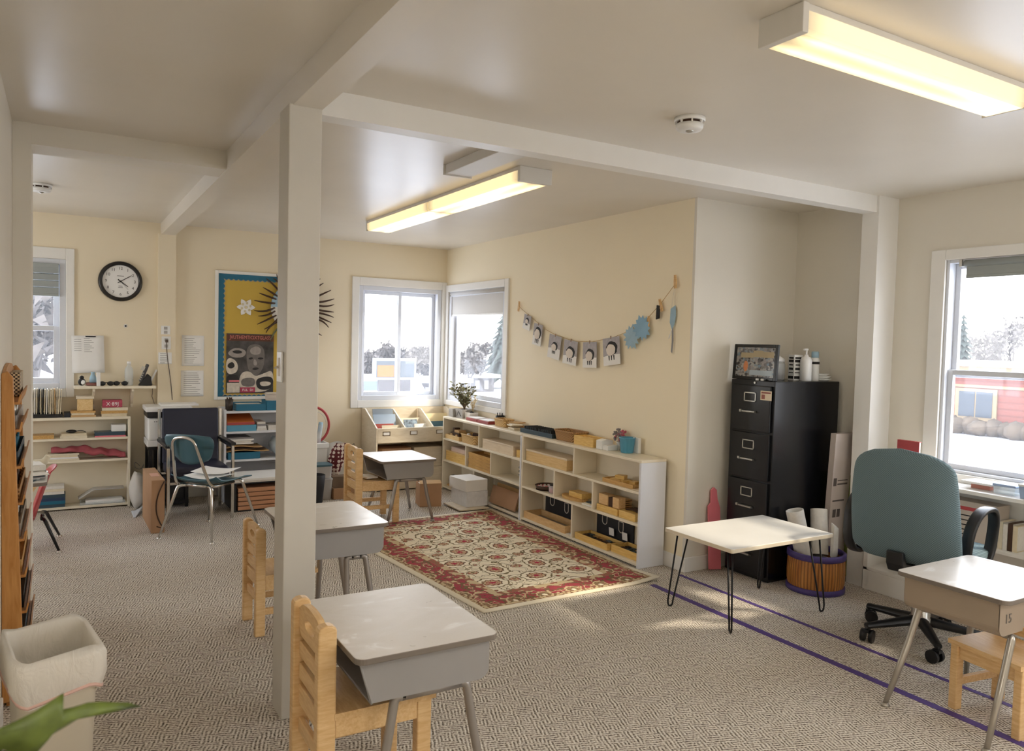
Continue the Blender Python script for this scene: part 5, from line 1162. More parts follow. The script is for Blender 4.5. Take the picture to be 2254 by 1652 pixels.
rn = random.Random(8); m = MB(); m.prism([(.03, -.15), (-.012, -.13), (-.02, -.2), (-.006, -.255), (.012, -.285), (.034, -.24)], 'x', -.004, 0); m.obj('upper_strip', SKYB, t); m = MB(); m.prism([(.014, -.28), (.002, -.27), (-.004, -.36), (.004, -.44), (.014, -.43), (.010, -.36)], 'x', -.003, 0); m.obj('lower_strip', GREYP, t)
m = MB(); m.tube([(-.003, .012, -.285), (-.003, .04, -.345)], .003, 5); m.obj('white_strip', PAPER, t)
# ================================================================ rug, tape
rc = [(1.93, 3.514), (3.175, 3.545), (3.185, 5.70), (1.735, 5.63)]
def rugp(u, v): return ((rc[0][0]*(1-u)+rc[1][0]*u)*(1-v)+(rc[3][0]*(1-u)+rc[2][0]*u)*v, (rc[0][1]*(1-u)+rc[1][1]*u)*(1-v)+(rc[3][1]*(1-u)+rc[2][1]*u)*v)
m = MB(); N = 12; vsx = []
for k in (0, 1):
    for i in range(N+1):
        for j in range(N+1):
            x, y = rugp(i/N, j/N); lift = .018*max(0, (i/N-.86)/.14)*max(0, (.12-j/N)/.12); vsx.append((x, y, .0008+lift if k == 0 else .010+lift))
W = N+1; o = W*W; fs = []
for i in range(N):
    for j in range(N): a = i*W+j; fs += [(a, a+1, a+W+1, a+W), (o+a, o+a+W, o+a+W+1, o+a+1)]
for i in range(N): fs += [(i*W, (i+1)*W, o+(i+1)*W, o+i*W), ((i+1)*W+N, i*W+N, o+i*W+N, o+(i+1)*W+N), (i+1, i, o+i, o+i+1), (N*W+i, N*W+i+1, o+N*W+i+1, o+N*W+i)]
m.add(vsx, fs, 0, True); ro = m.obj('rug', rug_mat(1.30, 2.17)); uv = ro.data.uv_layers.new(name='UVMap')
for lp in ro.data.loops: k = lp.vertex_index % o; uv.data[lp.index].uv = ((k//W)/N, (k % W)/N)
tag(ro, 'patterned oriental rug with a red border in front of the long low shelves', 'rug')
blk('floor_tape', 'narrow purple tape line on the carpet, farther one under the hairpin table', 'tape', (3.358, .9, .0004, 3.386, 3.58, .0016), PURPLE, bevel=0); blk('floor_tape', 'wide purple tape line on the carpet, the one nearer to the rug', 'tape', (3.058, .7, .0004, 3.10, 3.50, .0016), PURPLE, bevel=0)

# ================================================================ filing cabinet surroundings
zc = 1.2465
t = thing('photo_frame', 'black framed class photograph standing on the filing cabinet', 'picture frame', (3.775, 3.397, zc)); T = Matrix.Rotation(R(4), 4, 'Y'); w, h, f = .176, .225, .02
m = MB(); m.T = T; m.box(-.012, -w, 0, .006, -w+f, h); m.box(-.012, w-f, 0, .006, w, h); m.box(-.012, -w+f, 0, .006, w-f, f); m.box(-.012, -w+f, h-f, .006, w-f, h); m.obj('frame', BLACKM, t, bevel=.002)
PH = NT('class_photo'); _v = PH.add('ShaderNodeTexVoronoi', Scale=58.); PH.link(PH.coord('Object', (1, 1, 1.3)), _v.inputs['Vector']); PH.link(PH.ramp(_v.outputs['Color'], [(.1, lin((60, 58, 60))), (.4, lin((126, 124, 126))), (.65, lin((176, 172, 168))), (.9, lin((120, 140, 156)))]), PH.b.inputs['Base Color']); PH.b.inputs['Roughness'].default_value = .15
m = MB(); m.T = T; m.box(-.006, -w+f, f, .004, w-f, h-f); m.obj('photo_print', PH.m, t)
m = MB(); m.T = T
for i, (y, z, a, b) in enumerate(((.07, .155, .05, .016), (-.02, .165, .04, .02), (-.1, .16, .045, .018))): m.box(-.0066, y-a, z-b, -.006, y+a, z+b)
m.obj('photo_banner', M('photo_tan', (176, 160, 128), .4), t); m = MB(); m.T = T; m.sphere((-.006, .075, .085), (.001, .02, .035), 10); m.obj('orange_shirt', M('photo_orange', (206, 132, 84), .4), t)
m = MB(); m.T = T; m.box(-.0066, -.14, .03, -.006, .04, .062); m.obj('photo_floor', M('photo_pale_blue', (176, 190, 200), .4), t)
for i, y in enumerate((3.335, 3.295)): blk('tiny_die', ['left white die in front of the black photo frame', 'right white die in front of the black photo frame'][i], 'die', (3.735, y, zc, 3.747, y+.016, zc+.012), WHITEP, bevel=.001)
t = thing('clear_canister', 'clear canister with a white lid right of the photo frame', 'canister', (4.02, 3.425, zc)); MB().lathe([(.042, 0), (.046, .005), (.046, .10), (.04, .115)], n=22).obj('glass', CLR, t); MB().lathe([(.042, .115), (.042, .135), (.02, .148), (.015, .155)], n=22).obj('lid', WHITEP, t); MB().lathe([(.04, .006), (.04, .035), (.02, .04)], n=18).obj('contents', BROWN, t)
t = thing('black_stapler', 'small black clip in front of the clear canister', 'clip', (3.94, 3.395, zc), .4); MB().box(-.03, -.012, 0, .03, .012, .018).obj('body', BLACKP, t, bevel=.004); MB().tube(bez((-.025, 0, .02), (0, .0, .045), (.03, .0, .022), 5), .004, 6).obj('lever', BLACKP, t)
t = thing('printed_carton', 'narrow white carton with black print on the filing cabinet', 'carton', (4.08, 3.335, zc), R(-20)); MB().box(-.03, -.035, 0, .03, .035, .165).obj('box_body', WHITEP, t, bevel=.001); m = MB()
for i, (z, k, w2) in enumerate(((.145, .012, .026), (.125, .016, .028), (.10, .008, .022), (.075, .014, .024), (.05, .006, .026), (.02, .018, .03))): m.box(-.0306, -w2, z-k/2, -.03, w2, z+k/2); m.box(-w2*.9, -.0356, z-k/2, w2*.9, -.035, z+k/2)
m.obj('black_print', INK, t)
t = thing('pump_bottle', 'white pump bottle between the carton and the spray can', 'bottle', (4.09, 3.262, zc)); MB().lathe([(.032, 0), (.036, .004), (.036, .13), (.028, .15), (.012, .158), (.012, .168)], n=22).obj('body', WHITEP, t); MB().cyl((0, 0, .168), (0, 0, .195), .006, n=8).obj('stem', WHITEP, t); MB().prism([(-.035, .195), (.012, .195), (.012, .207), (-.02, .207)], 'y', -.007, .007).obj('pump_head', WHITEP, t, bevel=.003)
t = thing('spray_can', 'white spray can with a pale blue cap on the filing cabinet', 'spray can', (4.175, 3.262, zc)); MB().lathe([(.026, 0), (.028, .003), (.028, .135), (.022, .15)], n=22).obj('body', WHITEP, t); MB().lathe([(.023, .15), (.023, .185), (.018, .19)], n=18).obj('cap', SKYB, t); MB().lathe([(.0284, .108), (.0284, .124)], n=22).obj('black_band', INK, t)
m = MB(); 
for i, (r, z) in enumerate(((.075, 0), (.072, .016), (.06, .032))): tag(MB().lathe([(r*.7, 0), (r, .013), (r*.97, .0155), (r*.6, .010), (0, .008)], n=26).obj('white_dish', WHITEP, None, loc=(4.255, 3.285, zc+z)), ['bottom one of the stacked white plastic lids at the right on the cabinet', 'middle one of the stacked white plastic lids at the right on the cabinet', 'top one of the stacked white plastic lids at the right on the cabinet'][i], 'lid', 'stacked white lids')
# woven drum basket with paper rolls
BAMBV = NT('bamboo_strips'); _s = BAMBV.add('ShaderNodeSeparateXYZ'); BAMBV.link(BAMBV.coord(), _s.inputs[0]); _a = BAMBV.math('ARCTAN2', _s.outputs[0], _s.outputs[1]); _f = BAMBV.math('MULTIPLY_ADD', BAMBV.math('SINE', BAMBV.math('MULTIPLY', _a, 52.)), .5, .5)
_n = BAMBV.add('ShaderNodeTexNoise', Scale=9., Detail=3.); BAMBV.link(BAMBV.coord('Object', (3, 3, .6)), _n.inputs['Vector']); BAMBV.link(BAMBV.mix(BAMBV.math('POWER', _f, .35), lin((104, 58, 20)), BAMBV.ramp(_n.outputs['Fac'], [(.3, lin((168, 100, 38))), (.7, lin((206, 144, 74)))])), BAMBV.b.inputs['Base Color']); BAMBV.b.inputs['Roughness'].default_value = .4; BAMBV.bump(_f, .6, .004); BAMBV = BAMBV.m
t = thing('drum_basket', 'round bamboo drum basket with purple bands beside the filing cabinet', 'basket', (3.935, 3.005, 0))
MB().lathe([(.158, .03), (.164, .06), (.166, .12), (.163, .19), (.160, .205)], n=64, caps=False).obj('bamboo_wall', BAMBV, t)
for z0, z1, nm in ((.0, .034, 'lower_band'), (.198, .236, 'upper_band')): MB().lathe([(.162, z0), (.169, z0+.004), (.169, z1-.004), (.162, z1), (.152, z1), (.150, z0+.01), (.162, z0)], n=48, caps=False).obj(nm, M('band_purple', (74, 60, 120), .5, var=.1, vs=30), t)
MB().lathe([(.0, .02), (.15, .02)], n=40).obj('bottom', BROWN, t)
tag(MB().sphere((0, 0, 0), (.13, .13, .02), 18, fn=lambda d: 1+.06*math.sin(5*math.atan2(d.y, d.x))).obj('paper_wad', PAPERL, None, loc=(3.935, 3.005, .17)), 'crumpled white paper filling the drum basket', 'paper')
def roll(label, a, b, r):
    t = thing('paper_roll', label, 'paper roll', a); d = Vector(b)-Vector(a); m = MB(); m.tube([(0, 0, 0), d], r, 20, caps=False); m.tube([d, (0, 0, 0)], r*.86, 20, caps=False); n = d.normalized(); ax = n.orthogonal().normalized(); bx = n.cross(ax)
    for e in (Vector(), d): m.add([e+(ax*math.cos(2*math.pi*k/20)+bx*math.sin(2*math.pi*k/20))*q for q in (r, r*.86) for k in range(20)], [(k, (k+1) % 20, 20+(k+1) % 20, 20+k) for k in range(20)])
    m.obj('rolled_sheet', PAPERL, t); return t
roll('short white paper roll at the left in the drum basket', (3.895, 3.065, .2), (3.84, 3.10, .47), .052); roll('white paper roll leaning to the right in the drum basket', (3.985, 3.02, .2), (4.045, 3.085, .46), .05)
t = thing('folded_paper', 'wide folded white paper flap at the right of the drum basket', 'paper', (3.975, 2.925, .2), R(25)); m = MB(); m.grid(lambda u, v: (-.07+.14*u, -.02+.03*math.sin(3*u), .02+.2*v-.10*(u-.3)**2), 8, 4); m.obj('flap', PAPERL, t, solid=.003)
t = thing('cardboard_tube_box', 'tall flat greyish white carton leaning beside the filing cabinet', 'carton', (4.225, 3.115, 0)); m = MB(); m.T = Matrix.Rotation(R(2.5), 4, 'X'); m.box(-.085, -.02, 0, .085, .02, .93); m.obj('carton_body', M('carton_grey_white', (196, 184, 176), .7, var=.04), t, bevel=.002)
m = MB(); m.T = Matrix.Rotation(R(2.5), 4, 'X'); m.box(-.075, -.021, .60, -.045, -.02, .65); m.box(-.035, -.021, .605, .06, -.02, .615); m.box(-.035, -.021, .63, .06, -.02, .636); m.box(-.07, -.021, .50, .04, -.02, .51); m.box(-.06, -.021, .40, -.03, -.02, .45); m.box(-.02, -.021, .40, .01, -.02, .45); m.obj('black_print', M('carton_print', (92, 84, 80), .7), t)
m = MB(); m.grid(lambda u, v: (4.338+.012*math.sin(3*v), 3.03+.12*u, .002+.65*v), 3, 6); tag(m.obj('green_poster', M('lime_paper', (176, 190, 104), .7), None, solid=.002), 'lime green sheet behind the tall carton', 'poster')
t = thing('pink_board', 'pink card board with rounded top leaning beside the filing cabinet', 'board', (3.655, 3.555, .0), R(0)); m = MB(); m.T = Matrix.Rotation(R(-4), 4, 'X'); m.prism([(-.052, .012), (.052, .0), (.052, .40), (.03, .46), (.024, .52), (.0, .538), (-.024, .52), (-.028, .44), (-.052, .42)], 'y', -.006, .006); m.obj('card_panel', PINKB, t, bevel=.002)

# ================================================================ window shelf things (top z .712)
zw = .7125
t = book('red book standing upright on the window shelf near the wall post', (4.285, 2.61, zw, 4.31, 2.745, zw+.215), REDP, spine='x-')
def caddy(label, x, y, w, d, h, mat, lidmat, rz=0, cont=None, name='plastic_box'):
    t = thing(name, label, 'box', (x, y, zw), rz); m = MB(); m.add([(-w*.46, -d*.46, 0), (w*.46, -d*.46, 0), (w*.46, d*.46, 0), (-w*.46, d*.46, 0), (-w/2, -d/2, h), (w/2, -d/2, h), (w/2, d/2, h), (-w/2, d/2, h)], [(0, 3, 2, 1), (0, 1, 5, 4), (1, 2, 6, 5), (2, 3, 7, 6), (3, 0, 4, 7)]); m.obj('body', mat, t, solid=.003)
    MB().box(-w*.53, -d*.53, h+.001, w*.53, d*.53, h+.014).obj('lid', lidmat, t, bevel=.004)
    if cont: MB().box(-w*.4, -d*.4, .004, w*.4, d*.4, h*.55).obj('contents', cont, t)
LILAC = M('frosted_blue_plastic', (158, 176, 206), .4)
caddy('blue plastic box with a white lid at the right on the window shelf', 4.30, 1.955, .13, .17, .06, LILAC, WHITEP, 0, TURQ); caddy('small frosted box with a lilac lid left of the blue box', 4.315, 2.125, .11, .11, .04, CLEAR, LILAC)
t = thing('cutting_board', 'white board lying on the window shelf with a red stripe beneath', 'board', (4.33, 2.29, zw)); MB().box(-.07, -.10, .03, .07, .06, .042).obj('board_top', WHITEP, t, bevel=.003); MB().box(-.02, -.07, 0, .02, .03, .0298).obj('red_stripe', M('faded_red', (206, 140, 124), .6), t)
for i in range(3): blk('envelope', ['lowest white envelope at the left of the window shelf', 'middle white envelope at the left of the window shelf', 'top white envelope at the left of the window shelf'][i], 'envelope', (4.23+.02*i, 2.40+.015*i, zw+.004*i, 4.36, 2.52+.01*i, zw+.004*i+.0035), [PAPER, PAPERL, PAPER][i], bevel=.0005)
m = MB()
for i in range(5): m.tube(bez((0, .004*i, .002), (.01*i-.02, 0, .06), (.02*i-.04, .012*i-.02, .10), 4), .006, 6)
tag(m.obj('paper_flower', PAPERL, None, loc=(4.30, 2.545, zw)), 'crumpled cream paper flower next to the envelopes on the window shelf', 'paper flower')
# lower tiers
zm = .4255
t = thing('carton', 'white carton with red and black print on the middle tier behind the office chair', 'carton', (4.33, 2.315, zm)); MB().box(-.06, -.16, 0, .06, .16, .215).obj('carton_body', M('carton_white', (208, 196, 184), .7), t, bevel=.002)
m = MB(); m.box(-.0606, -.06, .165, -.06, .09, .185); m.box(-.0606, -.155, .13, -.06, -.125, .20); m.obj('red_print', M('print_red', (190, 74, 78), .6), t); m = MB()
for i in range(5): m.box(-.0606, -.02+.01*(i % 2), .03+.026*i, -.06, .12-.02*(i % 3), .036+.026*i)
m.obj('black_print', INK, t)
for i in range(4): book(['first standing book right of the printed carton', 'second standing book right of the printed carton', 'third standing book right of the printed carton', 'fourth standing book right of the printed carton'][i], (4.25, 2.115-.024*i, zm, 4.385, 2.137-.024*i, zm+.145-.01*(i % 2)), [BONE, PAPERL, BROWN, FOLD][i], spine='x-', group='books on the middle tier')
for i in range(2): blk('white_tray', ['lower flat white tray at the right of the middle tier', 'upper flat white tray at the right of the middle tier'][i], 'tray', (4.225, 1.55+.03*i, zm+.012*i, 4.39, 1.93, zm+.012*i+.0115), [PAPERL, WHITEP][i])
zl = .1405
t = thing('wooden_drawer_box', 'orange wooden box on the bottom tier behind the chair column', 'box', (4.32, 2.42, zl)); MB().box(-.075, -.17, 0, .075, .17, .075).obj('lower_body', OAK, t, bevel=.002); MB().box(-.075, -.17, .077, .075, .17, .13).obj('upper_body', OAK, t, bevel=.002)
m = MB(); m.grid(lambda u, v: (4.24+.12*u, 2.63+.06*v, zl+.10+.09*math.sin(2.4*u)*(1-.4*v)), 8, 4); tag(m.obj('curved_paper', PAPERL, None, solid=.004), 'curved white paper left of the orange wooden box on the bottom tier', 'paper')

# ================================================================ between column and bookcase
t = thing('tall_bin', 'tall white plastic bin against the far wall right of the column', 'bin', (2.01, 7.02, 0)); m = MB(); m.add([(-.085, -.085, 0), (.085, -.085, 0), (.085, .085, 0), (-.085, .085, 0), (-.10, -.10, .44), (.10, -.10, .44), (.10, .10, .44), (-.10, .10, .44)], [(0, 3, 2, 1), (0, 1, 5, 4), (1, 2, 6, 5), (2, 3, 7, 6), (3, 0, 4, 7)]); m.obj('body', WHITEP, t, solid=.004, bevel=.01); m = MB()
for b in ((-.112, -.112, .112, -.095), (-.112, .095, .112, .112), (-.112, -.095, -.095, .095), (.095, -.095, .112, .095)): m.box(b[0], b[1], .425, b[2], b[3], .475)
m.obj('rim', WHITEP, t, bevel=.006)
t = thing('hoop', 'red hoop standing in the tall white bin', 'hoop', (2.005, 7.02, .34)); MB().tube([(.145*math.cos(a), 0, .29+.165*math.sin(a)) for a in (2*math.pi*k/40 for k in range(40))], .012, 8, closed=True).obj('ring', REDP, t); MB().tube([(.12*math.cos(a), .004, .29+.13*math.sin(a)) for a in (2*math.pi*k/40 for k in range(40))], .003, 6, closed=True).obj('inner_wire', PAPERL, t)
t = thing('blue_ribbon', 'curled blue plastic strip in the tall white bin', 'strip', (2.0, 7.05, .25)); m = MB(); m.grid(lambda u, v: (-.05+.11*u**2, .03*v-.02, .02+.38*(1-u)**.7), 8, 2); m.obj('strip', SKYB, t, solid=.004)
t = thing('plastic_tube', 'clear plastic tube with a blue end leaning out of the tall bin', 'tube', (2.0, 6.968, .20)); MB().tube([(.01, 0, .05), (.06, .01, .44)], .022, 16).obj('tube_wall', CLR, t); MB().tube([(.0515, .0083, .37), (.0625, .0105, .46)], .019, 14).obj('blue_core', SKYB, t)
POLKA = NT('polka_cloth'); _v = POLKA.add('ShaderNodeTexVoronoi', Scale=26.); _v.inputs['Randomness'].default_value = .15; POLKA.link(POLKA.coord(), _v.inputs['Vector']); POLKA.link(POLKA.mix(POLKA.math('LESS_THAN', _v.outputs['Distance'], .5), lin((96, 30, 36)), lin((232, 216, 206))), POLKA.b.inputs['Base Color']); POLKA.b.inputs['Roughness'].default_value = .8; POLKA = POLKA.m
t = thing('polka_umbrella', 'closed red and white polka dot umbrella leaning beside the white bin', 'umbrella', (2.165, 6.90, .0), R(-20)); m = MB(); m.grid(lambda u, v: ((.012+.052*math.sin(math.pi*min(1, v*.72+.08))*(1+.22*math.cos(6*math.pi*2*u)))*math.cos(2*math.pi*u)+.012*v+.05*v*v, (.012+.045*math.sin(math.pi*min(1, v*.72+.08)))*math.sin(2*math.pi*u)-.0, .14+.33*v), 36, 10, closed=True); m.obj('canopy', POLKA, t); MB().tube([(0, 0, .0), (.015, 0, .2), (.06, 0, .46)], .006, 8).obj('shaft', BROWN, t)
def lidtub(label, b, mat, lidm, tap=.92, name='lidded_tub'):
    x0, y0, z0, x1, y1, z1 = b; t = thing(name, label, 'tub', ((x0+x1)/2, (y0+y1)/2, z0)); w, d, h = (x1-x0)/2, (y1-y0)/2, z1-z0; m = MB(); P = rrect(-w*tap, -d*tap, w*tap, d*tap, .03); Q = rrect(-w, -d, w, d, .03); n = len(P); m.add([(*p, 0) for p in P]+[(*q, h) for q in Q], [tuple(reversed(range(n)))]+[(i, (i+1) % n, n+(i+1) % n, n+i) for i in range(n)], 0, False); m.obj('body', mat, t, solid=.003)
    m = MB(); m.prism(rrect(-w*1.05, -d*1.05, w*1.05, d*1.05, .03), 'z', h+.001, h+.018); m.obj('lid', lidm, t, bevel=.003)
    return t
GREYTUB = M('grey_plastic_tub', (186, 184, 182), .45)
lidtub('lower grey tub standing on the carpet right of the column', (1.92, 6.66, .0005, 2.085, 6.84, .17), GREYTUB, GREYTUB); lidtub('upper clear grey tub with a teal lid on the lower grey tub', (1.93, 6.67, .191, 2.085, 6.83, .295), GREYTUB, TEALP)
t = thing('mesh_bin', 'black mesh bin right of the column in front of the grey tubs', 'bin', (1.885, 6.52, .0)); MB().lathe([(.06, 0), (.085, .255), (.082, .257), (.058, .006), (0, .005)], n=24).obj('mesh_wall', DARK, t)
tray('cardboard_tray', 'open tan cardboard tray on the carpet left of the wooden chair', (2.085, 6.63, .0005, 2.28, 6.84, .10), CARD, .006, KRAFT); blk('carton_flap', 'dark inner box standing in the tan cardboard tray', 'box', (2.10, 6.72, .0085, 2.265, 6.825, .19), M('dark_card_inside', (128, 108, 90), .8))
m = MB(); m.grid(lambda u, v: (2.16+.30*u, 7.03+.10*v-.06*(1-v), .06+.36*v*(1-.35*u**2)+.06*math.sin(3*u)), 8, 6); tag(m.obj('plastic_sheet', M('milky_plastic', (222, 222, 220), .3), None, solid=.004), 'bent milky plastic sheet leaning on the wall left of the display bookcase', 'plastic sheet')
m = MB(); m.tube([(2.36, 7.19, .3), (2.45, 7.18, .42), (2.5, 7.19, .30), (2.51, 7.19, .05)], .004, 6); tag(m.obj('black_cable', BLACKP), 'black cable arching over the milky plastic sheet', 'cable')
# bookcase books
zb = .4685
def leanbook(label, x0, x1, y, h, tilt, mt, th=.014, z=zb): m = MB(); t_ = R(tilt); m.obox((0, h/2*math.sin(t_), h/2*math.cos(t_)+th/2*math.sin(t_)), (x1-x0, th, h), (-t_, 0, 0)); return tag(m.obj('picture_book', mt, None, loc=((x0+x1)/2, y, z+.006)), label, 'book', 'books in the display bookcase')
leanbook('tall grey-blue picture book at the back of the left bin', 2.585, 2.79, 6.96, .30, 18, M('bk_greyblue', (150, 160, 168), .5)); leanbook('pale blue sky picture book in the left bin', 2.575, 2.80, 6.93, .25, 18, M('bk_sky', (176, 196, 216), .5)); leanbook('red picture book at the front of the left bin', 2.58, 2.76, 6.895, .16, 18, M('bk_red', (176, 82, 72), .5)); leanbook('cream open picture book at the front right of the left bin', 2.63, 2.81, 6.862, .15, 18, BONE, .01)
leanbook('pale picture book at the back of the middle bin', 2.87, 3.09, 7.0, .20, 18, BONE); leanbook('dark blue and white picture book in the middle bin', 2.89, 3.03, 6.945, .19, 18, M('bk_navy_white', (120, 136, 150), .5, var=.6, vs=40)); leanbook('white picture book lying right in the middle bin', 2.98, 3.10, 6.90, .15, 18, PAPER)
leanbook('cream picture book at the back of the right bin', 3.14, 3.38, 6.99, .24, 16, M('bk_cream', (226, 206, 160), .5)); o = leanbook('dark teal picture book with pale lettering in the right bin', 3.16, 3.39, 6.90, .17, 16, M('bk_teal_dark', (48, 84, 96), .5))
m = MB(); m.T = Matrix.Rotation(R(-16), 4, 'X'); m.text('PSSSES', .05, Matrix.Translation((0, -.0075, .075)) @ T0); q = m.obj('lettering', PAPER, o); q['label'] = 'pale lettering'
# carton under bookcase and around the far desk
t = thing('open_carton', 'open brown carton on the carpet under the far desk', 'carton', (2.775, 6.12, 0), R(-12)); m = MB(); w, h = .095, .20
for b in ((-w, -w, w, -w+.004), (-w, w-.004, w, w), (-w, -w+.004, -w+.004, w-.004), (w-.004, -w+.004, w, w-.004)): m.box(b[0], b[1], 0, b[2], b[3], h)
m.obj('sides', CARD, t); MB().box(-w, -w, 0, w, w, .004).obj('bottom', CARD, t); m = MB(); m.T = Matrix.Translation((0, -w, h)) @ Matrix.Rotation(R(-70), 4, 'X'); m.box(-w, -.004, 0, w, 0, .06); m.obj('flap', KRAFT, t); MB().box(-w+.01, -w+.01, .01, w-.01, w-.01, h-.012).obj('contents', PAPERL, t)
blk('white_folder', 'white folder lying on the seat of the wooden chair at the far desk', 'folder', (2.03, 5.68, .349, 2.13, 5.82, .362), PAPER, rz=.2)
for i in range(2): blk('storage_box', ['light wooden box on the lower shelf of the display bookcase', 'framed wooden box right on the lower shelf of the display bookcase'][i], 'box', (2.62+.33*i, 6.86, .2065, 2.92+.33*i, 7.12, .40), [CARD, MAPLEP][i], bevel=.004)
# ================================================================ supply shelf under the bulletin board
yf = 6.915
t = thing('pencil_cup', 'black mesh pencil cup at the left end of the supply shelf top', 'cup', (1.25, 6.98, .7855)); MB().lathe([(.030, 0), (.034, .10), (.032, .10), (.028, .004), (0, .003)], n=20).obj('mesh_wall', M('mesh_dark_brown', (62, 52, 44), .6, var=.4, vs=80), t); m = MB()
for i in range(5): a = i*1.25; m.tube([(.01*math.cos(a), .01*math.sin(a), .005), (.02*math.cos(a), .02*math.sin(a), .115)], .005, 6)
m.obj('pencils', BROWN, t)
tray('blue_box', 'long low blue open box on the supply shelf top', (1.30, 6.92, .7855, 1.55, 7.18, .845), BLUEC, .005); blk('paper_stack', 'papers inside the long low blue box', 'papers', (1.31, 6.94, .7925, 1.54, 7.17, .835), PAPERL)
tray('blue_box', 'taller blue box at the right of the supply shelf top', (1.555, 6.92, .7855, 1.72, 7.12, .872), BLUEC, .005)
basket('wicker_bowl', 'white bowl with red stripes standing in the taller blue box', (1.635, 7.02, .7925), .062, .062, .135, weave('striped_bowl', (150, 70, 64), (232, 224, 210), 260., plane='zz'), 1.15, rnd=1)
t = thing('storage_box', 'turquoise flat box under the orange folder stack on the supply shelf', 'box', (1.347, 7.04, .6085)); MB().box(-.122, -.12, 0, .122, .12, .054).obj('body', TURQ, t, bevel=.002)
t = thing('orange_folders', 'sloping orange and red folders on the turquoise box', 'folder', (1.345, 7.04, .663)); m = MB(); m.prism([(-.12, .0), (.12, .0), (.11, .088), (-.12, .028)], 'x', -.12, .108); m.obj('folder_block', [M('orange_card', (190, 104, 44), .6)], t, bevel=.002); MB().box(-.12, -.1225, .004, .11, -.1205, .022).obj('red_edge', REDP, t)
for i in range(4): blk('paper_stack', ['bottom papers right of the turquoise box', 'second papers right of the turquoise box', 'third papers right of the turquoise box', 'top papers right of the turquoise box'][i], 'papers', (1.475+.004*(i % 2), 6.93, .6085+.019*i, 1.562-.004*i, 7.15, .6085+.019*i+.0185), [PAPERL, PAPER, GREYP, PAPERL][i], bevel=.001)
for i in range(2): blk('paper_stack', ['lower white papers at the right of the upper supply shelf', 'upper white papers at the right of the upper supply shelf'][i], 'papers', (1.575, 6.93, .6085+.022*i, 1.72, 7.15, .6085+.022*i+.0215), PAPERL, bevel=.001)
tray('blue_box', 'blue shallow box on the middle board of the supply shelf', (1.235, 6.92, .3625, 1.505, 7.16, .422), BLUEC, .005)
for i in range(3): m = MB(); m.grid(lambda u, v: (1.225+(.36-.03*i)*u, 6.925+.22*v, .428+.018*i+.012*math.sin(5*u)+.012*u*u), 8, 3); tag(m.obj('envelope', [KRAFT, BROWN, KRAFT][i], None, solid=.006), ['lowest brown envelope lying on the blue shallow box', 'dark middle envelope lying on the blue shallow box', 'top brown envelope lying on the blue shallow box'][i], 'envelope')
for i in range(4): blk('paper_stack', ['lowest white pad over the brown envelopes', 'second white pad over the brown envelopes', 'third white pad over the brown envelopes', 'top grey pad over the brown envelopes'][i], 'papers', (1.225, 6.94, .492+.015*i, 1.45-.02*(i % 2), 7.15, .492+.015*i+.0145), [PAPER, PAPERL, PAPER, GREYP][i], bevel=.001, rz=.02*i)
tag(MB().sphere((0, 0, .098), (.062, .10, .08), 14, fn=lambda d: 1+.10*math.sin(7*d.x+5*d.z)+.05*math.sin(13*d.y)).obj('plastic_bag', M('pale_blue_bag', (196, 210, 220), .35), None, loc=(1.665, 7.03, .364)), 'pale bluish plastic bag at the right of the middle supply shelf board', 'bag')
tag(MB().sphere((0, 0, .062), (.08, .06, .05), 12, fn=lambda d: 1+.15*math.sin(9*d.x+5*d.y)).obj('dark_cloth', BROWN, None, loc=(1.60, 7.03, .0605)), 'dark crumpled cloth at the bottom of the supply shelf', 'cloth')
t = thing('tape_dispenser', 'small grey tape dispenser at the bottom of the supply shelf', 'dispenser', (1.44, 7.02, .0605)); MB().prism([(-.05, 0), (.06, 0), (.06, .03), (.0, .03), (-.05, .05)], 'y', -.025, .025).obj('base', DARK, t, bevel=.003); MB().tube([(0, -.015, .055), (0, .015, .055)], .03, 16).obj('tape_roll', PAPERL, t)
# stack of flat cartons with paper pads
for i in range(5): blk('flat_carton', ['lowest of five flat tan cartons in front of the supply shelf', 'second of five flat tan cartons in front of the supply shelf', 'third of five flat tan cartons in front of the supply shelf', 'fourth of five flat tan cartons in front of the supply shelf', 'topmost of five flat tan cartons in front of the supply shelf'][i], 'carton', (1.235, 6.465, .012+.037*i, 1.75, 6.86, .012+.037*i+.031), M('flat_carton_pink_tan', (204, 152, 116), .75, var=.05) if i == 0 else bpy.data.materials['flat_carton_pink_tan'], group='flat tan cartons', bevel=.003)
t = thing('carton_rack', 'black rack around the flat tan cartons', 'rack', (1.21, 6.66, 0)); MB().box(-.012, -.20, 0, .012, .20, .225).obj('side_panel', BLACKP, t, bevel=.003); MB().box(.012, -.19, 0, .54, .19, .010).obj('bottom', BLACKP, t)
m = MB()
for i in range(4): m.box(.03, -.18, .0455+.037*i, .50, .18, .048+.037*i)
m.obj('spacers', DARK, t)
for i in range(3): m = MB(); m.box(-.31, -.19, 0, .28, .19, [.010, .012, .020][i]); tag(m.obj('paper_pad', [DARK, PAPERL, PAPER][i], None, bevel=.002, loc=(1.46+.012*i, 6.665, .2255+[0, .0105, .023][i]), rz=.015*i), ['dark board on top of the flat tan cartons', 'grey-white pad on the dark board above the flat tan cartons', 'large white pad topmost on the flat tan cartons'][i], 'paper pad')

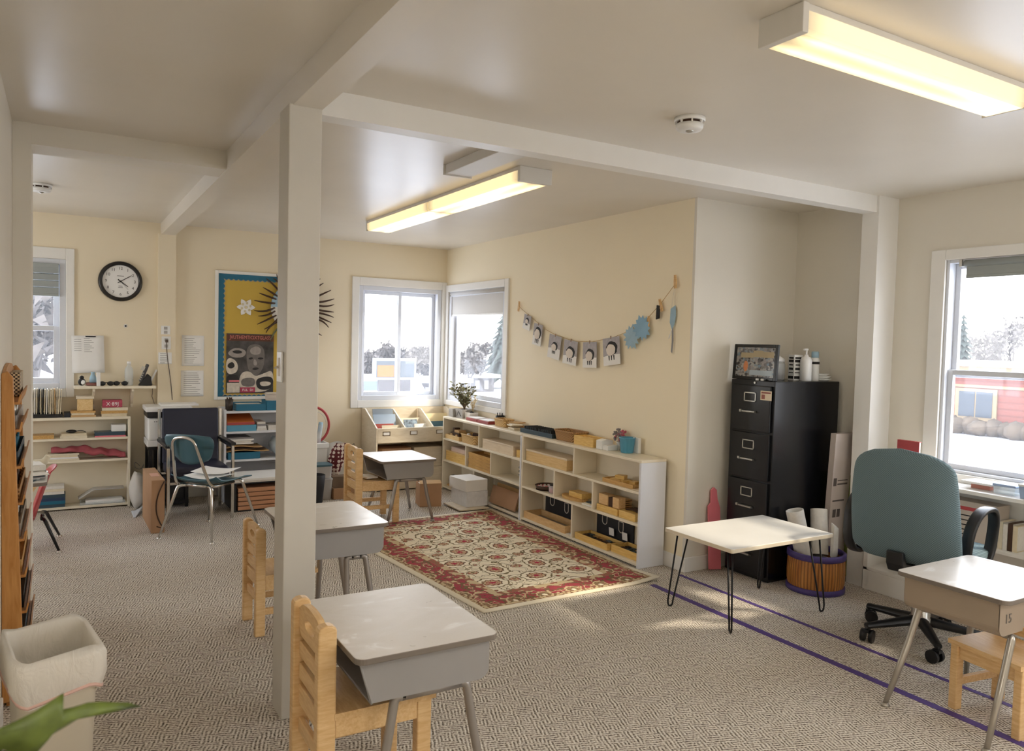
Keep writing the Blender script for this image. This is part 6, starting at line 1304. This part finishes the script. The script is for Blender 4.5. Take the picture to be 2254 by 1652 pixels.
# ================================================================ printer corner
t = thing('printer_stand', 'dark stand carrying the white printer behind the armchair', 'stand', (.755, 6.99, 0)); MB().box(-.155, -.15, .49, .155, .15, .515).obj('top_board', BLACKM, t); MB().box(-.155, -.15, .03, .155, .15, .06).obj('low_board', BLACKM, t)
for sx in (-1, 1):
    for sy in (-1, 1): MB().box(sx*.14-.013, sy*.135-.013, 0, sx*.14+.013, sy*.135+.013, .489).obj('leg', BLACKM, t)
MB().box(-.11, -.1, .0605, .14, .14, .48).obj('side_panel', BLACKM, t)
t = thing('printer', 'white printer with a dark control panel left of the navy armchair', 'printer', (.755, 6.985, .5155)); MB().box(-.165, -.16, 0, .165, .16, .052).obj('base', WHITEP, t, bevel=.006); MB().box(-.16, -.155, .053, .16, .16, .235).obj('body', WHITEP, t, bevel=.015, seg=3); MB().box(-.165, -.16, .238, .165, .165, .283).obj('control_section', BLACKP, t, bevel=.004); MB().box(-.175, -.165, .285, .175, .17, .325).obj('lid', WHITEP, t, bevel=.006)
m = MB()
for x in (-.11, -.095): m.cyl((x, -.1555, .205), (x, -.158, .205), .004, n=8)
m.obj('indicator_dots', INK, t)
blk('paper_stack', 'white papers lying on the printer lid', 'papers', (.70, 6.90, .8415, .99, 7.10, .856), PAPER, bevel=.001)
t = thing('cardboard_box', 'narrow upright brown cardboard box left of the navy armchair', 'box', (.588, 6.29, 0), R(1)); MB().box(-.044, -.29, 0, .044, .29, .385).obj('box_body', CARD, t, bevel=.003); MB().box(-.028, -.12, .3852, .030, .02, .3862).obj('pink_label', M('label_pink_tan', (206, 160, 140), .7), t)
m = MB(); m.tube(bez((.040, -.292, .375), (-.062, -.294, .19), (.032, -.292, .04), 10), .0045, 6); m.tube(bez((.032, -.292, .04), (.03, -.292, .03), (-.01, -.292, .05), 3), .004, 6); m.obj('dark_cord', BROWN, t)
tag(MB().sphere((0, 0, .15), (.062, .09, .15), 16, fn=lambda d: 1+.05*math.sin(6*d.x+4*d.z)+.04*math.sin(9*d.y)).obj('white_bag', M('white_bag_film', (222, 218, 212), .5), None, loc=(.528, 6.93, 0.002)), 'white bag standing on the carpet between the left bookshelf and the printer stand', 'bag')
m = MB(); m.tube(bez((.555, 7.06, .33), (.50, 7.05, .40), (.52, 7.045, .32), 8)+bez((.52, 7.045, .32), (.57, 7.05, .28), (.585, 7.06, .34), 6)[1:], .003, 5); tag(m.obj('hanging_loose_cable', M('cable_grey', (120, 112, 104), .5)), 'thin grey cable looping above the white bag', 'cable')
m = MB(); m.grid(lambda u, v: (.475+.10*v*(1-u*.85), 6.82-.25*u, .004+.05*v*v*(1-u)), 8, 4); tag(m.obj('paper_sheet', M('bluish_white_sheet', (206, 210, 216), .6), None, solid=.002), 'bluish white sheet lying on the carpet beside the cardboard box', 'paper')
# papers on the teal plastic chair
for i, (x, y, a) in enumerate(((.93, 5.90, .6), (.985, 5.985, .95))): m = MB(); m.grid(lambda u, v: ((u-.5)*.23, (v-.5)*.28, .004+.014*(2*v-1)**2+.006*u), 4, 8); tag(m.obj('paper_sheet', PAPER, None, solid=.0012, loc=(x, y, .402+.02*i), rz=a), ['white paper lying on the teal plastic chair seat, nearer the backrest', 'white paper lying on the front of the teal plastic chair seat'][i], 'paper')

# ================================================================ left room: table and red chair
t = thing('side_table', 'small cluttered table jutting out behind the left wall post', 'table', (-.42, 5.15, 0)); m = MB(); m.prism(rrect(-.40, -.22, .345, .22, .03), 'z', .578, .60, 0, side=1); m.obj('tabletop', [LAMW, EDGE], t, bevel=.003)
for x, y in ((-.36, -.18), (-.36, .18), (.12, -.18), (.12, .18)): MB().box(x-.018, y-.018, 0, x+.018, y+.018, .577).obj('leg', BIRCH, t)
MB().box(-.36, -.18, .52, .22, .18, .577).obj('apron', BIRCHX, t, bevel=.002); m = MB(); m.tube([(.12, 0, .30), (.29, 0, .565)], .015, 8); m.obj('brace', BIRCHX, t)
for i in range(5): m = MB(); tag(MB().box(-.10, -.14, 0, .10, .14, .006).obj('paper_sheet', [SLATE, PAPER, GREYP, SLATE, PAPERL][i], None, bevel=.001, loc=(-.205+.01*(i % 3), 5.13+.02*(i % 2), .6006+.0065*i), rz=.12*(i-2)), ['lowest printed sheet on the table behind the left post', 'second printed sheet on the table behind the left post', 'third printed sheet on the table behind the left post', 'fourth printed sheet on the table behind the left post', 'top white sheet on the table behind the left post'][i], 'paper')
tag(MB().box(-.07, -.09, 0, .09, .09, .035).obj('paper_pad', PAPERL, None, bevel=.006, loc=(-.19, 5.20, .634), rz=.2), 'thick white pad on the sheets behind the left post', 'paper pad')
tag(MB().tube([(-.02, 0, .022), (.03, .02, .026), (.05, .02, .06)], [.02, .022, .016], 8).obj('tape_roll', BONE, None, loc=(-.125, 5.29, .634)), 'cream tape roll at the edge of the cluttered table', 'tape')
t = thing('stacking_chair', 'red plastic chair with black legs peeking out behind the left wall post', 'chair', (-.245, 5.95, 0), R(180), 'plastic shell chairs'); SH = .235
shell_chair_frame(t, .40, .40, SH, BLACKM, CHROME)
m = MB(); m.grid(lambda u, v: (-.085+.28*u, (-.18+.36*v), SH-.030+.02*abs(2*v-1)**3), 8, 8); m.obj('seat', REDP, t, solid=.008)
m = MB(); m.grid(lambda u, v: (-.085-.095*u-.01*u*u+.03*(2*v-1)**2-(.02*max(0, u-.9)*10 if u > .9 else 0), (2*v-1)*.18*(1-.15*u**3), SH-.04+.345*u-.02*(2*v-1)**2*u), 10, 10); m.obj('backrest', REDP, t, solid=.008)

# ================================================================ left wall: rack contents
rx, ry = -.199, 3.42
zz = (.22, .36, .50, .64, .78, .92, 1.06, 1.165)
def rbin(label, i, mt, h, y0, y1, holes=None):
    x0 = rx+.0135; x1 = rx+.046+.004*(7-i)-.002
    return tray('small_bin', label, (x0, ry+y0, zz[i]+.0025, x1, ry+y1, zz[i]+.0025+h), mt, .003)
GING = NT('checked_cloth'); _c = GING.add('ShaderNodeTexChecker', Scale=130.); GING.link(GING.coord(), _c.inputs['Vector']); GING.link(GING.mix(_c.outputs['Fac'], lin((58, 40, 28)), lin((226, 206, 168))), GING.b.inputs['Base Color']); GING = GING.m
blk('checked_box', 'brown and cream checked box at the top of the wooden rack', 'box', (rx+.0135, ry+.30, zz[7]+.0025, rx+.048, ry+.56, zz[7]+.10), GING)
for i, (lab, mt) in enumerate((('small blue bin lowest on the wooden rack', SLATE), ('dark wire bin second from the bottom of the rack', BLACKR), ('brown small bin third from the bottom of the rack', BAMB), ('silver small bin in the middle of the rack', SILVER), ('woven small bin above the silver bin on the rack', WICK), ('blue-grey small bin high on the rack', SLATE), ('clear small bin below the checked box on the rack', CLEAR))): rbin(lab, i, mt, .05, .06, .58)
rr = random.Random(21)
for i in range(7):
    for k in range(5):
        y = ry+.11+.1*k; mt = [SLATE, BLACKR, KRAFT, SILVER, BROWN, BLUEC, SILVER][i]; h = rr.uniform(.05, .085)
        tag(MB().cyl((0, 0, 0), (rr.uniform(-.002, .004), rr.uniform(-.02, .02), h), .006, .005, 8).obj('counting_stick', mt, None, loc=(rx+.026+.002*(7-i), y, zz[i]+.0045)), 'small stick standing in the %s of the wooden rack' % ['lowest bin', 'dark wire bin', 'brown bin', 'silver bin', 'woven bin', 'blue-grey bin', 'clear bin'][i], 'stick', 'sticks in the %s of the rack' % ['lowest bin', 'dark wire bin', 'brown bin', 'silver bin', 'woven bin', 'blue-grey bin', 'clear bin'][i])
# ---- waste bin with liner
t = thing('waste_bin', 'cream plastic waste bin with a white liner at the lower left', 'waste bin', (-.026, 2.42, 0), R(8)); HB = .585
def rr4(hx, hy, r, n=48):
    P = rrect(-hx, -hy, hx, hy, r, 11); return P
def loft(m, levels, mat=0, caps=(True, False)):
    n = len(levels[0][0]); vs = [(p[0], p[1], z if not callable(z) else z(p)) for P, z in levels for p in P]; fs = []
    for k in range(len(levels)-1):
        for i in range(n): fs.append((k*n+i, k*n+(i+1) % n, (k+1)*n+(i+1) % n, (k+1)*n+i))
    if caps[0]: fs.append(tuple(reversed(range(n))))
    m.add(vs, fs, mat, True)
m = MB(); loft(m, [(rr4(.074, .112, .03), 0), (rr4(.094, .138, .035), HB-.03), (rr4(.097, .142, .035), HB-.028), (rr4(.097, .142, .035), HB)]); m.obj('body', CREAMP, t)
LINER = NT('bin_liner_film'); _k = LINER; _k.b.inputs['Base Color'].default_value = (*lin((250, 247, 241)), 1); _k.b.inputs['Roughness'].default_value = .28
_tl = _k.add('ShaderNodeBsdfTranslucent'); _tl.inputs[0].default_value = (*lin((250, 246, 238)), 1); _mx = _k.add('ShaderNodeMixShader'); _mx.inputs[0].default_value = .5; _k.link(_k.b.outputs[0], _mx.inputs[1]); _k.link(_tl.outputs[0], _mx.inputs[2]); _k.link(_mx.outputs[0], _k.out.inputs[0])
_n = _k.add('ShaderNodeTexNoise', Scale=16., Detail=4., Distortion=2.); _k.link(_k.coord('Object', (1, 1, .5)), _n.inputs['Vector']); _k.bump(_n.outputs['Fac'], .55, .02); LINER = LINER.m
def wob(P, a, s): return [(p[0]*(1+a*math.sin(9*math.atan2(p[1], p[0])+s)+a*.6*math.sin(17*math.atan2(p[1], p[0])+2*s)), p[1]*(1+a*math.sin(9*math.atan2(p[1], p[0])+s))) for p in P]
def wz(z, a, s): return lambda p: z+a*math.sin(5*math.atan2(p[1], p[0])+s)+a*.5*math.sin(11*math.atan2(p[1], p[0])+s*2)
m = MB(); loft(m, [(wob(rr4(.106, .150, .038), .022, 0), wz(HB-.105, .012, 1)), (wob(rr4(.114, .159, .04), .032, 1), wz(HB-.06, .006, 2)), (wob(rr4(.112, .157, .04), .022, 2), wz(HB-.012, .005, 0)), (wob(rr4(.105, .150, .038), .012, 1), wz(HB+.014, .007, 1)), (wob(rr4(.094, .139, .036), .01, 1), wz(HB+.006, .004, 1)), (wob(rr4(.088, .132, .034), .02, 2), wz(HB-.08, .006, 3)), (wob(rr4(.080, .122, .034), .03, 3), wz(HB-.17, .012, 1)), (wob(rr4(.05, .08, .03), .04, 1), wz(HB-.21, .01, 2)), (rr4(.005, .008, .002), HB-.215)], caps=(False, False)); m.obj('liner', LINER, t)
m = MB(); P = wob(rr4(.107, .152, .04), .022, 0); m.tube([(p[0], p[1], wz(HB-.098, .012, 1)(p)) for p in P[::2]], .005, 6, closed=True); m.obj('drawstring', M('drawstring_pink', (214, 176, 162), .5), t)
# ---- plant in the foreground corner
t = thing('potted_plant', 'green serrated leaf of a potted plant in the lower left corner', 'plant', (-.075, .88, 0))
MB().lathe([(.085, 0), (.092, .01), (.10, .62), (.108, .625), (.108, .66), (.098, .66), (.09, .60), (0, .595)], n=32).obj('pot', DARK, t)
def leaf(name, outline, spine_bow, rot, loc, mt):
    m = MB(); n = len(outline); c = (sum(p[0] for p in outline)/n, sum(p[1] for p in outline)/n)
    vs = []
    for p in outline: vs.append((p[0], .02*math.sin(14*p[0])+spine_bow*(p[1]-c[1])**2*30, p[1]))
    for p in outline: q = (c[0]+(p[0]-c[0])*.5, c[1]+(p[1]-c[1])*.5); vs.append((q[0], .02*math.sin(14*q[0])-.006, q[1]))
    vs.append((c[0], -.008, c[1])); fs = [(i, (i+1) % n, n+(i+1) % n, n+i) for i in range(n)]+[(n+i, n+(i+1) % n, 2*n) for i in range(n)]
    m.add(vs, fs, 0, True); o = m.obj(name, mt, t, solid=.0015); o.location = loc; o.rotation_euler = rot; return o
L = [(0.0, 1.004), (.018, 1.0085), (.034, 1.013), (.050, 1.020), (.061, 1.025), (.0595, 1.015), (.058, 1.006), (.070, 1.0045), (.085, 1.005), (.098, 1.002), (.112, .997), (.128, .992), (.144, .983), (.130, .987), (.112, .988), (.095, .990), (.079, .991), (.063, .985), (.048, .980), (.040, .972), (.032, .962), (.018, .968), (.004, .980), (-.02, .99), (-.03, 1.0)]
leaf('leaf', [(x-.06, z-.66) for x, z in L], .0, (0, 0, 0), (.075, .12, .66), GREEN)
leaf('leaf', [(x*.8-.05, z-.66) for x, z in L], .0, (.3, .1, .5), (-.01, .02, .60), M('leaf_dark', (40, 40, 42), .6, var=.2)); leaf('leaf', [(x*.7-.03, z-.70) for x, z in L], 0, (-.3, .3, -1.2), (.02, -.05, .62), GREEN)
m = MB(); m.tube(bez((0, 0, .59), (.0, .05, .8), (.015, .12, .99), 8), .004, 6); m.tube(bez((0, 0, .59), (-.02, .0, .75), (-.03, .02, .92), 6), .004, 6); m.tube(bez((0, 0, .59), (.02, -.03, .75), (.02, -.05, .93), 6), .004, 6); m.obj('stems', GREEN, t)
tag(MB().prism([(0, 0), (.035, 0), (.035, .012), (.012, .05), (0, .055)], 'x', -.012, .012).obj('door_stop', WHITEP, None, bevel=.003, loc=(-.135, 4.425, 0)), 'small white wedge on the carpet behind the left wall post', 'door stop')
# ================================================================ outside, seen through the panes
GZ = -2.0
SNOW = M('snowy_ground', (190, 192, 198), .9, var=.1, vs=.4); ROADM = M('road_slush', (104, 102, 104), .9, var=.15, vs=.8)
SIDING = NT('salmon_siding')
_k = SIDING; _w = _k.add('ShaderNodeTexWave', Scale=1.1); _w.bands_direction = 'Z'; _k.link(_k.coord(), _w.inputs['Vector'])
_k.link(_k.ramp(_w.outputs['Fac'], [(0, lin((96, 46, 38))), (.3, lin((112, 56, 46)))]), _k.b.inputs['Base Color']); SIDING = SIDING.m
TRIMO = M('house_trim_cream', (130, 112, 86), .7); HEDGE = M('dry_hedge', (72, 60, 48), .9, var=.3, vs=2); BARK = M('bark', (60, 52, 46), .9, var=.2)
SPRUCE = M('spruce_needles', (46, 54, 50), .9, var=.25, vs=1.5); TWIG = M('bare_twigs', (72, 67, 65), .9, var=.2); ROOFM = M('snowy_roof', (228, 228, 232), .8)
BRICKO = M('grey_building', (76, 74, 76), .9, var=.1)
struct('ground_outside', MB().box(-120, YB+.4, GZ-.2, 160, 140, GZ).box(4.8, -90, GZ-.2, 160, YB+.4, GZ), SNOW, 'snowy ground outside the windows', 'ground')
struct('road_outside', MB().box(17, -80, GZ, 24, 90, GZ+.02), ROADM, 'wet grey road outside the right window', 'road')
t = thing('red_building', 'low salmon red building with cream trim across the road', 'building', (35, 18.5, GZ))
MB().box(0, -22, 0, 9, 24, 2.95).obj('siding_wall', SIDING, t)
MB().box(-.5, -22.5, 2.95, 9.5, 24.5, 3.15).obj('roof', ROOFM, t); MB().box(-.3, -22.3, 2.62, 0, 24.3, 2.95).obj('fascia', TRIMO, t); MB().box(-.06, -22, 2.0, 0, 24, 2.12).obj('trim_band', TRIMO, t)
for y in (.3, -8, 8, -16, 15):
    f = MB().box(-.08, y-.9, .55, 0, y+.9, 1.95).obj('window', TRIMO, t)
    m = MB(); m.box(-.1, y-.72, .7, -.08, y-.03, 1.82); m.box(-.1, y+.03, .7, -.08, y+.72, 1.82); m.obj('pane', M('far_window_pane', (58, 66, 76), .2), f)
def hedge(label, x, y0, y1, h):
    m = MB(); n = int((y1-y0)/.5)
    for i in range(n):
        m.sphere((x+random.uniform(-.2, .2), y0+.5*i, GZ+h*.45), (.45, .42, h*random.uniform(.45, .6)), 8, fn=lambda d: 1+random.uniform(-.12, .12))
    tag(m.obj('hedge', HEDGE), label, 'hedge')
hedge('dry brown hedge along the foot of the salmon red building', 33.9, 2, 34, .75)
def spruce(label, x, y, h, r):
    t = thing('spruce_tree', label, 'tree', (x, y, GZ), group='trees outside')
    MB().cyl((0, 0, 0), (0, 0, h), .16, .03, 8).obj('trunk', BARK, t)
    m = MB(); n = int(h*2.6)
    for i in range(n):
        z = h*(.10+.88*i/n); rr = r*(1-i/n)**.85+.10; k = 22; vs = [(0, 0, z+.55*rr+.12)]
        for j in range(k):
            a = 2*math.pi*j/k+i*.7; q = rr*(random.uniform(.85, 1.12) if j % 2 else random.uniform(.55, .7)); vs.append((q*math.cos(a), q*math.sin(a), z-(.22*rr if j % 2 else -.05*rr)+random.uniform(-.04, .04)))
        m.add(vs, [(0, 1+j, 1+(j+1) % k) for j in range(k)]+[tuple(1+j for j in reversed(range(k)))])
    m.obj('foliage', SPRUCE, t)
def bare_tree(label, x, y, h, seed, spread=.5, leaf=0):
    rnd = random.Random(seed); t = thing('bare_tree', label, 'tree', (x, y, GZ), group='trees outside'); m = MB(); lf = MB()
    def br(p, d, L, r, lv):
        q = p+d*L; m.tube([p, q], [r, r*.65], 5, caps=False)
        if lv == 0:
            if leaf:
                for _ in range(leaf):
                    c = q+Vector((rnd.uniform(-.5, .5), rnd.uniform(-.5, .5), rnd.uniform(-.5, .4)))*h*.16; s = rnd.uniform(.12, .30)
                    lf.add([c+Vector((rnd.uniform(-s, s), rnd.uniform(-s, s), rnd.uniform(-s, s))) for _ in range(3)], [(0, 1, 2)])
            return
        for _ in range(3 if lv > 1 else 4):
            e = (d+Vector((rnd.uniform(-1, 1), rnd.uniform(-1, 1), rnd.uniform(-.25, .75)))*spread*1.35).normalized(); br(p+d*L*rnd.uniform(.55, 1), e, L*rnd.uniform(.6, .8), r*.62, lv-1)
    br(Vector((0, 0, 0)), Vector((0, 0, 1)), h*.33, h*.022, 4); m.obj('trunk', TWIG, t)
    if leaf: lf.obj('foliage', TWIG, t)
spruce('dark spruce tree behind the salmon red building, right window', 49, 27.35, 6.2, 1.3)
bare_tree('bare branching tree behind the salmon red building', 52, 27.4, 5.6, 4, leaf=6)
bare_tree('bare tree further right behind the salmon red building', 60, 29.8, 7.0, 5, leaf=6)
# through the corner window
t = thing('roadside_sign', 'white framed message sign with an orange panel outside the corner window', 'sign', (11.93, 30, GZ))
MB().box(-.93, -.12, 1.78, .93, .12, 2.66).obj('frame', M('sign_frame_white', (150, 152, 156), .5), t, bevel=.02)
MB().box(-.84, -.14, 1.87, .84, -.12, 2.57).obj('display_panel', M('sign_panel_grey', (56, 62, 68), .4), t)
MB().box(-.80, -.15, 1.9, -.08, -.14, 2.38).obj('orange_panel', M('sign_orange', (130, 76, 32), .5), t)
MB().box(-.7, -.1, .9, .7, .1, 1.78).obj('base_cabinet', BRICKO, t); MB().box(-.5, -.08, 0, .5, .08, .9).obj('post', BRICKO, t)
def shed(name, label, x, y, w, d, h, mat, roof):
    t = thing(name, label, 'building', (x, y, GZ)); MB().box(-w/2, 0, 0, w/2, d, h).obj('wall', mat, t); MB().box(-w/2-.3, -.3, h, w/2+.3, d+.3, h+.22).obj('roof', roof, t)
    m = MB()
    for i in range(3): m.box(-w*.35+i*w*.27, -.04, h*.2, -w*.22+i*w*.27, 0, h*.8)
    m.obj('doors', M('door_pale', (120, 120, 122), .6), t)
shed('low_building', 'low flat-roofed building beyond the message sign', 17.0, 37.5, 4.2, 2.5, 1.2, BRICKO, ROOFM)
shed('low_building', 'pale low building between the trees outside the corner window', 24.6, 46.5, 2.6, 3, 1.0, BRICKO, ROOFM)
MBv = thing('parked_van', 'white van parked in the snow below the message sign', 'van', (13.3, 34.0, GZ))
MB().prism([(-2.2, .35), (2.2, .35), (2.2, .9), (1.5, 1.05), (1.05, 1.75), (-2.2, 1.8)], 'y', -.85, .85).obj('body', M('van_white', (224, 226, 230), .3), MBv, bevel=.06)
for x in (-1.4, 1.4):
    for y in (-.86, .72): MB().cyl((x, y, .33), (x, y+.14, .33), .33, n=16).obj('wheel', BLACKP, MBv)
m = MB(); m.box(-1.8, -.86, 1.1, .6, -.85, 1.55); m.obj('window', M('van_window', (90, 100, 112), .2), MBv)
TL = ['hazy tree at the left edge of the corner window, above the sign', 'hazy tree left of the message sign top', 'hazy tree rising above the message sign', 'hazy tree behind the window mullion', 'hazy tree right of the message sign', 'hazy tree above the low flat-roofed building', 'hazy tree at the right end of the sliding window', 'hazy tree at the left of the shaded corner window', 'hazy tree in the middle of the shaded corner window', 'hazy tree left of the big conifer']
for i, (rx_, y, h) in enumerate(((.352, 44, 3.0), (.372, 52, 3.5), (.388, 49, 3.2), (.405, 55, 3.3), (.423, 42.5, 2.9), (.443, 60, 3.9), (.463, 48, 3.4), (.497, 52, 3.5), (.515, 46, 3.3), (.533, 55, 4.2))):
    bare_tree(TL[i], rx_*y, y, h, 20+i, .5, 12)
spruce('big hazy conifer at the right of the corner window', 28.6, 50, 6.4, 2.0)
for i, x in enumerate((-.5, -5.6)):
    bare_tree(['leafy hazy tree outside the narrow left window', 'leafy hazy tree outside the left window, nearer the frame', 'leafy hazy tree right outside the left window'][i], x, 20+3*i, 6.4, 40+i, .6, 16)

# ================================================================ light, camera
w = bpy.data.worlds.new('winter_sky'); sc.world = w; w.use_nodes = True; nt = w.node_tree; bg = nt.nodes['Background']
tc = nt.nodes.new('ShaderNodeTexCoord'); sx = nt.nodes.new('ShaderNodeSeparateXYZ'); rp = nt.nodes.new('ShaderNodeValToRGB')
nt.links.new(tc.outputs['Generated'], sx.inputs[0]); nt.links.new(sx.outputs[2], rp.inputs[0])
rp.color_ramp.elements[0].position = 0; rp.color_ramp.elements[0].color = (1, .985, .96, 1); rp.color_ramp.elements[1].position = .6; rp.color_ramp.elements[1].color = (.80, .88, 1, 1)
nt.links.new(rp.outputs[0], bg.inputs[0]); bg.inputs[1].default_value = SKY
sun = bpy.data.lights.new('low_winter_sun', 'SUN'); sun.energy = SUN; sun.angle = R(5); sun.color = (1, .88, .70)
so = bpy.data.objects.new('low_winter_sun', sun); COL.objects.link(so); so.rotation_euler = Vector(SUND).to_track_quat('-Z', 'Y').to_euler()
def portal(name, c, size, rot):
    l = bpy.data.lights.new(name, 'AREA'); l.shape = 'RECTANGLE'; l.size, l.size_y = size; l.cycles.is_portal = True
    o = bpy.data.objects.new(name, l); COL.objects.link(o); o.location = c; o.rotation_euler = rot
for nm, axis, pos, h in (('portal_1', 'y', YB+.13, W1), ('portal_4', 'y', YB+.13, W4), ('portal_2', 'x', XR+.13, W2), ('portal_3', 'x', XW+.13, W3), ('portal_5', 'x', XW+.13, W5), ('portal_6', 'X', -2.53, W6)):
    uc, zc = (h[0]+h[1])/2, (h[2]+h[3])/2; s = (h[1]-h[0], h[3]-h[2])
    if axis == 'y': portal(nm, (uc, pos, zc), s, (R(-90), 0, 0))
    elif axis == 'X': portal(nm, (pos, uc, zc), s, (R(90), 0, R(-90)))
    else: portal(nm, (pos, uc, zc), s, (R(90), 0, R(90)))

cam = bpy.data.cameras.new('camera'); co = bpy.data.objects.new('camera', cam); COL.objects.link(co); sc.camera = co
cam.sensor_fit = 'HORIZONTAL'; cam.sensor_width = 36; cam.lens = 1684.325*36/2254; cam.clip_start = .05; cam.clip_end = 400
yaw, pitch, roll = R(30.436), R(2.438), R(1.514)
F = Vector((math.sin(yaw)*math.cos(pitch), math.cos(yaw)*math.cos(pitch), -math.sin(pitch))); rt = Vector((math.cos(yaw), -math.sin(yaw), 0)); up = rt.cross(F)
r2 = rt*math.cos(roll)+up*math.sin(roll); u2 = -rt*math.sin(roll)+up*math.cos(roll)
co.matrix_world = Matrix(((r2.x, u2.x, -F.x, 0), (r2.y, u2.y, -F.y, 0), (r2.z, u2.z, -F.z, 1.44), (0, 0, 0, 1)))
cam.dof.use_dof = True; cam.dof.focus_distance = 4.2; cam.dof.aperture_fstop = 6.3
vs = sc.view_settings; sc.display_settings.display_device = 'sRGB'; vs.view_transform = 'Standard'; vs.look = 'None'; vs.gamma = 1; vs.use_curve_mapping = False; vs.exposure = EXPO
sc.cycles.max_bounces = 9; sc.cycles.diffuse_bounces = 5; sc.cycles.glossy_bounces = 3; sc.cycles.use_adaptive_sampling = True; sc.cycles.adaptive_threshold = .06; sc.cycles.transparent_max_bounces = 16; sc.cycles.sample_clamp_indirect = 8
sc.cycles.use_denoising = True
